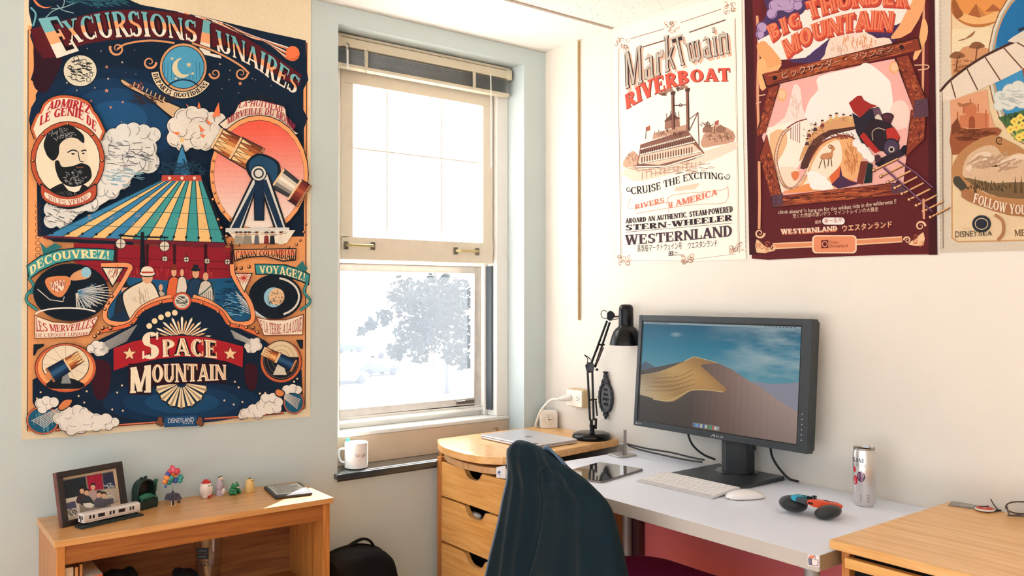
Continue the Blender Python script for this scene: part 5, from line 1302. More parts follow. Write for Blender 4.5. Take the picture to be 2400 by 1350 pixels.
def poster_travel():
    I = Ink((2180, 0, 2.177))
    I.p([105, -200, 700, -200, 700, 1225, 140, 1238, 108, 1215], 'c99a68', 0); I.p([112, -200, 700, -200, 700, 1218, 142, 1230, 116, 1208], 'e6cba4', 0)
    # desert vignette
    I.p([108, 0, 108, 60, 150, 110, 220, 138, 300, 130, 380, 80, 430, 0, 430, -200, 108, -200], 'b8743c', 3); I.p([118, -180, 118, 56, 156, 98, 222, 124, 296, 116, 368, 70, 415, -10, 415, -180], 'e0934e', 3)
    I.p([180, 95, 235, 18, 290, 85], 'a86238', 0); I.p([235, 18, 290, 85, 260, 92], 'c58048', 0); I.p([280, 60, 320, 20, 365, 55], 'a86238', 0); I.p([130, 70, 150, 60, 250, 90, 330, 60, 380, 66, 330, 110, 220, 124, 150, 98], 'e8b377', 2); I.p([110, 20, 125, -5, 150, 40, 170, 75, 130, 95], '9a5a30', 2)
    # savanna vignette
    I.p([112, 150, 250, 140, 330, 140, 300, 330, 110, 400], 'ead6b0', 0); I.p([112, 300, 170, 240, 240, 225, 300, 250, 290, 330, 112, 400], 'cf9468', 0); I.hatch(180, 340, 60, 40, 50, 40, 4, '9a6236', -10, 15)
    I.p([140, 205, 180, 195, 230, 155, 215, 185, 160, 208], '9a6a4a', 2)
    for x, y in ((140, 290), (240, 240)): I.p([x - 42, y, x - 20, y - 24, x + 10, y - 26, x + 40, y - 6, x + 20, y + 6, x - 20, y + 8], '8a5a3a', 3); I.lines([(x, y, x - 8, y + 70), (x + 6, y + 10, x + 14, y - 10)], 6, '6a4028')
    # blue oval with clouds and flowers
    I.e(560, 330, 268, 430, '8a6040'); I.e(560, 330, 262, 424, 'ddd0bc'); I.e(560, 330, 250, 408, '9ab0a8'); I.e(560, 330, 244, 400, 'c9946a'); I.e(560, 330, 236, 390, '3f8fc0')
    I.p(arcp(560, 330, 235, 389, 200, 270, 14) + [(560, 200), (340, 240)], '1f6ea6')
    I.cloud([(360, 500, 34), (410, 470, 40), (450, 450, 36), (470, 500, 50), (400, 520, 40), (350, 540, 24), (500, 470, 40)], 'dcdcd2', 'b6bdb8', 4, False); I.hatch(420, 500, 60, 40, 24, 50, 6, 'b8bdb6', 5, 20)
    I.p([345, 600, 380, 590, 480, 560, 560, 560, 560, 720, 470, 720, 400, 660], '4a6a3c', 0); I.hatch(430, 600, 60, 20, 40, 24, 5, '2c4630', 80, 20); I.hatch(460, 680, 50, 40, 40, 30, 6, '9aa84a', 40, 60)
    for x, y in ((430, 620), (460, 600), (440, 650), (410, 660), (470, 640), (455, 700), (480, 690)): I.dots([(x - 9, y), (x + 9, y), (x, y - 9), (x, y + 9)], 12, 'ecd064'); I.dots([(x, y)], 6, 'c99a38')
    # generic domed hall in sepia
    I.p([102, 510, 290, 455, 300, 560, 340, 680, 110, 790], 'dda07a', 0); I.p([150, 650, 150, 590, 245, 575, 300, 580, 300, 655], 'c97a54', 0); I.e(205, 558, 34, 36, 'c5744e'); I.lines([(205, 525, 205, 505), (170, 580, 170, 540), (245, 570, 245, 530), (140, 650, 140, 570), (285, 650, 285, 560)], 7, 'b5643f'); I.e(213, 618, 16, 26, '9a4e30'); I.p([197, 618, 229, 618, 229, 655, 197, 655], '9a4e30')
    I.p([108, 650, 200, 660, 345, 650, 350, 690, 200, 760, 112, 790], '9a5634', 2); I.hatch(220, 690, 100, 30, 50, 60, 5, '6a3420', -4, 6); I.p([108, 640, 140, 600, 160, 660, 110, 690], '7a4228', 0); I.p([140, 520, 165, 530, 215, 520, 190, 540, 150, 545], 'a86a48', 2)
    # sepia landscape in a shell-shaped frame
    I.p([112, 850, 160, 770, 250, 710, 330, 690, 400, 720, 440, 740, 520, 780, 700, 800, 700, 1080, 420, 1060, 300, 1040, 180, 1000, 120, 920], 'b98455', 3); I.p([165, 880, 190, 800, 260, 750, 330, 745, 380, 800, 450, 780, 520, 800, 700, 830, 700, 1020, 420, 1010, 290, 990, 190, 920], 'd7b594', 3)
    I.s([190, 870, 240, 800, 300, 790, 280, 830, 380, 830, 460, 800, 700, 820], 26, 'e6cfb4', 4); I.hatch(330, 830, 120, 40, 30, 90, 8, 'b89478', -20, 20)
    I.p([170, 905, 250, 920, 320, 935, 420, 930, 700, 940, 700, 1020, 420, 1012, 300, 990, 200, 930], '7a6040', 2); I.hatch(300, 950, 120, 22, 50, 24, 5, '4f4028', 85, 10)
    for x in (435, 465, 230): I.p([x - 9, 985, x, 895, x + 9, 985], '5f4a30', 0)
    I.p([118, 910, 150, 900, 200, 970, 180, 985, 125, 945], '4a4438', 2); I.scroll(355, 715, 22, '4a3420', 7, 1, 60)
    # ribbed wing across
    I.p([48, 470, 100, 415, 180, 350, 280, 285, 370, 240, 480, 195, 520, 330, 360, 410, 245, 460, 130, 505, 60, 520], 'e4d3c0', 0)
    I.s([50, 468, 100, 412, 190, 342, 280, 285, 375, 238, 440, 210, 560, 170], 13, '4a2c26', 4)
    I.lines([(105, 412, 130, 500), (185, 345, 243, 460), (278, 288, 358, 410), (372, 240, 470, 350), (435, 212, 520, 260)], 7, '6a4434')
    I.p([395, 210, 420, 190, 520, 130, 560, 150, 560, 200, 430, 218], 'ddd0c0', 0); I.s([450, 155, 560, 110], 14, '2a3440', 0); I.p([470, 350, 520, 330, 520, 420, 480, 410], '9a4a34', 0)
    # band and marks at the foot
    I.p([180, 960, 260, 1000, 400, 1040, 560, 1050, 700, 1050, 700, 1105, 560, 1108, 400, 1098, 250, 1050, 160, 1005], 'a8714a', 2); I.t('FOLLOW YOU', [218, 1032, 300, 1062, 400, 1088, 492, 1096], [228, 985, 310, 1015, 405, 1040, 492, 1048], 'f0e2cc', S=.2, sn=.1)
    I.s([330, 1095, 370, 1130, 372, 1190, 345, 1225], 16, 'b07a52', 4)
    I.e(262, 1142, 48, 44, '2a2f3a'); I.ring(262, 1142, 34, 30, 4, 'ddc49c')
    I.ft('DISNEY', [128, 1212, 240, 1205], [128, 1180, 240, 1176], '4a3a30'); I.t('SEA', [246, 1203, 315, 1200], [246, 1182, 315, 1180], '4a3a30', S=.2, sn=.1); I.ft('TOKYO', [168, 1170, 202, 1168], [168, 1164, 202, 1162], '8a6a50')
    I.t('ME', [432, 1205, 486, 1203], [430, 1172, 486, 1170], '6a4c34', S=.2, sn=.1)
    I.s([62, 470, 66, 1268], 4, '8a7060', 0); I.lines([(54, -40 + i * 22, 54, -28 + i * 22) for i in range(60)], 3, 'b09a8a')
    I.use(0, 0, 1)
    base = [(2199, -170), (2600, -300), (2610, 585), (2400, 586), (2290, 589), (2203, 592), (2201, 300)]
    o = I.build('fabric_poster', base, 'd9cbb8', on_right, FAB2, edge='7a6250')
    tag(o, 'sepia travel fabric poster with a ribbed wing, cut off at the right edge', 'poster', 'fabric posters on the walls')
poster_travel()

# ------------------------------------------------------------------ bookcase and what stands on it
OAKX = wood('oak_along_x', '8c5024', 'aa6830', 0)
OAKY = wood('oak_along_y', 'b9783c', 'dba262', 1)
OAKZ = wood('oak_upright', 'a8662f', 'c98542', 2)
OAKD = wood('oak_back', '7c4722', '9b6234', 0, rough=.6)
BX0, BX1, BY0, BZ = -1.82, -1.07, -.278, .683
BC = empty('bookcase', (-1.445, -.14, 0), 'low oak bookcase under the moon poster, left of the window', 'bookcase')
m = MB(); m.box(BX0, BX1, BY0, -.002, BZ - .017, BZ); m.build('top_panel', wood('oak_lit_top_along_x', 'c68c50', 'd9a266', 0, rough=.38, coat=.3), BC, bevel=.002)  # same oak made paler: light from above put into its colour
for a, b in ((BX0 + .006, BX0 + .026), (BX1 - .028, BX1 - .008)):
    m = MB(); m.box(a, b, BY0 + .008, -.002, 0, BZ - .017); m.build('side_panel', OAKZ, BC, bevel=.0015)
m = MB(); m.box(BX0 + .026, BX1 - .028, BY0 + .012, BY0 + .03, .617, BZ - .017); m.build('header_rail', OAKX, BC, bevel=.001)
m = MB(); m.box(BX0 + .026, BX1 - .028, -.014, -.003, .06, BZ - .017); m.build('back_panel', OAKD, BC)
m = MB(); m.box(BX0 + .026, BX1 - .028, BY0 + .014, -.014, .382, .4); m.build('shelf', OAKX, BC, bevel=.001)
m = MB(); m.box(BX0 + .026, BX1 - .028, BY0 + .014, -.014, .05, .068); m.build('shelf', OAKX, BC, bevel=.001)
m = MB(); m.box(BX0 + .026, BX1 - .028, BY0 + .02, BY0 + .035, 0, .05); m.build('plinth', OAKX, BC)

# picture frame, leaning back on its own strut
P0 = on(148, 1238, 2, BZ); P1 = on(303, 1202, 2, BZ)
dirx = (P1 - P0).normalized(); fw = (P1 - P0).length
lean = R(14)
nrm = Vector((-dirx.y, dirx.x, 0))
fu = (Vector((0, 0, 1)) * math.cos(lean) + nrm * math.sin(lean)).normalized()
fn = dirx.cross(fu).normalized()                                 # towards the viewer
fh = .146
PF = empty('picture_frame', P0, 'dark wooden picture frame holding a group photograph, leaning on the bookcase top', 'picture frame')
DKW = wood('dark_walnut', '110a0a', '221412', 0, rough=.4, scale=30)
RED = wood('reddish_walnut_edge', '4a2420', '6a352c', 2, rough=.4, scale=30)
def FP(u, v, d=0): return P0 + dirx * u + fu * v + fn * d
def fbox(mb, u0, u1, v0, v1, d0, d1): 
    mb.add([FP(u0, v0, d0), FP(u1, v0, d0), FP(u1, v0, d1), FP(u0, v0, d1), FP(u0, v1, d0), FP(u1, v1, d0), FP(u1, v1, d1), FP(u0, v1, d1)], [(0, 3, 2, 1), (4, 5, 6, 7), (0, 1, 5, 4), (1, 2, 6, 5), (2, 3, 7, 6), (3, 0, 4, 7)])
bw = .0165
m = MB(); fbox(m, 0, fw, .002, bw, -.018, 0); fbox(m, 0, fw, fh - bw, fh, -.018, 0); fbox(m, 0, bw, bw, fh - bw, -.018, 0); fbox(m, fw - bw, fw, bw, fh - bw, -.018, 0); m.build('moulding', DKW, PF, bevel=.001, weld=False)
m = MB(); fbox(m, -.0008, 0, .002, fh, -.0175, -.001); m.build('edge_strip', RED, PF)
m = MB(); fbox(m, bw, fw - bw, bw, fh - bw, -.012, -.009); m.build('mount', mat('photo_mount', 'd8bfa0', .8), PF)
m = MB(); m.bar(FP(fw / 2, fh * .7, -.018), P0 + dirx * fw / 2 + nrm * .075 + Vector((0, 0, .004)), .03, .004, fn); m.build('strut', DKW, PF)
I = Ink((60, 1080, 5.0))
def fproj(x, y, h):
    # the crop rectangle (in photo pixels) onto the mount
    d = ray(x, y); pl = FP(0, 0, -.0088 + h)
    t = (pl - CAM).dot(fn) / d.dot(fn)
    return CAM + d * t
I.p([415, 235, 690, 180, 1020, 125, 1080, 480, 480, 695], '8a7f72', 0); I.p([415, 240, 700, 185, 720, 330, 640, 420, 450, 450], '1d2830', 0); I.p([715, 180, 890, 148, 915, 330, 740, 350], 'a81f3c', 0); I.lines([(735 + i * 26, 178 - i * 5, 750 + i * 26, 330 - i * 4) for i in range(7)], 6, '7a1530')
I.p([900, 150, 1020, 128, 1050, 300, 920, 330], '2b2f4a', 0); I.hatch(975, 290, 60, 30, 24, 30, 5, 'b9c4cf', 10, 60); I.p([450, 450, 620, 415, 640, 640, 480, 690], 'c9bfb2', 0); I.p([465, 500, 580, 470, 600, 550, 480, 570], '4a4a66', 0); I.hatch(540, 600, 60, 40, 30, 40, 6, '2a2f36', 30, 60); I.p([900, 340, 1070, 320, 1085, 470, 1000, 500, 900, 440], 'b0a494', 0)
for x, y, c in ((660, 345, '3a2a34'), (790, 300, 'b39a92'), (715, 365, '2f3038'), (915, 400, '8a7a78'), (862, 390, '55525c')):
    I.p([x - 62, y + 150, x - 50, y + 70, x - 20, y + 45, x + 20, y + 45, x + 60, y + 80, x + 80, y + 150], c, 3); I.e(x, y + 6, 26, 34, 'd9a98c'); I.p([x - 30, y - 2, x - 22, y - 34, x + 8, y - 40, x + 30, y - 22, x + 28, y + 2, x + 14, y - 16, x - 14, y - 14], '1c1a1e', 3)
I.p([840, 450, 1030, 440, 1030, 500, 850, 540], '55525c', 0); I.p([670, 500, 760, 490, 810, 520, 770, 555, 700, 545], 'e3dbd0', 0); I.s(arcp(990, 450, 46, 46, 180, 380, 8), 8, 'd3c8ba', 0)
I.build('photograph', [(60 + x / 5, 1080 + y / 5) for x, y in prs([408, 225, 1024, 118, 1088, 478, 476, 700])], '8a7f72', fproj, inkmat('photo_print', rough=.25), PF, thick=.0008, eps=2e-5)

# silver model rail car on its dark track
T0 = on(186, 1238, 2, BZ); T1 = on(325, 1207, 2, BZ)
ta = math.atan2(T1.y - T0.y, T1.x - T0.x); tl = (T1 - T0).length
TR = empty('model_rail_car', (T0 + T1) / 2 + Vector((0, 0, 0)), 'silver model metro car on a black track base, in front of the picture frame', 'model train', rz=ta)
GR = mat('model_base_black', '1f2c2c', .6); SV = mat('model_silver', 'd9d0ca', .35, var=.04, metal=.15); BKG = mat('model_window', '1c1a22', .2)
h = tl / 2
m = MB(); m.box(-h - .004, h + .004, -.019, .019, 0, .005); m.build('track_base', GR, TR, local=True, bevel=.001)
m = MB(); m.box(-h, h, -.0125, -.0095, .005, .008); m.box(-h, h, .0095, .0125, .005, .008); m.build('rails', mat('model_rail', '34403f', .5), TR, local=True)
for sx in (-.62, .62):
    m = MB(); m.box(h * sx - .013, h * sx + .013, -.011, .011, .008, .0135)
    for k in (-.008, .008):
        for yy in (-.0115, .0115): m.lathe([(.0042, -.0015), (.0042, .0015)], (h * sx + k, yy, .0115), 10, M=Matrix.Rotation(R(90), 3, 'X'))
    m.build('bogie', GR, TR, local=True)
hh = h - .004
m = MB(); m.prism([(-.0145, .0135), (.0145, .0135), (.0152, .026), (.0145, .034), (.0105, .0375), (0, .0388), (-.0105, .0375), (-.0145, .034), (-.0152, .026)], 'x', -hh, hh); m.build('body', SV, TR, local=True, bevel=.0006)
m = MB(); m.box(-hh - .0006, -hh, -.0095, -.0055, .022, .031); m.box(-hh - .0006, -hh, -.002, .002, .016, .031); m.box(-hh - .0006, -hh, .0055, .0095, .022, .031); m.build('end_windows', BKG, TR, local=True)
for f in (-.78, -.66, -.08, .04, .64, .74): 
    m = MB(); m.box(hh * f - .0028, hh * f + .0018, -.0158, -.0149, .0225, .0315); m.build('door_window', BKG, TR, local=True)
for f in (-.4, .32): 
    m = MB(); m.box(hh * f - .009, hh * f + .009, -.0158, -.0149, .0225, .0315); m.build('window', BKG, TR, local=True)
m = MB(); m.box(-hh * .95, hh * .95, -.016, -.0148, .0165, .0185); m.build('waist_stripe', mat('model_stripe', 'bfa9a0', .4), TR, local=True)

# dark green clam-shell cart ornament
c = on(345, 1194, 2, BZ)
G1 = mat('cart_black_green', '0f2a26', .45, var=.2, vs=60); G2 = mat('cart_green', '1f6a50', .5, var=.25, vs=80)
CT = empty('clamshell_cart', c + Vector((0, .02, 0)), 'dark green and black clam-shell ride cart ornament behind the model rail car', 'ornament', rz=R(24))
m = MB(); m.prism([(-.028, 0), (.028, 0), (.031, .012), (.030, .026), (-.030, .026), (-.031, .012)], 'y', -.018, .020); m.build('body', G1, CT, local=True, bevel=.003)
sh = [(.031 * math.cos(R(a)), .052 + .032 * math.sin(R(a))) for a in range(0, 181, 15)]
inn = [(.026 * math.cos(R(a)), .052 + .027 * math.sin(R(a))) for a in range(180, -1, -15)]
m = MB(); m.prism([(.031, .02)] + sh + [(-.031, .02), (-.026, .02)] + inn + [(.026, .02)], 'y', -.006, .02); m.build('shell_hood', G1, CT, local=True, bevel=.001, smooth=True)
m = MB(); m.prism([(.028, .02)] + [(.028 * math.cos(R(a)), .052 + .029 * math.sin(R(a))) for a in range(0, 181, 15)] + [(-.028, .02)], 'y', .014, .019); m.build('shell_back', mat('cart_inside', '16120f', .5), CT, local=True)
m = MB(); m.ell((0, -.002, .032), (.024, .014, .011)); m.build('seat_cushion', G2, CT, local=True, smooth=True)
m = MB(); m.tube([(-.027, -.017, .026), (-.02, -.019, .034), (.02, -.019, .034), (.027, -.017, .026)], .0022, 8); m.build('lap_bar', G2, CT, local=True, smooth=True)
m = MB(); m.tube([(.031, .004, .03), (.036, .002, .045), (.037, .001, .066)], .0028, 8); m.ell((.036, .001, .072), (.007, .006, .006), n=10, m=8); m.build('side_post', G2, CT, local=True, smooth=True)
m = MB(); m.ell((-.008, .007, .086), (.006, .005, .004), n=10, m=8); m.ell((.006, .007, .087), (.005, .005, .004), n=10, m=8); m.build('crest', G1, CT, local=True, smooth=True)

# small house lifted by balloons
c = on(407, 1183, 2, BZ)
HO = empty('balloon_house', c + Vector((0, .008, 0)), 'tiny cottage with a bunch of coloured balloons above its roof, on the bookcase', 'ornament', rz=R(20))
HO.scale = (1.14,) * 3
m = MB(); m.box(-.013, .013, -.009, .011, .0, .016); m.box(.001, .014, -.013, -.009, 0, .013); m.build('walls', mat('cottage_walls', 'b98f62', .7, var=.25, vs=200), HO, local=True)
RF = mat('cottage_roof', '4b4a58', .7, var=.2, vs=200)
m = MB(); m.prism([(-.016, .014), (.016, .014), (.010, .027), (-.010, .027)], 'y', -.011, .013); m.prism([(-.013, .013), (.004, .013), (-.004, .029)], 'y', -.0145, 0); m.prism([(.001, .012), (.016, .012), (.0085, .027)], 'y', -.0155, 0); m.build('roof', RF, HO, local=True)
m = MB(); m.box(-.001, .003, .0, .004, .025, .034); m.build('chimney', RF, HO, local=True)
m = MB(); m.box(-.01, -.004, -.0098, -.009, .001, .011); m.box(.004, .011, -.0138, -.013, .003, .01); m.build('door_and_window', mat('cottage_openings', '35343c', .5), HO, local=True)
for sx in (-.013, -.003):
    m = MB(); m.tube([(sx, -.0125, 0), (sx, -.0125, .013)], .0009, 6); m.build('porch_post', mat('cottage_post', 'e0d5c0', .6), HO, local=True)
bz0 = .058
m = MB(); m.tube([(.001, .002, .034), (.0005, .002, .05), (0, .002, bz0 - .008)], .0005, 6); m.build('string', mat('string_grey', '8a8580', .8), HO, local=True)
cols = {'r': 'd0414a', 'b': '2f5aa8', 'o': 'e88b45', 't': '2a8f86', 'p': 'd8607a', 'y': 'e8b84c', 'v': '4f4a9a'}
bl = [(0, .030, 'p', .007), (-.006, .026, 'r', .007), (.007, .026, 'r', .0075), (-.012, .02, 'v', .007), (.001, .018, 'o', .008), (.013, .02, 'p', .0078), (-.016, .011, 'o', .0078), (.018, .008, 't', .0075), (-.007, .009, 't', .0075), (.006, .008, 'y', .0072), (.007, .002, 'b', .0075), (-.008, .000, 't', .0075), (-.019, .003, 'o', .0068), (.016, .001, 't', .007), (0, .036, 'r', .0055)]
for x, z, k, r in bl:
    m = MB(); m.ell((x, rnd.uniform(-.008, .006), bz0 + z), (r, r, r * 1.12), n=16, m=12)
    m.build('balloon', mat('balloon_' + {'r': 'red', 'b': 'blue', 'o': 'orange', 't': 'teal', 'p': 'pink', 'y': 'yellow', 'v': 'violet'}[k], cols[k], .35, coat=.3), HO, local=True, smooth=True)
m = MB(); m.ell((-.023, -.002, bz0 - .008), (.0035, .003, .004), n=8, m=6); m.build('loose_balloon', mat('balloon_blue', cols['b']), HO, local=True, smooth=True)

# four little figures
c = on(483, 1166, 2, BZ)
F = empty('white_figurine', c, 'plump white figurine with a red cap, first of the small figures after the balloon house', 'figurine', 'small figures on the bookcase', R(30))
F.scale = (1.3,) * 3
WF = mat('figurine_white', 'ecdcd2', .5, var=.04, sheen=.2); RC = mat('figurine_red', 'd3342c', .5)
m = MB(); m.lathe([(.009, .002), (.0125, .008), (.0145, .017), (.0145, .023), (.012, .031), (.008, .036), (.002, .038)], n=24); m.build('body', WF, F, local=True, smooth=True)
m = MB(); m.lathe([(.0105, .034), (.0105, .0365), (.006, .037), (.0058, .041), (.003, .042), (.0001, .042)], n=20); m.build('cap', RC, F, local=True, smooth=True)
for s in (-1, 1):
    m = MB(); m.ell((s * .006, -.003, .002), (.005, .006, .0022), n=12, m=8); m.build('foot', WF, F, local=True, smooth=True)
    m = MB(); m.ell((s * .0142, -.001, .02), (.003, .004, .008), n=12, m=8); m.build('arm', WF, F, local=True, smooth=True)
m = MB(); m.box(-.006, .006, -.0135, -.010, .003, .006); m.build('red_band', RC, F, local=True)
m = MB(); m.ell((-.004, -.0125, .029), (.0012, .001, .0016), n=8, m=6); m.ell((.003, -.0128, .029), (.0012, .001, .0016), n=8, m=6); m.build('eyes', BKG, F, local=True)
c = on(515, 1161, 2, BZ)
F = empty('lilac_figurine', c, 'slim lilac-grey figurine holding a pale disc, between the white figurine and the green frog', 'figurine', 'small figures on the bookcase', R(30))
F.scale = (1.22,) * 3
LF = mat('figurine_lilac', 'b9a8b2', .5, var=.06)
m = MB(); m.lathe([(.0095, .0), (.0105, .006), (.0095, .014), (.0082, .02), (.0095, .026), (.0078, .032), (.0066, .036), (.007, .040), (.005, .045), (.0001, .0465)], n=22); m.build('body', LF, F, local=True, smooth=True)
m = MB(); m.ell((.003, -.0095, .0105), (.0068, .003, .0072), n=18, m=10); m.build('pale_disc', mat('figurine_cream', 'e3dcd2', .5), F, local=True, smooth=True)
m = MB(); m.ell((0, -.003, .0425), (.0062, .0062, .0045), n=14, m=9); m.build('face', mat('figurine_face', 'e6d2b8', .5), F, local=True, smooth=True)
m = MB(); m.ell((-.004, -.001, .0462), (.003, .003, .0016), n=8, m=6); m.ell((.003, -.001, .0467), (.003, .003, .0016), n=8, m=6); m.build('hair', BKG, F, local=True, smooth=True)
for s in (-1, 1):
    m = MB(); m.tube([(s * .009, -.001, .026), (s * .011, -.004, .021), (s * .007, -.009, .019)], .0026, 8); m.build('arm', LF, F, local=True, smooth=True)
c = on(549, 1158, 2, BZ)
F = empty('frog_figurine', c, 'green squatting frog figurine, second from the right in the row of small figures', 'figurine', 'small figures on the bookcase', R(32))
F.scale = (1.2,) * 3
FG = mat('figurine_green', '1d7a45', .4, var=.1, coat=.2)
m = MB(); m.ell((0, .001, .0105), (.0125, .0105, .0105)); m.ell((0, -.003, .0205), (.0118, .0095, .0082)); m.build('body', FG, F, local=True, smooth=True)
for s in (-1, 1):
    m = MB(); m.ell((s * .0068, -.004, .0275), (.0036, .0036, .0036), n=12, m=8); e = m.build('eye', FG, F, local=True, smooth=True)
    m = MB(); m.ell((s * .0068, -.0068, .0282), (.0016, .001, .002), n=8, m=6); p = m.build('pupil', mat('figurine_eye', 'e8e8da', .4), F, local=True, smooth=True); p.parent = e
    m = MB(); m.ell((s * .0125, -.001, .006), (.0055, .009, .0058), n=12, m=8); m.build('hind_leg', FG, F, local=True, smooth=True)
    m = MB(); m.tube([(s * .008, -.008, .013), (s * .0085, -.0105, .006), (s * .0095, -.013, .002)], [.003, .0026, .0034], 8); m.build('fore_leg', FG, F, local=True, smooth=True)
m = MB(); m.ell((0, -.0118, .0185), (.0055, .0018, .0014), n=10, m=6); m.build('mouth', mat('figurine_eye', 'e8e8da'), F, local=True, smooth=True)
c = on(585, 1153, 2, BZ)
F = empty('yellow_figurine', c, 'rounded pale yellow figurine, rightmost of the small figures, beside the e-reader', 'figurine', 'small figures on the bookcase', R(30))
F.scale = (1.14,) * 3
YF = mat('figurine_yellow', 'e6bd76', .45, var=.05)
m = MB(); m.lathe([(.0115, 0), (.0125, .004), (.0128, .014), (.012, .022), (.010, .029), (.0072, .0345), (.003, .037), (.0001, .0372)], n=24); m.build('body', YF, F, local=True, smooth=True)
m = MB(); m.ell((.001, -.0088, .0318), (.0048, .003, .0016), n=12, m=8); m.build('bill', mat('figurine_ochre', 'b07a32', .5), F, local=True, smooth=True)
m = MB(); m.ell((0, -.001, .0375), (.005, .004, .0013), n=12, m=6); m.build('leaf', mat('figurine_dark', '4a4232', .5), F, local=True, smooth=True)
m = MB()
for s in (-1, 1): m.ell((s * .004, -.0118, .0005), (.0042, .004, .0008), n=10, m=6)
m.build('feet', mat('figurine_ochre', 'b07a32'), F, local=True, smooth=True)

# e-reader
q = [on(641, 1173, 2, BZ), on(725, 1163, 2, BZ), on(708, 1136, 2, BZ), on(626, 1143, 2, BZ)]
ec = (q[0] + q[1] + q[2] + q[3]) / 4
ea = math.atan2(q[2].y - q[3].y, q[2].x - q[3].x)
ER = empty('e_reader', ec, 'black e-reader lying on the right end of the bookcase top, partly in sunlight', 'e-reader', rz=ea + R(6))
ew, eh = .057, .080
m = MB(); m.prism(rrect(-ew, ew, -eh, eh, .009), 'z', 0.001, .009); m.build('body', mat('reader_black', '22242a', .5), ER, local=True, bevel=.002)
I = Ink()
I.p([-ew + .010, eh - .010, ew - .010, eh - .010, ew - .010, -eh + .022, -ew + .010, -eh + .022], 'c6c4bc', 0)
for i in range(15):
    y = eh - .016 - i * .0078; 
    I.lines([(-ew + .014 + .02 * rnd.random() * (i % 3 == 0), y, ew - .014 - rnd.random() * .03, y + rnd.uniform(-.002, .002))], .004, '50504e')
I.build('screen', [(-ew + .009, eh - .009), (ew - .009, eh - .009), (ew - .009, -eh + .021), (-ew + .009, -eh + .021)], 'c6c4bc', lambda x, y, h: ER.matrix_basis @ Vector((x, y, .0091 + h)) if False else Matrix.LocRotScale(ER.location, ER.rotation_euler, None) @ Vector((x, y, .009 + h)), inkmat('reader_screen', rough=.25), ER, thick=.0004, eps=3e-5)

# on the shelf inside the bookcase
SH_ = .4
bk = [('ead9c0', .022, .2, -1.792, 'cream paperback with dark spine lettering, leftmost in the bookcase'), ('d9a06a', .007, .198, -1.766, 'thin tan booklet beside the cream paperback in the bookcase'), ('c98a52', .006, .203, -1.755, 'thin orange-brown booklet, third from the left in the bookcase')]
for cc, w, hgt, x, lb in bk:
    K = empty('book', (x + w / 2, -.16, SH_), lb, 'book', 'books in the bookcase')
    m = MB(); m.box(x, x + .0015, -.235, -.09, SH_, SH_ + hgt); m.box(x + w - .0015, x + w, -.235, -.09, SH_, SH_ + hgt); m.box(x, x + w, -.236, -.2345, SH_, SH_ + hgt); m.build('cover', mat('cover_' + cc, cc, .6), K)
    m = MB(); m.box(x + .0015, x + w - .0015, -.234, -.092, SH_ + .002, SH_ + hgt - .003); m.build('pages', mat('paper_pages', 'e6ddca', .9), K)
    if w > .01:
        I = Ink(); I.ft('SLS', [x + .008, SH_ + .15, x + .008, SH_ + .18], [x + .001 + .002, SH_ + .15, x + .003, SH_ + .18], '4a4038')
        I.ft('15', [x + .018, SH_ + .15, x + .018, SH_ + .17], [x + .0125, SH_ + .15, x + .0125, SH_ + .17], '4a4038')
        I.build('spine_lettering', [(x + .001, SH_ + .14), (x + w - .001, SH_ + .14), (x + w - .001, SH_ + .19), (x + .001, SH_ + .19)], cc, lambda a, b, h: Vector((a, -.236 - h, b)), inkmat('spine_print', rough=.6), K, thick=.0003, eps=3e-5)
K = empty('book', (-1.735, -.15, SH_), 'bright orange book lying on others beside the thin booklets in the bookcase', 'book', 'books in the bookcase')
m = MB(); m.box(-1.744, -1.70, -.235, -.1, SH_ + .0, SH_ + .168); m.build('cover', mat('cover_orange', 'd0582c', .6), K, bevel=.001)
m = MB(); m.box(-1.743, -1.701, -.234, -.101, SH_ + .168, SH_ + .1685); m.build('pages', mat('paper_pages', 'e6ddca'), K)
c = on(488, 1300, 1, -.15)
PG = empty('pint_glass', (c.x, -.15, SH_), 'clear pint glass with black printed lettering on the bookcase shelf', 'glass')
m = MB(); m.lathe([(.030, 0), (.030, .004), (.031, .006), (.041, .205), (.0395, .205), (.0295, .012), (.0001, .012)], (c.x, -.15, SH_), 36)
m.build('vessel', glass('clear_glass', tint=(.93, .93, .93), gloss=.05), PG, smooth=True)
I = Ink()
def gl(x, y, h):
    a = R(-90 - 42 + x); r_ = .0385 + h + .0012 * (y - .1) / .02
    return Vector((c.x + r_ * math.cos(a) * 1.0, -.15 + r_ * math.sin(a), SH_ + y))
for z in (.165, .148):
    I.p(rrect(-22, 26, z - .008, z + .008, .006), '14171c')
    I.p(rrect(-14, 18, z - .003, z + .003, .002), '3a3a3e')
I.ft('IGGS', [-24, .122, 28, .122], [-24, .136, 28, .136], '14171c')
I.build('printed_lettering', [(-25, .12), (28, .12), (28, .1205), (-25, .1205)], '14171c', gl, inkmat('glass_print', rough=.5), PG, thick=.0004, eps=3e-5)
for lb, px, rx, cc in (('low dark blue bundle on the bookcase shelf, left of the pint glass', 436, .03, '14202c'), ('dark teal folded cloth on the bookcase shelf, right of the books', 280, .05, '1c2c30')):
    c = on(px, 1345, 1, -.14)
    m = MB(); m.ell((c.x, -.14, SH_ + .075), (rx, .06, .075), n=24, m=14, e=.7)
    for v in m.v: v.x += .004 * math.sin(v.z * 120) ; v.y += .004 * math.sin(v.x * 160)
    for v in m.v: v.z = min(v.z, c.z + .002 + .004 * math.sin(v.x * 140))
    tag(m.build('cloth_bundle', mat('cloth_' + cc, '0a1014', .9), smooth=True), lb, 'cloth', 'bundles on the bookcase shelf')

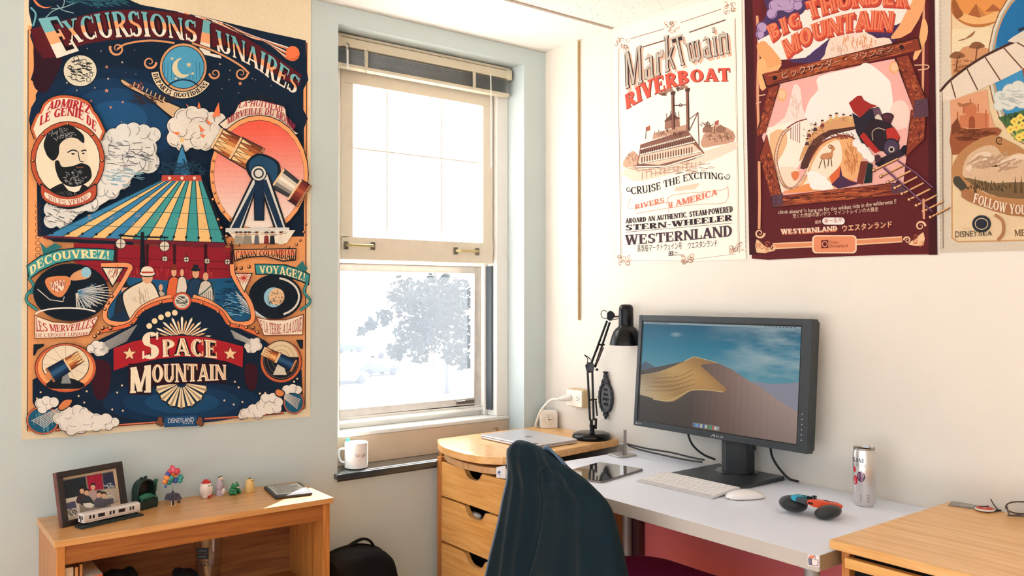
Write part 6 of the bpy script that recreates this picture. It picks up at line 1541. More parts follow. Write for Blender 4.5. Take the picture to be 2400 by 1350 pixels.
# backpack on the floor between bookcase and drawers
yb = -.13
BP = empty('backpack', (-.93, yb, 0), 'black backpack with a loop handle on the floor between bookcase and drawers', 'backpack')
BF = mat('backpack_nylon', '07090b', .8, var=.2, vs=90, spec=.2, bump=.2, bs=500)
BF2 = mat('backpack_dark_panel', '040506', .7, spec=.2, var=.2, vs=90, bump=.2, bs=500)
prof = [(772, 1310), (795, 1295), (825, 1285), (850, 1281), (880, 1284), (902, 1293), (913, 1310), (920, 1340), (926, 1370)]
pr = [on(x, y, 1, yb) for x, y in prof]
outl = [(p.x, p.z) for p in pr]
xl = outl[0][0] - .008; xr = outl[-1][0] + .006
outl = [(xl, .02), (xl - .004, .2), (xl, outl[0][1] - .03)] + outl + [(xr, .25), (xr, .02)]
cxm = (xl + xr) / 2
o2 = [(q.x, q.y) for q in smooth_pts([(a, b, 0) for a, b in outl], 4)]
G = []
for k, (s, y) in enumerate(((.84, .06), (.96, .03), (1, 0), (1, -.05), (.97, -.09), (.86, -.12), (.6, -.13))):
    G.append([Vector((cxm + (a - cxm) * s, yb + y * .8 + .03, .02 + (b - .02) * (1 - (1 - s) * .35))) for a, b in o2])
m = MB(); m.grid(G); n_ = len(o2); m.f.append(list(range(n_))); m.mi.append(0); m.f.append(list(range(len(m.v) - n_, len(m.v)))); m.mi.append(0)
m.build('body', BF, BP, smooth=True, angle=60)
zt = max(b for a, b in o2)
m = MB(); m.grid([[Vector((cxm - .035 + .07 * u / 6, yb + .03 - (.105 + .004 * math.sin(math.pi * u / 6)) * (.55 + .45 * min(1, (1 - v / 8) * 2.2)), zt - .012 - (zt - .1) * (1 - v / 8) + 0)) for u in range(7)] for v in range(9)]); o = m.build('front_panel', BF2, BP, smooth=True); sd = o.modifiers.new('t', 'SOLIDIFY'); sd.thickness = .006
hp = [on(x, y, 1, yb + .02) for x, y in ((806, 1294), (818, 1280), (835, 1269), (852, 1263), (866, 1267), (874, 1277), (877, 1288))]
m = MB(); m.tube(smooth_pts(hp, 4), .009, 8, flat=.5); m.build('loop_handle', BF, BP, smooth=True)
m = MB(); m.tube([G[2][i] + Vector((0, 0, .001)) for i in range(4, len(o2) - 6)], .003, 6); m.build('zip', BF2, BP, smooth=True)
for s in (-.06, .06):
    m = MB(); m.tube([(cxm + s, yb + .08, zt - .06), (cxm + s, yb + .1, zt * .6), (cxm + s * 1.1, yb + .08, .12)], .012, 8, flat=.4); m.build('shoulder_strap', BF2, BP, smooth=True)

# mug on the ledge, and a soft toy behind it
c = (on(809, 1093, 2, .69) + on(860, 1090, 2, .69)) / 2
c = Vector((c.x, c.y + .02, .69)); c = Vector((on(835, 1088, 1, .045).x, .045, .69))
mr = .0405
MG = empty('mug', c, 'white mug printed with a coloured word, at the left end of the window ledge', 'mug')
m = MB(); m.lathe([(mr * .8, 0), (mr, .004), (mr, .09), (mr - .003, .09), (mr - .003, .006), (.0001, .006)], c, 40); m.build('body', mat('white_ceramic', 'e9e6e4', .25, coat=.4, var=.01), MG, smooth=True)
hd = (-RT * 1 + FW * .2).normalized()
m = MB(); m.tube(smooth_pts([c + hd * mr * .96 + Vector((0, 0, .066)), c + hd * (mr + .02) + Vector((0, 0, .062)), c + hd * (mr + .024) + Vector((0, 0, .04)), c + hd * (mr + .016) + Vector((0, 0, .02)), c + hd * mr * .96 + Vector((0, 0, .016))], 4), .005, 10); m.build('handle', mat('white_ceramic', 'e9e6e4'), MG, smooth=True)
I = Ink()
va = math.atan2(CAM.y - c.y, CAM.x - c.x)
def mg(x, y, h):
    a = va + x * 1.35 / mr; return Vector((c.x + (mr + h) * math.cos(a), c.y + (mr + h) * math.sin(a), c.z + y * 1.2))
x = -.002
for ch, w, col, dz in (('G', .0062, '4a6ea8', 0), ('o', .0046, 'd9542f', 0), ('o', .0046, 'e3a52c', 0), ('g', .0046, '4a6ea8', 0), ('l', .0016, '4f9a5a', 0), ('e', .0044, 'd9542f', 0)):
    I.ft(ch, [x, .037, x + w, .037], [x, .0465, x + w, .0465], col); x += w + .0006
I.build('printed_word', [(-.0015, .034), (.024, .034), (.024, .0342), (-.0015, .0342)], 'e9e6e4', mg, inkmat('mug_print', rough=.3), MG, thick=.0003, eps=2e-5)
TC = mat('teal_plastic', '35b5a8', .35)
t = at(815, 1031, depth(c))
m = MB(); m.tube([c + (t - c) * .1 + Vector((0, 0, .01)), t], .003, 8); pn = m.build('marker_pen', mat('pen_white', 'e8e8e4', .4), None, smooth=True); tag(pn, 'white marker pen with a teal ball end standing in the mug', 'pen', 'pens in the mug')
m = MB(); m.ell(t, (.007, .007, .007), n=14, m=10); b_ = m.build('ball_cap', TC, None, smooth=True); b_.parent = pn
t = at(851, 1033, depth(c))
m = MB(); m.tube([c + Vector((.006, 0, .01)), t], .003, 8); pn = m.build('marker_pen', mat('pen_white', 'e8e8e4', .4), None, smooth=True); tag(pn, 'white marker pen with a pale blue-grey end standing in the mug', 'pen', 'pens in the mug')
m = MB(); m.tube([t + (c - t).normalized() * .012, t], .0036, 8); b_ = m.build('cap', mat('grey_blue_cap', '8fb0b4', .4), None, smooth=True); b_.parent = pn

# ------------------------------------------------------------------ drawer unit in the corner, with a bowed top
DZ = .768
OAKT = wood('oak_top_along_y', 'd9a05a', 'ecbb7c', 1, rough=.35, coat=.25)
OAKF = wood('oak_front_along_y', 'd69848', 'ebb56a', 1, rough=.4)
PLY = wood('ply_edge', 'b98a58', 'dcb482', 2, scale=40)
DARK = mat('gap_shade', '0e1013', .9)  # near-black blocks stand in for the shade inside the drawer units
D1 = empty('drawer_unit', (-.27, -.24, 0), 'oak drawer unit with a bowed top, in the corner under the window', 'drawer unit')
plan = [(-.53, -.014)] + [(q.x, q.y) for q in smooth_pts([(-.562, -.065, 0), (-.590, -.125, 0), (-.608, -.205, 0), (-.613, -.30, 0), (-.595, -.384, 0), (-.551, -.44, 0)], 4)] + [(-.50, -.462), (-.349, -.462), (-.003, -.418), (-.003, -.004), (-.25, -.004)]
m = MB(); m.prism(plan, 'z', DZ - .026, DZ); m.build('top_panel', OAKT, D1, bevel=.003)
def inset(p, s, cx=-.27, cy=-.23): return [(cx + (x - cx) * s, cy + (y - cy) * s) for x, y in p]
FX = -.535
m = MB(); m.prism([(FX + .03, -.02)] + [(x + .028, y) for x, y in plan[1:-5] if y > -.44] + [(FX + .03, -.44)], 'z', DZ - .062, DZ - .040); m.build('bowed_rail', PLY, D1, bevel=.002)
m = MB(); m.box(FX + .02, -.006, -.018, -.002, 0, DZ - .026); m.box(FX, FX + .02, -.046, -.018, 0, DZ - .062); m.build('side_panel', OAKZ, D1, bevel=.001, weld=False)
m = MB(); m.box(FX + .02, -.006, -.455, -.44, 0, .70); m.build('side_panel', OAKZ, D1, bevel=.001)
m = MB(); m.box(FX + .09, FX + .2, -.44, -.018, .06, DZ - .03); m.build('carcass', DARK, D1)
def drawer(x, y0, y1, z0, z1, yc, hw, hd, parent, mt, thick=.02):
    """drawer front with a scooped finger cut-out in its upper edge; y0 > y1"""
    sc = [(yc + hw * u, z1 - hd * v) for u, v in ((1, 0), (.84, .16), (.66, .62), (.4, .93), (0, 1), (-.4, .93), (-.66, .62), (-.84, .16), (-1, 0))]
    sc = [(q.x, q.y) for q in smooth_pts([(a, b, 0) for a, b in sc], 3)]
    pts = [(y1, z0), (y0, z0), (y0, z1)] + sc + [(y1, z1)]
    mb = MB(); mb.prism(pts, 'x', x, x + thick)
    d = mb.build('drawer', mt, parent, bevel=.0025)
    mb = MB(); mb.tube([(x - .0004, a, b) for a, b in sc], .0016, 6)
    e = mb.build('cutout_edge', PLY, parent, smooth=True); e.parent = d
    return d
sy = on(1109, 1100, 0, FX).y
hw = abs(on(1085, 1090, 0, FX).y - on(1133, 1100, 0, FX).y) / 2
zs = [(.690, .567), (.561, .405), (.397, .24), (.232, .07)]
for k, (a, b) in enumerate(zs):
    ofs = 0 if k == 0 else -.012
    drawer(FX, -.048, -.438, b, a, sy + ofs, hw * (1 if k == 0 else 1.15), .032 if k == 0 else .036, D1, OAKF)
c = on(1113, 1207, 0, FX + .035)
WC = empty('charger_block', c, 'small white charger lying in the middle drawer, seen through the finger cut-out', 'charger')
m = MB(); m.ell(c + Vector((0, 0, -.004)), (.014, .034, .014), n=20, m=12, e=.7); m.build('body', mat('charger_white', 'd9d3cc', .5), WC, smooth=True)
m = MB(); m.tube([c + Vector((-.006, .02, -.012)), c + Vector((-.013, 0, -.016)), c + Vector((-.013, -.022, -.014))], .003, 8); m.build('cable', mat('charger_cable', '8a7468', .6), WC, smooth=True)
c = on(1177, 1114, 0, -.60)
ST = empty('paper_tag', (-.588, c.y, c.z), 'white paper tag with a blue ring symbol, stuck to the drawer unit beside the jacket', 'tag')
I = Ink((1140, 1080, 16.87))
I.ring(505, 500, 62, 105, 26, '2a5a9a', 150, 340); I.p([470, 410, 540, 400, 545, 480, 480, 490], '3a6aa8', 2); I.hatch(520, 520, 30, 60, 8, 60, 10, '5a86b8', 80, 10)
I.build('card', [(1140 + x / 16.87, 1080 + y / 16.87) for x, y in ((392, 255), (760, 190), (760, 700), (392, 670))], 'e3e3e6', lambda x, y, h: on(x, y, 0, -.588 - h), inkmat('card_print', rough=.6), ST, thick=.0008, eps=4e-5)

# ------------------------------------------------------------------ white table
TZ = .74
DW = mat('white_laminate', 'e3e9f7', .42, var=.012, vs=5, coat=.12)
DG = mat('grey_edge_band', 'c4beb8', .5, var=.02)
TB = empty('white_table', (-.3, -1.02, 0), 'white laminate table between the two oak drawer units along the right wall', 'table')
m = MB(); m.box(-.588, -.002, -1.602, -.505, TZ - .035, TZ); o = m.build('tabletop', [DW, DG], TB, bevel=.0012)
for p in o.data.polygons:
    if p.normal.x < -.9: p.material_index = 1
m = MB(); m.box(-.58, -.025, -1.6025, -1.602, TZ - .034, TZ - .001); m.build('end_edge', mat('raw_edge_brown', '9a8264', .7), TB)
LG = mat('leg_grey', '9a9b9c', .4, metal=.3)
for x, y in ((-.548, -1.562), (-.548, -.53), (-.07, -.53), (-.07, -1.562)):
    m = MB(); m.lathe([(.0195, .0), (.0195, .012), (.0165, .02), (.0165, TZ - .042), (.03, TZ - .04), (.03, TZ - .035)], (x, y, 0), 24); m.build('leg', LG, TB, smooth=True)
RP = mat('crimson_panel', 'fb888e', .25, var=.05, vs=4, coat=.3)
m = MB(); m.box(-.028, -.004, -1.6, -.49, .18, TZ - .036); m.build('crimson_back_panel', RP, TB, bevel=.001)
m = MB(); m.box(-.06, -.03, -.575, -.535, .10, TZ - .036); m.build('dark_strip', mat('dark_plum', '4a2a34', .4), TB, bevel=.002)  # dark plum strip at the left end of the crimson panel

# thumbs-up sticker on the table's front edge
I = Ink((1880, 1140, 4.615))
I.p([66, 778, 100, 775, 105, 850, 72, 848], '3a3440', 0); I.p([72, 785, 95, 783, 99, 843, 77, 842], '6f7f96', 0)
hand = [100, 785, 112, 775, 128, 762, 132, 745, 146, 758, 140, 788, 165, 792, 176, 806, 176, 842, 164, 862, 150, 864, 122, 856, 104, 850]
I.p(hand, '7a3a3c', 3); I.p([105, 790, 116, 780, 131, 767, 134, 754, 140, 762, 134, 793, 161, 797, 169, 808, 169, 838, 160, 854, 148, 857, 124, 850, 108, 845], 'eee6e4', 3)
I.p([70, 760, 96, 745, 118, 748, 130, 742, 126, 762, 104, 780, 76, 775], 'e08a6a', 3)
s = I.build('thumbs_up_sticker', [(1880 + x / 4.615, 1140 + y / 4.615) for x, y in ((60, 738), (182, 748), (184, 874), (60, 858))], 'e4e2e6', lambda x, y, h: on(x, y, 0, -.588 - h), inkmat('sticker_print', rough=.4), None, thick=.0004, eps=3e-5)
tag(s, 'thumbs-up hand sticker on the front edge of the white table, at its right end', 'sticker')

# ------------------------------------------------------------------ right drawer unit
D2 = empty('drawer_unit', (-.27, -1.95, 0), 'oak drawer unit in the lower right corner, with glasses on its top', 'drawer unit')
m = MB(); m.box(-.548, -.003, -2.35, -1.603, DZ - .02, DZ); m.build('top_panel', OAKT, D2, bevel=.003)
m = MB(); m.box(-.523, -.006, -1.635, -1.617, 0, DZ - .02); m.build('side_panel', OAKZ, D2, bevel=.0015)
m = MB(); m.box(-.523, -.006, -2.345, -2.327, 0, DZ - .02); m.build('side_panel', OAKZ, D2, bevel=.0015)
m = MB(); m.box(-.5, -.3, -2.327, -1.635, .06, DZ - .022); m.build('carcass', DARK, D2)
z = DZ - .034
for k in range(4):
    h = .135 if k == 0 else .165
    m = MB(); m.box(-.537, -.52, -2.33, -1.632, z - .022, z); m.box(-.52, -.512, -2.33, -1.632, z - .022, z - .002)
    pull = m.build('drawer', OAKF, D2, bevel=.002, weld=False)
    m = MB(); m.box(-.525, -.507, -2.325, -1.642, z - h, z - .044); f_ = m.build('drawer_front', OAKF, D2, bevel=.002); f_.parent = pull
    z -= h + .008

# ------------------------------------------------------------------ chair and the jacket over its back
CH = empty('desk_chair', (-.5, -.98, 0), 'burgundy upholstered desk chair pushed under the white table, a dark jacket over its back', 'chair')
BUR = mat('burgundy_fabric', '7c1a52', .8, var=.15, vs=150, spec=.2, bump=.2, bs=500)
CHM = mat('chair_metal', '1a1b1f', .4, metal=.6)
m = MB()
sp = rrect(-.70, -.205, -1.22, -.72, .14, 8)
for s, z in ((.9, .40), (1, .415), (1, .45), (.985, .468), (.93, .480), (.8, .486), (.4, .488)):
    pass
rows = []
for s, z in ((.9, .40), (1, .415), (1, .45), (.985, .468), (.93, .480), (.8, .486), (.4, .488), (.02, .488)):
    rows.append([Vector((-.4525 + (x + .4525) * s, -.97 + (y + .97) * s, z - .004)) for x, y in sp + sp[:1]])
m.grid(rows); m.build('seat', BUR, CH, smooth=True, angle=70)
m = MB(); m.box(-.770, -.752, -1.12, -.83, .56, .80); m.build('backrest', BUR, CH, bevel=.015, seg=4)
m = MB(); m.tube([(-.752, -1.0, .7), (-.745, -.98, .5), (-.70, -.98, .40), (-.5, -.98, .395)], .014, 10); m.build('back_upright', CHM, CH, smooth=True)
for x, y in ((-.68, -1.2), (-.68, -.76), (-.24, -1.2), (-.24, -.76)):
    m = MB(); m.tube([(x * .98, -.98 + (y + .98) * .86, .4), (x, y, .0)], .011, 10); m.build('leg', CHM, CH, smooth=True)
m = MB(); m.box(-.66, -.26, -1.17, -.79, .388, .398); m.build('seat_frame', CHM, CH)

JX = -.80
JK = empty('jacket', (JX, -.98, .6), 'dark navy softshell jacket draped over the back of the desk chair', 'jacket')
JM = mat('navy_softshell', '08202a', .85, var=.1, vs=60, sheen=.05, spec=.2, bump=.15, bs=700)
JM2 = mat('navy_softshell_lining', '3c5f7c', .6, var=.08, vs=60, sheen=.2)
k3 = lambda x, y: on(1020 + x / 3, 900 + y / 3, 0, JX)
top = [k3(*q) for q in ((500, 428), (535, 402), (590, 400), (665, 425), (745, 462), (820, 520), (915, 592))]
left = [k3(*q) for q in ((500, 428), (476, 500), (462, 600), (444, 740), (416, 900), (381, 1060), (348, 1200), (316, 1350))]
right = [k3(*q) for q in ((915, 592), (1000, 672), (1065, 747), (1128, 832), (1165, 920), (1190, 1050), (1214, 1180), (1242, 1350))]
left.append(left[-1] + (left[-1] - left[-2]) * 1.1); right.append(right[-1] + (right[-1] - right[-2]) * 1.1)
def samp(P, n):
    P = smooth_pts(P, 8); d = [0]
    for i in range(1, len(P)): d.append(d[-1] + (P[i] - P[i - 1]).length)
    o = []
    for k in range(n):
        t = d[-1] * k / (n - 1); i = 1
        while i < len(P) - 1 and d[i] < t: i += 1
        l = max(d[i] - d[i - 1], 1e-9)
        o.append(P[i - 1].lerp(P[i], (t - d[i - 1]) / l))
    return o
NU, NV_ = 72, 60
tp, lf, rt = samp(top, NU), samp(left, NV_), samp(right, NV_)
bt = [lf[-1].lerp(rt[-1], i / (NU - 1)) for i in range(NU)]
def bump1(x, c, w): return math.exp(-((x - c) / w) ** 2)
G = []; Gb = []
for j in range(NV_):
    v = j / (NV_ - 1); row = []; rb = []
    for i in range(NU):
        u = i / (NU - 1)
        p = tp[i] * (1 - v) + bt[i] * v + lf[j] * (1 - u) + rt[j] * u - (tp[0] * (1 - u) * (1 - v) + tp[-1] * u * (1 - v) + bt[0] * (1 - u) * v + bt[-1] * u * v)
        ed = min(1, u / .10) ; er = min(1, (1 - u) / .12); et = min(1, v / .10)
        rnd_ = max((1 - math.sqrt(max(0, 1 - (1 - e) ** 2))) * k for e, k in ((ed, .018), (er, .022 * min(1, v * 4)), (et, .02 * (1 - u))))
        uc = .47 - .10 * v + .05 * math.sin(v * 4)               # the sleeve's edge runs down the middle
        fold = .018 * v ** .5 * (bump1(u, .14 + .06 * v, .05) + .8 * bump1(u, .30 + .02 * v, .05) + .9 * bump1(u, .70 - .05 * v, .07) + .7 * bump1(u, .88 - .05 * v, .05))
        fold += .012 * min(1, v / .25) * (1 / (1 + math.exp((uc - u) * 70)) - 1)
        fold += -.011 * bump1(u, uc + .012, .012) * min(1, max(0, (v - .18) / .12))
        fold += .006 * math.sin(u * 23 + v * 3 + 1.2 * math.sin(v * 5)) * v
        fold += .010 * bump1(v, .30 - .12 * (u - .5), .03) * max(0, min(1, (u - uc) / .05)) * max(0, 1 - abs(u - .68) / .3)   # shoulder seam
        fold += .008 * math.sin(12 * (u * .9 - v * .8)) * bump1(v, .18, .16)
        row.append(p + Vector((rnd_ - fold, 0, 0)))
        rb.append(p + Vector(((.066 - rnd_ * .6) * (1 - .85 * u ** 3 * (1 - v) ** 2) + .002 * math.sin(u * 20), 0, -.024 * (1 - v) * (1 - u * u))))
    G.append(row); Gb.append(rb)
m = MB(); m.grid(G); nb = len(m.v); m.grid(Gb)
W_ = NU
for i in range(NU - 1):
    m.f.append([i, i + 1, nb + i + 1, nb + i]); m.mi.append(0)
    a = (NV_ - 1) * W_; m.f.append([a + i, a + i + 1, nb + a + i + 1, nb + a + i]); m.mi.append(0)
for j in range(NV_ - 1):
    for e in (0, NU - 1):
        a = j * W_ + e; b = (j + 1) * W_ + e; m.f.append([a, b, nb + b, nb + a]); m.mi.append(0)
m.build('body', JM, JK, smooth=True, angle=75)
ck = [on(1020 + x / 3, 900 + y / 3, 0, JX + .012) for x, y in ((752, 470), (785, 447), (830, 486), (880, 540), (920, 592))]
m = MB()
m.grid([[p + Vector((.0 + .03 * v, -.004 * v, .006 - .028 * v)) for p in smooth_pts(ck, 4)] for v in (0, .3, .6, 1)])
o = m.build('collar', JM2, JK, smooth=True); sd = o.modifiers.new('t', 'SOLIDIFY'); sd.thickness = .006
sm_ = []
for i in range(24):
    u = .47 + .30 * i / 23; v = .215 - .10 * math.sin(math.pi * (i / 23) * .6)
    p = G[int(v * (NV_ - 1))][int(u * (NU - 1))].lerp(G[int(v * (NV_ - 1)) + 1][int(u * (NU - 1))], v * (NV_ - 1) % 1); sm_.append(p + Vector((-.0012, 0, 0)))
m = MB(); m.tube(smooth_pts(sm_[::3], 4), .0018, 6); m.build('shoulder_seam', mat('navy_thread', '0d1f2a', .8), JK, smooth=True)
m = MB(); m.tube([G[j][1] + Vector((-.002, 0, 0)) for j in range(2, NV_)], .003, 8); m.build('pale_edge', mat('navy_edge', '5b7590', .6, sheen=.5), JK, smooth=True)  # paler tube down the jacket's left edge

# ------------------------------------------------------------------ on the corner drawer unit
q0, q1, q2, q3 = (on(x, y, 2, DZ + .012) for x, y in ((1133, 1020), (1256, 1048), (1352, 1030), (1217, 1006)))
lc = (q0 + q1 + q2 + q3) / 4
la = math.atan2((q0 - q1 + q3 - q2).y, (q0 - q1 + q3 - q2).x) - R(90)
LP = empty('laptop', (lc.x, lc.y, DZ), 'closed silver laptop with a dark oval sticker on the corner drawer unit', 'laptop', rz=la)
ALU = mat('silver_aluminium', 'cfcdd2', .32, metal=.55, var=.02)
lw, ll = .106, .152
m = MB(); m.prism(rrect(-lw, lw, -ll, ll, .011), 'z', .0015, .0085); m.build('base', ALU, LP, local=True, bevel=.002)
m = MB(); m.prism(rrect(-lw, lw, -ll, ll, .011), 'z', .0092, .0145); m.build('lid', ALU, LP, local=True, bevel=.002)
m = MB(); m.prism(rrect(-lw + .002, lw - .002, -ll + .002, ll - .002, .01), 'z', .0083, .0094); m.build('seam', mat('laptop_seam', '4a4a50', .5), LP, local=True)
LPM = Matrix.LocRotScale(LP.location, LP.rotation_euler, None)
I = Ink()
ap = [0, 12, 8, 15, 14, 13, 18, 8, 14, 3, 15, -4, 19, -9, 13, -18, 7, -20, 1, -18, -6, -20, -13, -15, -17, -4, -16, 6, -11, 13, -5, 15]
I.p([v * .00075 for v in ap], '6f7076', 3); I.p([v * .00075 for v in (2, 17, 8, 21, 10, 27, 4, 24)], '6f7076', 3)
I.build('emblem', [(-.0001, -.0001), (.0001, -.0001), (.0001, .0001)], '6f7076', lambda x, y, h: LPM @ Vector((x, y, .0146 + h)), inkmat('emblem_print', rough=.3), LP, thick=.0001, eps=3e-5)
I = Ink(); c = LPM.inverted() @ on(1253, 1040, 2, DZ + .0146)
I.e(c.x, c.y, .016, .011, '20222a'); I.ring(c.x, c.y, .0145, .0095, .001, '8a8c92'); I.hatch(c.x, c.y, .009, .005, 10, .006, .0009, '8a8c92', 0, 10)
I.build('oval_sticker', arcp(c.x, c.y, .016, .011, 0, 345, 23), '20222a', lambda x, y, h: LPM @ Vector((x, y, .0146 + h)), inkmat('oval_print', rough=.35), LP, thick=.0002, eps=3e-5)

# alarm clock
cc = (on(1266, 1003, 2, DZ) + on(1308, 1005, 2, DZ)) / 2
t = depth(cc); hx = (1308 - 1266) / 2 / FPX * t
AC = empty('alarm_clock', (cc.x, cc.y, DZ), 'small square white alarm clock near the wall on the corner drawer unit', 'clock', rz=math.atan2(RT.y, RT.x) + R(6))
CWH = mat('clock_white', 'efe9e2', .4, var=.01)
hx = hx * .96; hz = hx * 2.05
m = MB(); m.prism(rrect(-hx, hx, .0005, hz, .005), 'y', -.002, .032); m.build('case', CWH, AC, local=True, bevel=.0025)
m = MB(); m.lathe([(hx * .78, 0), (hx * .78, .0008), (hx * .70, .0012), (.0001, .0012)], (0, -.002, hz / 2), 36, M=Matrix.Rotation(R(90), 3, 'X')); m.build('dial', mat('clock_dial', 'ece4d8', .5, var=.01), AC, local=True, smooth=True)
m = MB()
for k in range(12):
    a = R(30 * k); r_ = hx * .58
    m.box(r_ * math.sin(a) - .0009, r_ * math.sin(a) + .0009, -.0036, -.0031, hz / 2 + r_ * math.cos(a) - .0012, hz / 2 + r_ * math.cos(a) + .0012)
m.build('hour_marks', mat('clock_marks', '8a8078', .6), AC, local=True)
CB = mat('clock_hands', '23262c', .5)
for nm, a, l, w in (('minute_hand', -16, hx * .55, .0011), ('hour_hand', 92, hx * .42, .0015)):
    m = MB(); d = Vector((math.sin(R(a)), 0, math.cos(R(a)))); p = Vector((0, -.0042, hz / 2)); m.bar(p - d * .004, p + d * l, w, .0006, (0, 1, 0)); m.build(nm, CB, AC, local=True)
m = MB(); m.lathe([(.0018, 0), (.0018, .0016)], (0, -.0036, hz / 2), 12, M=Matrix.Rotation(R(90), 3, 'X')); m.build('hub', CB, AC, local=True)

# desk lamp
LB = on(1394, 1027, 2, DZ); LB.x = min(LB.x, -.078)
lt = depth(LB)
DLP = empty('desk_lamp', LB, 'glossy black jointed desk lamp on the corner drawer unit, left of the monitor', 'lamp')
LBK = mat('lamp_black_gloss', '07080b', .22, var=.1, spec=.3); LBM = mat('lamp_black_metal', '15161b', .3, metal=.5)
LCH = mat('lamp_spring_steel', '6a6668', .3, metal=.8); LDC = mat('lamp_tan_reflect', '3a2a28', .3, metal=.4)
br_ = 45.5 / FPX * lt
m = MB(); m.lathe([(br_ * .97, 0), (br_, .004), (br_, .012), (br_ * .93, .020), (br_ * .78, .0235), (br_ * .45, .0245), (.0001, .0245)], LB, 56); m.build('base', LBK, DLP, smooth=True)
A = lambda x, y, d=0: at(x, y, lt + d)
k6 = lambda x, y, d=0: A(1240 + x / 3.46, 690 + y / 3.46, d - .1 * min(1, max(0, (x - 480) / 307)))
m = MB(); p = k6(512, 1060); m.lathe([(.012, .024), (.0085, .028), (.0085, .045), (.011, .047), (.011, .052)], LB + Vector((p.x - LB.x, p.y - LB.y, 0)), 20); m.build('post', LBM, DLP, smooth=True)
m = MB(); m.bar(k6(505, 1095), k6(505, 1015), .011, .018, FW); m.bar(k6(540, 1090), k6(543, 1005), .008, .016, FW); m.build('lower_bracket', LBK, DLP, bevel=.0015, weld=False)
for xa, xb, dd in ((494, 474, -.006), (524, 512, .006)):
    m = MB(); m.tube([k6(xa, 1020, dd), k6(xb, 620, dd)], .0042, 10); m.build('lower_arm', LBK, DLP, smooth=True)
for (x0, y0), (x1, y1) in (((492, 1000), (488, 860)), ((552, 985), (540, 862))):
    m = MB(); a = k6(x0, y0, -.004); b = k6(x1, y1, -.004); m.tube([a.lerp(b, i / 16) for i in range(17)], [.0028 + .0008 * (i % 2) for i in range(17)], 8); m.build('spring', LBM, DLP, smooth=True)
m = MB(); m.bar(k6(484, 856, -.004), k6(548, 852, -.004), .006, .005, FW); m.build('lower_crossbar', LBK, DLP)
m = MB()
for (x, y) in ((495, 590),):
    hexp = [(455, 575), (475, 550), (515, 548), (530, 575), (525, 625), (490, 638), (462, 615)]
    pts = [k6(a, b, -.009) for a, b in hexp] + [k6(a, b, .009) for a, b in hexp]; n_ = len(hexp)
    m.add(pts, [tuple(range(n_)), tuple(range(2 * n_ - 1, n_ - 1, -1))] + [(i, (i + 1) % n_, n_ + (i + 1) % n_, n_ + i) for i in range(n_)])
m.build('elbow_joint', mat('lamp_joint', '2b2b30', .35, metal=.4), DLP, bevel=.0015)
m = MB(); c = k6(548, 610, -.006); m.lathe([(.0035, -.004), (.0045, 0), (.0035, .006)], c, 12, M=Matrix.Rotation(YAW + R(0), 3, 'Z').inverted() @ Matrix.Rotation(R(90), 3, 'Y')); m.ell(k6(462, 582, -.011), (.003, .003, .003), n=10, m=8); m.build('elbow_knob', LBM, DLP, smooth=True)
for (a, b, dd) in (((505, 560), (632, 215), -.006), ((535, 590), (655, 225), .006)):
    m = MB(); m.tube([k6(*a, dd), k6(*b, dd)], .0042, 10); m.build('upper_arm', LBK, DLP, smooth=True)
for a, b in (((505, 545), (560, 425)), ((548, 560), (600, 430))):
    m = MB(); p, q = k6(*a, -.004), k6(*b, -.004); m.tube([p.lerp(q, i / 16) for i in range(17)], [.0034 + .0008 * (i % 2) for i in range(17)], 8); m.build('spring', LDC, DLP, smooth=True)
m = MB(); m.bar(k6(556, 408, -.004), k6(612, 408, -.004), .006, .006, FW); m.build('upper_crossbar', LBK, DLP)
m = MB(); m.tube(smooth_pts([k6(445, 490), k6(465, 508), k6(475, 530), k6(470, 560)], 4), .0016, 6); m.tube(smooth_pts([k6(450, 492), k6(480, 510), k6(498, 528)], 4), .0022, 6); m.build('lamp_wire', LBM, DLP, smooth=True)
hexp = [(632, 150), (655, 130), (680, 140), (700, 168), (690, 190), (655, 215), (630, 200)]
m = MB(); pts = [k6(a, b, -.010) for a, b in hexp] + [k6(a, b, .010) for a, b in hexp]; n_ = len(hexp); m.add(pts, [tuple(range(n_)), tuple(range(2 * n_ - 1, n_ - 1, -1))] + [(i, (i + 1) % n_, n_ + (i + 1) % n_, n_ + i) for i in range(n_)]); m.build('head_joint', LBM, DLP, bevel=.0015)
m = MB(); m.tube(smooth_pts([k6(632, 195, -.01), k6(600, 192, -.01), k6(583, 165, -.01), k6(590, 138, -.01), k6(615, 130, -.01), k6(632, 145, -.01)], 4), .0015, 6); m.build('wire_loop', mat('lamp_wire_tan', '4a4038', .5), DLP, smooth=True)
m = MB(); m.bar(k6(680, 182), k6(735, 178), .005, .011, FW); m.bar(k6(650, 212), k6(722, 196), .003, .005, FW); m.build('head_arm', LBM, DLP, bevel=.001, weld=False)
sc_ = (lt - .1) / FPX / 3.46 
pc_ = k6(787, 262)
prof = [(0, 182), (38, 180), (52, 168), (59, 146), (60, 60), (61, 8), (66, -2), (84, -14), (104, -42), (118, -80), (131, -125), (134, -148), (131, -149), (115, -84), (101, -46), (82, -20), (58, -4), (50, 20), (0, 24)]
m = MB(); m.lathe([(max(r_ * sc_, .0001), z * sc_) for r_, z in prof], pc_, 48); m.build('shade', LBK, DLP, smooth=True, angle=50)
m = MB(); m.ell(pc_ + Vector((0, 0, -55 * sc_)), (.018, .018, .024), n=20, m=12); m.build('bulb', mat('bulb_frosted', 'ece8e0', .4), DLP, smooth=True)

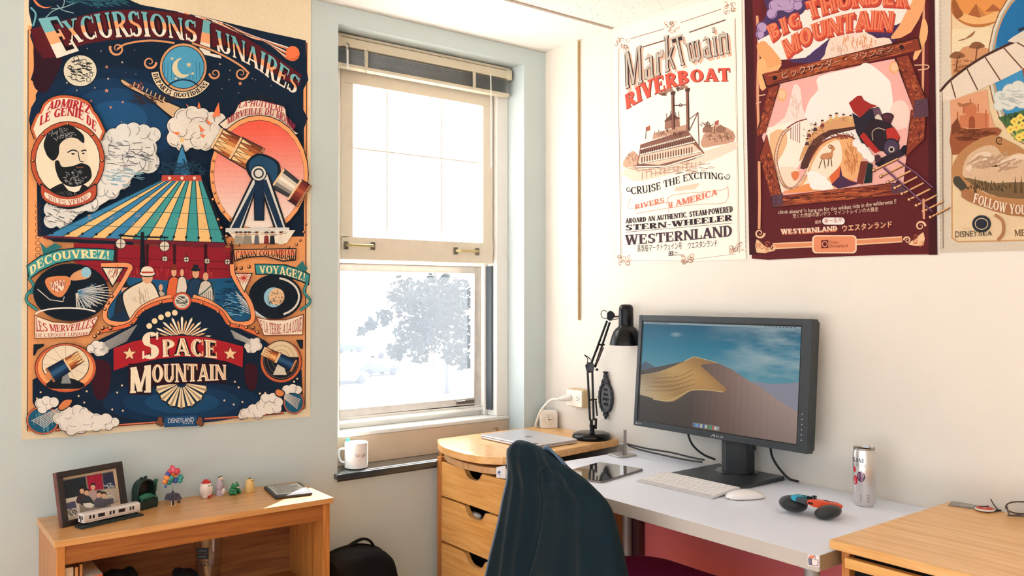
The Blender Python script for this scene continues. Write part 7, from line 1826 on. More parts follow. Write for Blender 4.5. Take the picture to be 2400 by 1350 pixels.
# ------------------------------------------------------------------ on the white table
c = on(1459, 1068, 2, TZ)
MS = empty('metal_stand', c, 'small brushed metal stand with an upright post, between lamp and monitor', 'stand', rz=R(-8))
BST = mat('brushed_nickel', 'b9b4ae', .35, metal=.75, var=.06)
m = MB(); m.prism(rrect(-.04, .04, -.036, .036, .012), 'z', .0005, .006); m.build('base_plate', BST, MS, local=True, bevel=.0015)
m = MB(); m.box(-.004, .010, -.011, .011, .006, .09); m.build('upright', BST, MS, local=True, bevel=.001)
m = MB(); m.box(-.008, -.004, -.012, .012, .006, .042); m.build('clip', mat('nickel_dark', '8f8a86', .35, metal=.7), MS, local=True, bevel=.001)

q = [on(1410, 1128, 2, TZ + .007), on(1509, 1098, 2, TZ + .007), on(1405, 1079, 2, TZ + .007)]
ex = (q[1] - q[0]).normalized(); ey = (q[2] - q[1]); ey = (ey - ex * ey.dot(ex)).normalized(); L1 = (q[1] - q[0]).length; L2 = .168
ip = q[0] + ex * L1 / 2 + ey * L2 / 2
ang = math.atan2(ex.y, ex.x)
TBL = empty('tablet', (ip.x, ip.y, TZ), 'dark glossy tablet lying flat on the table between jacket and keyboard', 'tablet', rz=ang)
m = MB(); m.prism(rrect(-L1 / 2, L1 / 2, -L2 / 2, L2 / 2, .008), 'z', .0005, .0055); m.build('body', mat('tablet_alu', '9a9290', .3, metal=.8), TBL, local=True, bevel=.0015)
m = MB(); m.prism(rrect(-L1 / 2 + .001, L1 / 2 - .001, -L2 / 2 + .001, L2 / 2 - .001, .007), 'z', .0055, .0068); m.build('screen_glass', mat('tablet_black_glass', '0b090a', .03, var=.0, spec=.9, coat=1.), TBL, local=True)

# monitor
MT = empty('monitor', (-.085, -.985, TZ), 'large dark grey monitor showing a desert dune picture on the white table', 'monitor')
MB_ = mat('monitor_black', '2a3036', .5, var=.06, vs=80, bump=.1, bs=500); MSD = mat('monitor_stand_black', '1f262b', .45, var=.08)
tilt = math.atan2(.03, .376)
y0, y1, zb_, hh_ = -.606, -1.270, .852, .377
fu = Vector((math.sin(tilt), 0, math.cos(tilt))); fn = Vector((-math.cos(tilt), 0, math.sin(tilt)))
O = Vector((-.118, y0, zb_)); wd = abs(y1 - y0)
def MP(u, v, d=0): return O + Vector((0, -1, 0)) * u + fu * v + fn * d
def mbox(mb, u0, u1, v0, v1, d0, d1): mb.add([MP(u0, v0, d0), MP(u1, v0, d0), MP(u1, v0, d1), MP(u0, v0, d1), MP(u0, v1, d0), MP(u1, v1, d0), MP(u1, v1, d1), MP(u0, v1, d1)], [(0, 3, 2, 1), (4, 5, 6, 7), (0, 1, 5, 4), (1, 2, 6, 5), (2, 3, 7, 6), (3, 0, 4, 7)])
sx0, sx1, sz0, sz1 = .0145, wd - .030, .0195, hh_ - .0195
m = MB(); mbox(m, 0, sx0, 0, hh_, -.032, 0); mbox(m, sx1, wd, 0, hh_, -.032, 0); mbox(m, sx0, sx1, 0, sz0, -.032, 0); mbox(m, sx0, sx1, sz1, hh_, -.032, 0); m.build('bezel', MB_, MT, bevel=.0012, weld=False)
m = MB(); mbox(m, .004, wd - .004, .004, hh_ - .004, -.05, -.030); mbox(m, .12, wd - .12, .06, hh_ - .08, -.066, -.05); m.build('rear_housing', MSD, MT, bevel=.006, weld=False)
m = MB()
for a in ((sx0, sx0 + .005, sz0, sz1), (sx1 - .003, sx1, sz0, sz1), (sx0, sx1, sz0, sz0 + .003), (sx0, sx1, sz1 - .004, sz1)): mbox(m, *a, -.004, -.0022)
m.build('screen_border', mat('screen_border_black', '0a0c0f', .4), MT, weld=False)
# picture on the screen: a plain dune under a blue-green sky
I = Ink()
sw, sh_ = sx1 - sx0 - .010, sz1 - sz0 - .007
def lerpc(a, b, t):
    a = lin(a); b = lin(b); return tuple(a[i] + (b[i] - a[i]) * t for i in range(3))
N = 100
from mathutils import noise
def ramp(st, t):
    for (a, ca), (b, cb) in zip(st, st[1:]):
        if t <= b: return lerpc(ca, cb, max(0, (t - a) / (b - a)))
    return lin(st[-1][1])
sky = []; skc = []
for i in range(N):
    for j in range(N):
        u = (j + .5) / N; v = (i + .5) / N
        c0 = ramp(((0, '86b4bd'), (.5, '64a3b4'), (.75, '2788a6'), (1, '0a6484')), v)
        nz_ = noise.fractal(Vector((u * 3.5, v * 9, 1.7)), .9, 2.0, 5); k = max(0, min(1, (u - .42) * 2.2)) * max(0, min(1, .45 + nz_ * .9)); k = max(k, .8 * max(0, 1 - math.hypot((u - .24) / .05, (v - .885) / .03)))
        c0 = tuple(c0[q] + (lin('b9ccce')[q] - c0[q]) * k * .85 for q in range(3))
        sky.append([(j / N, i / N), ((j + 1) / N, i / N), ((j + 1) / N, (i + 1) / N), (j / N, (i + 1) / N)]); skc.append(c0)
I.raw(sky, skc)
I.p([0, .56, .03, .60, .07, .57, .13, .53, .2, .5, 0, .4], '4f6678', 0); I.p([.75, .5, .85, .49, .95, .51, 1, .53, 1, .2, .7, .4], '9a9aa8', 0)
def shade(poly, fn_, n=22):
    """fill a polygon by horizontal bands of colour"""
    ys = [p[1] for p in poly]; a, b = min(ys), max(ys); out = []; cs = []
    xs = [p[0] for p in poly]; xa, xb = min(xs), max(xs)
    for i in range(n):
        lo = a + (b - a) * i / n; hi = a + (b - a) * (i + 1) / n
        q = clipv(clipv(poly, lo, True), hi, False)
        if len(q) < 3: continue
        for j in range(n):
            l2 = xa + (xb - xa) * j / n; h2 = xa + (xb - xa) * (j + 1) / n
            qq = [(y, x) for x, y in clipv(clipv([(y, x) for x, y in q], l2, True), h2, False)]
            if len(qq) > 2: out.append(qq); cs.append(fn_((l2 + h2) / 2, (lo + hi) / 2))
    I.raw(out, cs)
shd = [(0, .5), (.31, .63), (.41, .66), (.53, .635), (.62, .585), (.72, .5), (.80, .445), (.9, .35), (1, .27), (1, 0), (0, 0)]
shade(shd, lambda x, y: tuple(ramp(((0, '4a4440'), (.35, '574a44'), (.6, '846a60'), (.85, 'a88f86'), (1, 'b39a90')), x)[q] * (.75 + .5 * min(1, y / .5)) for q in range(3)), 26)
lit = sm2([(0, .455), (.12, .50), (.22, .56), (.31, .63), (.37, .675), (.41, .67), (.47, .645), (.53, .635)], 4) + sm2([(.46, .62), (.42, .60), (.47, .54), (.55, .45), (.585, .41), (.575, .375), (.5, .372), (.42, .365), (.36, .345), (.3, .28), (.24, .225), (.16, .215), (.08, .235), (0, .25)], 4)
shade(lit, lambda x, y: lerpc(ramp(((0, 'c9b898'), (.2, 'd6ab6a'), (.4, 'd6a25e'), (.6, 'b48452')), x), '8a6238', max(0, min(1, .5 + .5 * math.sin(x * 9 + y * 16))) * .55), 26)
for i in range(9): I.s([.02 + i * .015, .28 + i * .022, .2 + i * .012, .30 + i * .026, .4 - i * .005, .40 + i * .022], .004, ('d2ab6e', '8f683c')[i % 2])
I.s([.10, .222, .2, .222, .28, .28, .36, .352, .46, .373, .57, .372], .008, 'dcc088'); I.s([.31, .63, .37, .675, .41, .67, .53, .637], .006, 'dcbf86')
I.p([0, .982, 1, .982, 1, 1, 0, 1], '9fb6bd', 0); I.lines([(.02 + i * .022, .991, .034 + i * .022, .991) for i in range(8)], .006, '3a4a52'); I.lines([(.8 + i * .02, .991, .81 + i * .02, .991) for i in range(9)], .006, '3a4a52')
I.p(rrect(.385, .56, .008, .052, .006), '8a8480')
for i, c_ in enumerate(('4a7ab8', '7ab0d8', '5a8ac0', 'd8d4d0', '3f6fb0', 'd0d8d4', '6a8a4a', '2fae7a', 'd06a5a', 'e8e4e0', 'b0b4b8')): I.p(rrect(.390 + i * .0152, .402 + i * .0152, .014, .044, .003), c_)
I.build('screen', [(0, 0), (1, 0), (1, 1), (0, 1)], '4a5a60', lambda x, y, h: MP(sx0 + .005 + sw * x, sz0 + .003 + sh_ * y, -.0038 + h), inkmat('screen_image', rough=.35, emit=.8), MT, thick=.0004, eps=2e-5)
GY = inkmat('bezel_print', rough=.4)
I = Ink(); x = .33; I.p([x, .005, x + .004, .005, x + .014, .0125, x + .01, .0125], 'a9adb0'); I.p([x + .012, .005, x + .016, .005, x + .016, .0125, x + .012, .0125], 'a9adb0'); I.p([x + .006, .008, x + .016, .008, x + .016, .0095, x + .006, .0095], 'a9adb0'); I.ft('SUS', [x + .019, .005, x + .048, .005], [x + .020, .0125, x + .049, .0125], 'a9adb0')
I.build('maker_mark', [(x, .005), (x + .001, .005), (x + .001, .0052)], 'a9adb0', lambda u, v, h: MP(u, v, h), GY, MT, thick=.0001, eps=3e-5)
I = Ink(); I.e(.014, .009, .0035, .0035, '9aa0a4'); I.ft('HDMI', [.02, .0065, .038, .0065], [.02, .0115, .038, .0115], '9aa0a4')
I.build('port_mark', [(.012, .0065), (.0125, .0065), (.0125, .007)], '9aa0a4', lambda u, v, h: MP(u, v, h), GY, MT, thick=.0001, eps=3e-5)
for i in range(6):
    v = .036 + i * .0145
    m = MB(); m.add([MP(wd - .018 + .0016 * math.cos(R(a)), v + .0016 * math.sin(R(a)), .0004) for a in range(0, 360, 45)] + [MP(wd - .018 + .0016 * math.cos(R(a)), v + .0016 * math.sin(R(a)), -.0005) for a in range(0, 360, 45)], [tuple(range(8)), tuple(range(15, 7, -1))] + [(k, (k + 1) % 8, 8 + (k + 1) % 8, 8 + k) for k in range(8)]); m.build('menu_button', mat('button_grey', 'c2c6c8', .5), MT)
cy_ = -1.0
m = MB(); m.prism([(-.105, cy_ + .015), (-.105, cy_ - .03), (-.085, cy_ - .046), (-.045, cy_ - .046), (-.045, cy_ + .048), (-.085, cy_ + .048)], 'z', TZ + .014, .851); m.build('stand_column', MSD, MT, bevel=.002)
m = MB(); m.box(-.068, -.04, cy_ - .05, cy_ + .05, .82, 1.05); m.build('hinge_block', MSD, MT, bevel=.004)
m = MB(); m.lathe([(.064, 0), (.064, .003), (.058, .004), (.0001, .004)], (-.075, cy_, TZ + .013), 40); m.build('swivel_ring', mat('swivel_black', '0c0e11', .15, coat=.6), MT, smooth=True)
bq = [on(1577, 1106, 2, TZ + .013), on(1724, 1145, 2, TZ + .013), on(1862, 1108, 2, TZ + .013)]
bx0 = (bq[0].x + bq[1].x) / 2; by0 = bq[0].y; by1 = (bq[1].y + bq[2].y) / 2
m = MB(); m.prism(rrect(bx0, -.012, by1, by0, .004), 'z', TZ + .0005, TZ + .013); m.build('stand_base', mat('base_plate_black', '30353a', .32, var=.08, vs=60, metal=.2), MT, bevel=.0015)

CBK = mat('black_cable', '101216', .5)
for i, (pts, lb) in enumerate((
    ([(1468, 1040, -.02), (1480, 1043, -.03), (1520, 1052, -.035), (1570, 1060, -.04), (1620, 1072, -.05), (1650, 1078, -.06)], 'upper black cable running along the table back from the metal stand'),
    ([(1472, 1044, -.03), (1500, 1054, -.04), (1560, 1068, -.05), (1610, 1078, -.06), (1645, 1083, -.07)], 'lower black cable of the pair along the table back'))):
    P = []
    for x, y, xx in pts:
        q = on(x, y, 0, xx); q.z = max(q.z, TZ + .003); P.append(on(x, y, 2, TZ + .003) if q.z <= TZ + .0035 else q)
    m = MB(); m.tube(smooth_pts(P, 5), .003, 8); o = m.build('cable', CBK, smooth=True); tag(o, lb, 'cable', 'black cables behind the monitor')
def cab(pts, lb):
    m = MB(); m.tube(smooth_pts(pts, 6), .0035, 8); o = m.build('cable', CBK, smooth=True); tag(o, lb, 'cable', 'black cables behind the monitor')
cab([(-.07, on(1610, 1005, 0, -.07).y, .875), on(1614, 1022, 0, -.07), on(1625, 1045, 0, -.06), on(1648, 1065, 0, -.045), on(1676, 1077, 0, -.035)], 'black cable hanging from the monitor, left of its stand')
p_ = on(1862, 1133, 2, TZ + .004)
cab([(-.07, on(1803, 1040, 0, -.07).y, .885), on(1806, 1052, 0, -.065), on(1812, 1075, 0, -.05), on(1828, 1100, 0, -.035), on(1850, 1122, 0, -.02), (-.008, on(1872, 1132, 0, -.008).y, TZ + .004)], 'black cable hanging from the monitor, right of its stand')

# keyboard
ka = [on(1495, 1129, 2, TZ + .004), on(1668, 1169, 2, TZ + .004), on(1733, 1141, 2, TZ + .013), on(1557, 1103, 2, TZ + .013)]
kc = (ka[0] + ka[1] + ka[2] + ka[3]) / 4
d = ((ka[1] - ka[0]) + (ka[2] - ka[3])).normalized()
KB = empty('keyboard', (kc.x, kc.y, TZ), 'thin white and silver keyboard in front of the monitor', 'keyboard', rz=math.atan2(d.y, d.x))
kw, kd = .1395, .0655
KW = mat('key_white', 'eceaea', .45, var=.01); KA = mat('keyboard_alu', 'd3d3d6', .4, metal=.35)
sl_ = math.atan2(.0105, .131)
def KP(x, y, z): return Vector((x, y * math.cos(sl_) - z * math.sin(sl_), .0085 + y * math.sin(sl_) + z * math.cos(sl_)))
def kbox(mb, x0, x1, y0, y1, z0, z1, r_=.004):
    p = rrect(x0, x1, y0, y1, r_, 3); n_ = len(p)
    mb.add([KP(x, y, z0) for x, y in p] + [KP(x, y, z1) for x, y in p], [tuple(range(n_ - 1, -1, -1)), tuple(range(n_, 2 * n_))] + [(i, (i + 1) % n_, n_ + (i + 1) % n_, n_ + i) for i in range(n_)])
m = MB(); kbox(m, -kw, kw, -kd, kd, -.003, .0004, .006); m.build('body', KA, KB, local=True, bevel=.0008)
m = MB(); m.tube([(-kw + .004, kd * .9, .0075), (kw - .004, kd * .9, .0075)], .007, 14); m.build('battery_tube', KA, KB, local=True, smooth=True)
rows_ = [(14, None, .8), (14, None, 1), (14, None, 1), (13, None, 1), (12, None, 1), (11, 'bottom', 1)]
ky = kd - .006; first = None
for r_i, (cnt, _, hs) in enumerate(rows_):
    hgt = .0095 if r_i == 0 else .0158
    W0 = 2 * kw - .012; unit = W0 / 14.5
    if r_i == 0: ws = [W0 / 14] * 14
    elif r_i == 1: ws = [unit] * 13 + [unit * 1.5]
    elif r_i == 2: ws = [unit * 1.5] + [unit] * 13
    elif r_i == 3: ws = [unit * 1.75] + [unit] * 11 + [unit * 1.75]
    elif r_i == 4: ws = [unit * 2.25] + [unit] * 10 + [unit * 2.25]
    else: ws = [unit, unit, unit, unit * 1.25, unit * 5.0, unit * 1.25, unit, unit, unit, unit]
    xk = -kw + .006
    for w_ in ws:
        m = MB(); kbox(m, xk + .0011, xk + w_ - .0011, ky - hgt, ky, .0005, .0024, .0018); m.build('key', KW, KB, local=True)
        xk += w_
    ky -= hgt + .0033
# mouse
mq = (on(1706, 1166, 2, TZ + .003) + on(1785, 1163, 2, TZ + .003)) / 2
md = on(1783, 1162, 2, TZ + .003) - on(1708, 1166, 2, TZ + .003)
MO = empty('mouse', (mq.x, mq.y, TZ), 'low white computer mouse to the right of the keyboard', 'mouse', rz=math.atan2(md.y, md.x) )
m = MB(); G = []
for i in range(17):
    t = -1 + 2 * i / 16; w_ = .0285 * (1 - abs(t) ** 3.2) ** .5 + .0005; z_ = .021 * (1 - t * t) ** .6 + .003
    G.append([Vector((.0565 * t, w_ * math.sin(R(a)), .003 + (z_ - .003) * max(0, math.cos(R(a))) ** .7)) for a in range(-90, 91, 12)])
m.grid(G); m.build('shell', mat('mouse_white', 'efedee', .25, var=.01, coat=.4), MO, local=True, smooth=True, angle=80)
m = MB(); m.prism([(.0555 * math.cos(R(a)), .0265 * math.copysign(abs(math.sin(R(a))) ** .7, math.sin(R(a)))) for a in range(0, 360, 10)], 'z', .0005, .0045); m.build('underside', mat('mouse_alu', 'a9a5a2', .4, metal=.6), MO, local=True)

# game controller, two coloured halves on a black grip
gq = [on(1838, 1180, 2, TZ + .0), on(1975, 1205, 2, TZ + .0)]
gc = on(1906, 1196, 2, TZ + .014)
GC = empty('game_controller', (gc.x, gc.y, TZ), 'game controller with a teal half and an orange half on black grips, before the can', 'game controller')
GBK = mat('grip_black', '14181d', .5, var=.08, sheen=.2); GTE = mat('controller_teal', '2f9fc0', .4); GOR = mat('controller_orange', 'e8532f', .4); GGR = mat('controller_grey', '3c444b', .4)
gt = depth(gc); g7 = lambda x, y, d=0: at(1820 + x / 12.27, 1130 + y / 12.27, gt + d)
upv = UP; rtv = RT
def gbar(mb, a, b, w0, w1, dd, d0=0, n=10):
    pass
m = MB(); Mx = Matrix((RT, FW, Vector((0, 0, 1)))).transposed()
m.ell(g7(480, 620, .028), (.036, .030, .0205), M=Mx @ Matrix.Rotation(R(8), 3, 'Y'), n=28, m=18); m.build('left_grip', GBK, GC, smooth=True)
m = MB(); m.ell(g7(1480, 885, -.030) + Vector((0, 0, .002)), (.0335, .025, .0165), M=Mx @ Matrix.Rotation(R(-12), 3, 'Y'), n=28, m=18); m.build('right_grip', GBK, GC, smooth=True)
def slab(pts, d0, d1, name, mt, bev=.002):
    mb = MB(); n_ = len(pts); mb.add([g7(x, y, d0) for x, y in pts] + [g7(x, y, d1) for x, y in pts], [tuple(range(n_)), tuple(range(2 * n_ - 1, n_ - 1, -1))] + [(i, (i + 1) % n_, n_ + (i + 1) % n_, n_ + i) for i in range(n_)])
    return mb.build(name, mt, GC, bevel=bev)
def slab2(front, back, d0, d1, name, mt, bev=.0015):
    mb = MB(); n_ = len(front); mb.add([g7(x, y, d0) for x, y in front] + [g7(x, y, d1) for x, y in back], [tuple(range(n_)), tuple(range(2 * n_ - 1, n_ - 1, -1))] + [(i, (i + 1) % n_, n_ + (i + 1) % n_, n_ + i) for i in range(n_)])
    return mb.build(name, mt, GC, bevel=bev)
slab2([(410, 410), (430, 365), (600, 400), (575, 450), (565, 560), (470, 530), (405, 465)], [(560, 345), (600, 330), (1180, 440), (1180, 470), (1100, 560), (900, 520), (560, 420)], -.004, .05, 'left_half', GTE)
slab2([(575, 450), (870, 540), (850, 660), (565, 560)], [(700, 400), (1250, 500), (1200, 600), (700, 500)], -.010, .045, 'bridge', GGR)
slab2([(880, 560), (900, 520), (960, 515), (1350, 560), (1700, 625), (1880, 665), (1915, 700), (1850, 800), (1750, 700), (1500, 690), (1300, 690), (1190, 745), (1060, 710), (900, 640), (872, 600)], [(980, 500), (1000, 480), (1060, 475), (1400, 510), (1740, 580), (1860, 630), (1890, 670), (1840, 740), (1750, 680), (1500, 650), (1300, 640), (1190, 680), (1060, 650), (1000, 600), (972, 560)], -.018, .03, 'right_half', GOR)
slab([(905, 565), (1050, 600), (1045, 655), (900, 615)], -.0195, -.017, 'shoulder_button', mat('button_black', '120c0e', .4), .0005)
BBK = mat('button_black', '120c0e')
m = MB(); a = g7(1095, 440, .02); m.lathe([(.0022, -.006), (.0022, .001), (.0055, .0022), (.0058, .0038), (.0035, .0045), (.0001, .004)], a, 20); m.build('thumb_stick', BBK, GC, smooth=True)
for x, y in ((795, 395), (915, 420), (1005, 432)):
    m = MB(); m.lathe([(.0034, -.003), (.0034, .0016), (.0001, .002)], g7(x, y + 8, .022), 14); m.build('button', BBK, GC, smooth=True)
m = MB(); a = g7(1420, 578, .008); m.lathe([(.0024, -.006), (.0024, .001), (.0052, .0024), (.005, .004), (.0001, .004)], a, 20); m.build('thumb_stick', BBK, GC, smooth=True)
for x, y in ((1600, 588), (1720, 618), (1520, 570)):
    m = MB(); m.lathe([(.0034, -.003), (.0034, .0018), (.0001, .002)], g7(x, y + 6, .006), 14); m.build('button', BBK, GC, smooth=True)

# drink can
cc = on(2026, 1184, 2, TZ); t = depth(cc)
CN = empty('drink_can', (cc.x, cc.y, TZ), 'slim silver drink can with berries printed on it, standing on the white table', 'can')
CSV = mat('can_silver', 'd6d2cf', .28, metal=.72, var=.03); r_ = .0286
m = MB(); m.lathe([(.019, .0), (.0215, .001), (.0235, .005), (r_, .013), (r_, .138), (.0262, .1465), (.0262, .1475)], (cc.x, cc.y, TZ), 56); m.build('body', CSV, CN, smooth=True)
m = MB(); m.lathe([(.0262, .1475), (.0272, .149), (.0272, .152), (.0255, .1525), (.0245, .147), (.0225, .1455), (.0001, .1455)], (cc.x, cc.y, TZ), 56); m.build('lid', mat('can_lid', 'b8b4b0', .25, metal=.9), CN, smooth=True)
m = MB(); m.prism([(cc.x + a, cc.y + b) for a, b in rrect(-.006, .006, -.011, .011, .005)], 'z', TZ + .1462, TZ + .1475); m.build('ring_pull', mat('ring_pull', 'd0ccc8', .25, metal=.9), CN)
m = MB(); m.prism([(cc.x - .006 + .007 * math.cos(R(a)), cc.y + .010 * math.sin(R(a))) for a in range(0, 360, 30)], 'z', TZ + .1456, TZ + .1459); m.build('mouth', BBK, CN)
va = math.atan2(CAM.y - cc.y, CAM.x - cc.x)
def cn(x, y, h): a = va + x / r_; return Vector((cc.x + (r_ + h) * math.cos(a), cc.y + (r_ + h) * math.sin(a), TZ + y))
I = Ink()
for i, ch in enumerate('DASANI'):
    x = -.0505 + i * .0092; w_ = .0022 if ch == 'I' else .0074; I.t(ch, [x, .1155, x + w_, .1155], [x, .127, x + w_, .127], '2b2a36', S=.22 if w_ > .003 else .36, sn=.09, ser=.0, sm=False)
for i, ch in enumerate('SPARKLING'):
    x = -.055 + i * .0068; I.ft(ch, [x, .105, x + (.0015 if ch == 'I' else .005), .105], [x, .112, x + (.0015 if ch == 'I' else .005), .112], '8a7a78')
I.raw([[(-.0085 + (.0105 + .0006 * math.cos(9 * R(a))) * math.cos(R(a)), .0795 + (.0135 + .0006 * math.cos(9 * R(a))) * math.sin(R(a))) for a in range(0, 360, 10)]], lin('4d2a48')); I.dots([(-.0085 + .008 * math.cos(i * 2.4) * math.sqrt(i / 20), .0795 + .0105 * math.sin(i * 2.4) * math.sqrt(i / 20)) for i in range(20)], .0017, '6d4264')
I.e(-.0245, .0685, .007, .0125, 'c0203a'); I.e(-.0275, .096, .005, .008, 'c0203a'); I.e(-.026, .072, .0025, .004, 'e86a72')
I.build('printed_label', [(-.02, .08), (-.012, .08), (-.012, .0801)], 'd6d2cf', cn, inkmat('can_print', rough=.3), CN, thick=.0002, eps=3e-5)
I = Ink()
for x, w_ in ((-.0105, .004), (.006, .008)):
    for k in range(4): I.p([x, .014 + k * .0055, x + w_, .014 + k * .0055, x + w_ * .8, .0165 + k * .0055, x, .0165 + k * .0055], '8d8a8c')
I.build('printed_code', [(-.0105, .014), (-.0066, .014), (-.0066, .0142)], 'd6d2cf', cn, inkmat('can_print', rough=.3), CN, thick=.0002, eps=3e-5)

# card, badge and glasses on the right drawer unit
c = on(2262, 1186, 2, DZ)
m = MB(); m.prism(rrect(-.022, .022, -.034, .034, .004), 'z', .0005, .003)
CD = empty('card_sleeve', c, 'grey plastic card sleeve on the right drawer unit, under the red-rimmed badge', 'card', rz=R(14))
m.build('sleeve', mat('sleeve_grey', '8d8a84', .35, var=.08), CD, local=True, bevel=.0006)
m = MB(); m.box(-.012, .006, -.018, .012, .003, .0034); m.build('insert', mat('sleeve_insert', 'a5a29a', .4), CD, local=True)
c = on(2308, 1190, 2, DZ + .008)
BD = empty('round_badge', c, 'round white badge with a red ring, lying beside the card sleeve', 'badge')
m = MB(); m.lathe([(.021, 0), (.0225, .0015), (.020, .004), (.0001, .005)], c + Vector((0, 0, -.005)), 36); m.build('disc', mat('badge_white', 'e9e4de', .3, coat=.4), BD, smooth=True)
m = MB(); m.lathe([(.0195, .0043), (.0185, .0052), (.0145, .0056), (.0142, .0048)], c + Vector((0, 0, -.005)), 36); m.build('red_ring', mat('badge_red', 'c9402f', .35), BD, smooth=True)
m = MB(); m.tube([c + Vector((-.012, .006, .003)), c + Vector((.012, -.004, .003))], .0012, 6); m.build('pin_bar', mat('badge_dark', '3a3430', .4), BD, smooth=True)
c = on(2336, 1192, 2, DZ + .002)
m = MB(); m.tube(smooth_pts([on(2322, 1170, 2, DZ + .028), on(2330, 1184, 2, DZ + .012), on(2340, 1196, 2, DZ + .003)], 4), .0012, 6)
KP_ = empty('hair_clip', c, 'small dark wire clip leaning beside the round badge', 'clip')
m.build('wire', mat('clip_dark', '2a2624', .4, metal=.5), KP_, smooth=True)
m = MB(); m.bar(on(2312, 1199, 2, DZ + .003), on(2345, 1196, 2, DZ + .003), .004, .003); m.build('jaw', mat('clip_dark', '2a2624'), KP_)
GM = mat('glasses_brown', '3f2f2a', .3, coat=.4)
gc_ = on(2400, 1200, 2, DZ)
GL = empty('eyeglasses', Vector((-.05, gc_.y, DZ)), 'pair of dark brown eyeglasses on the right drawer unit, cut by the view edge', 'eyeglasses')
gt_ = depth((-.05, -1.74, DZ + .02))
for k, (x0, y0) in enumerate(((2395, 1190), (2482, 1206))):
    ring_ = [at(x0 + 38 * math.copysign(abs(math.cos(R(a))) ** .8, math.cos(R(a))), y0 + 14 * math.sin(R(a)) + 2 * math.cos(R(a)), gt_ + .0) for a in range(0, 360, 15)]
    m = MB(); m.tube(ring_, .0017, 8, True); rm = m.build('lens_rim', GM, GL, smooth=True)
    m = MB(); m.add(ring_, [tuple(range(len(ring_)))]); ln = m.build('lens', glass('lens_glass', gloss=.06), GL); ln.parent = rm
m = MB(); m.tube(smooth_pts([at(2431, 1188, gt_), at(2438, 1184, gt_), at(2446, 1192, gt_)], 4), .0018, 8); m.build('bridge', GM, GL, smooth=True)
for pts in ([at(2359, 1184, gt_), at(2366, 1206, gt_ - .03), at(2380, 1207, gt_ - .03), at(2480, 1196, gt_ + .02)], [at(2518, 1202, gt_), at(2500, 1216, gt_ - .03), at(2440, 1212, gt_ - .02), at(2362, 1208, gt_ - .04)]):
    m = MB(); m.tube(smooth_pts(pts, 4), .0018, 8); m.build('temple', GM, GL, smooth=True)

# ------------------------------------------------------------------ outside the window
GZ = -5.6
m = MB(); m.box(-90, 90, -60, 160, GZ - .3, GZ)
tag(m.build('ground', mat('pale_ground', 'c9c6c0', .95, var=.08, vs=.4)), kind='structure')
tb = on(1040, 905, 2, GZ) 
def trunk_pt(px, py, d): return at(px, py, d)
td = 44.
tc_ = at(1010, 745, td)
TRE = empty('tree', (tc_.x, tc_.y, GZ), 'broad leafy tree standing outside beyond the lower window pane', 'tree')
m = MB(); m.tube([(tc_.x + .3, tc_.y, GZ), (tc_.x + .2, tc_.y, GZ + 2), (tc_.x, tc_.y, GZ + 5)], [.28, .22, .12], 8); m.build('trunk', mat('bark', '6a5a52', .9), TRE, smooth=True)
LF_ = mat('leaf_green', '262f2e', .9, var=.35, vs=1.5, spec=.0)
m = MB()
blobs = [(950, 690, 45), (990, 720, 60), (1040, 720, 55), (1070, 760, 45), (1020, 780, 50), (960, 780, 40), (1080, 690, 40), (900, 745, 22), (1090, 800, 35), (1030, 670, 40), (930, 820, 26), (985, 820, 34), (870, 760, 14), (1060, 835, 22), (1090, 850, 20), (850, 775, 12)]
for x, y, r_ in blobs:
    c = at(x, y, td + rnd.uniform(-1.5, 1.5)); rr = r_ / FPX * td
    for i in range(int(190 * (r_ / 40) ** 2) + 30):
        d = Vector((rnd.gauss(0, 1), rnd.gauss(0, 1), rnd.gauss(0, 1))).normalized() * rr * rnd.random() ** .4
        p = c + d; s = rnd.uniform(.10, .30)
        a = Vector((rnd.gauss(0, 1), rnd.gauss(0, 1), rnd.gauss(0, 1))).normalized(); b = a.orthogonal().normalized()
        m.add([p - a * s, p + b * s * .6, p + a * s, p - b * s * .6], [(0, 1, 2, 3)])
m.build('foliage', LF_, TRE, weld=False)
lb = on(1048, 922, 2, GZ); ld = depth(lb)
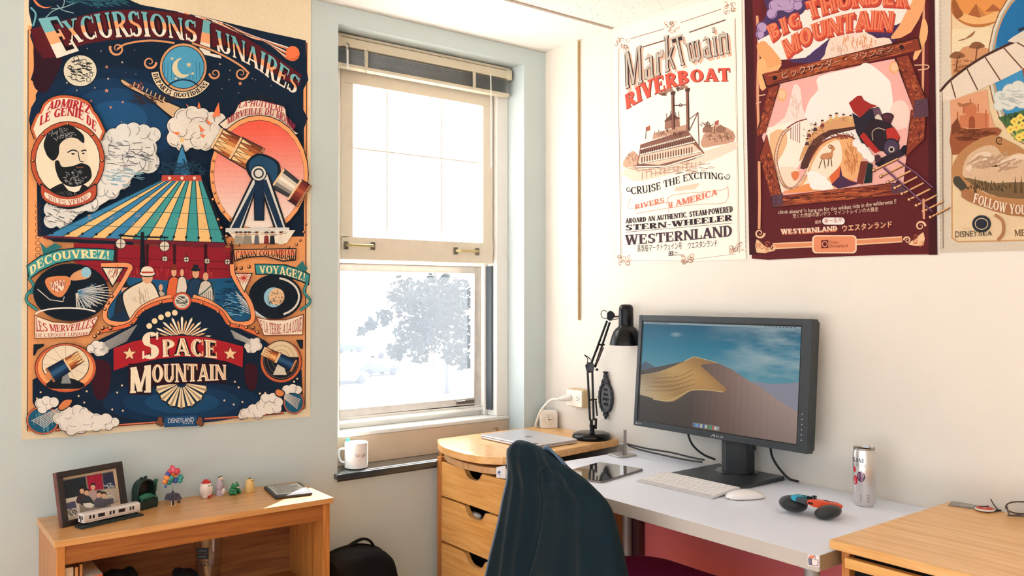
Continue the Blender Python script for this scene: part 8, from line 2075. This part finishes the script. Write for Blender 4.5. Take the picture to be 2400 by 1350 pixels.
LPp = empty('street_lamp', lb, 'slender street lamp post outside, in front of the tree', 'street lamp')
m = MB(); lh = ((922 - 705) / FPX) * ld
LPM_ = mat('lamp_post_grey', '3a4048', .6)
m.lathe([(.24, 0), (.24, .1), (.15, .5), (.09, .9), (.07, lh - .5), (.05, lh - .4)], lb, 12); m.build('post', LPM_, LPp, smooth=True)
m = MB(); m.lathe([(.08, lh - .42), (.2, lh - .3), (.24, lh), (.12, lh + .25), (.02, lh + .4)], lb, 12); m.build('lantern', LPM_, LPp, smooth=True)
CARC = {'blue': '2c4a70', 'grey': '3f4754', 'pale': '5d636e'}
def car(px, py, col, lb, rz):
    p = on(px, py, 2, GZ)
    C_ = empty('parked_car', p, lb, 'car', 'cars parked outside', rz)
    m = MB(); m.prism([(-2.1, .3), (2.1, .3), (2.15, .7), (1.9, .85), (1.1, .95), (.5, 1.42), (-1.0, 1.42), (-1.7, .98), (-2.1, .9)], 'y', -.85, .85); m.build('body', mat('car_' + col, CARC[col], .4), C_, local=True, bevel=.08)
    m = MB(); m.prism([(1.0, .97), (.48, 1.36), (-.95, 1.36), (-1.5, .98)], 'y', -.87, .87); m.build('windows', mat('car_glass', '4a5560', .2), C_, local=True)
    for x in (-1.3, 1.3):
        for y in (-.8, .8):
            m = MB(); m.lathe([(.33, -.1), (.33, .1)], (x, y, .33), 16, M=Matrix.Rotation(R(90), 3, 'X')); m.build('wheel', mat('car_tyre', '3a3f48', .8), C_, local=True)
car(880, 880, 'grey', 'grey car parked outside, rightmost seen through the window', R(8))
car(812, 826, 'blue', 'blue car parked outside at the left of the window view', R(8))
car(905, 838, 'pale', 'pale car parked further back outside, left of the street lamp', R(8))
car(800, 900, 'pale', 'pale car parked outside, nearest the left window jamb', R(8))
m = MB(); a = on(797, 900, 2, GZ); b = on(1000, 888, 2, GZ); m.bar(a + Vector((0, 0, .1)), b + Vector((0, 0, .1)), .3, .2); tag(m.build('kerb', mat('kerb_grey', '9aa0a6', .9)), kind='structure')
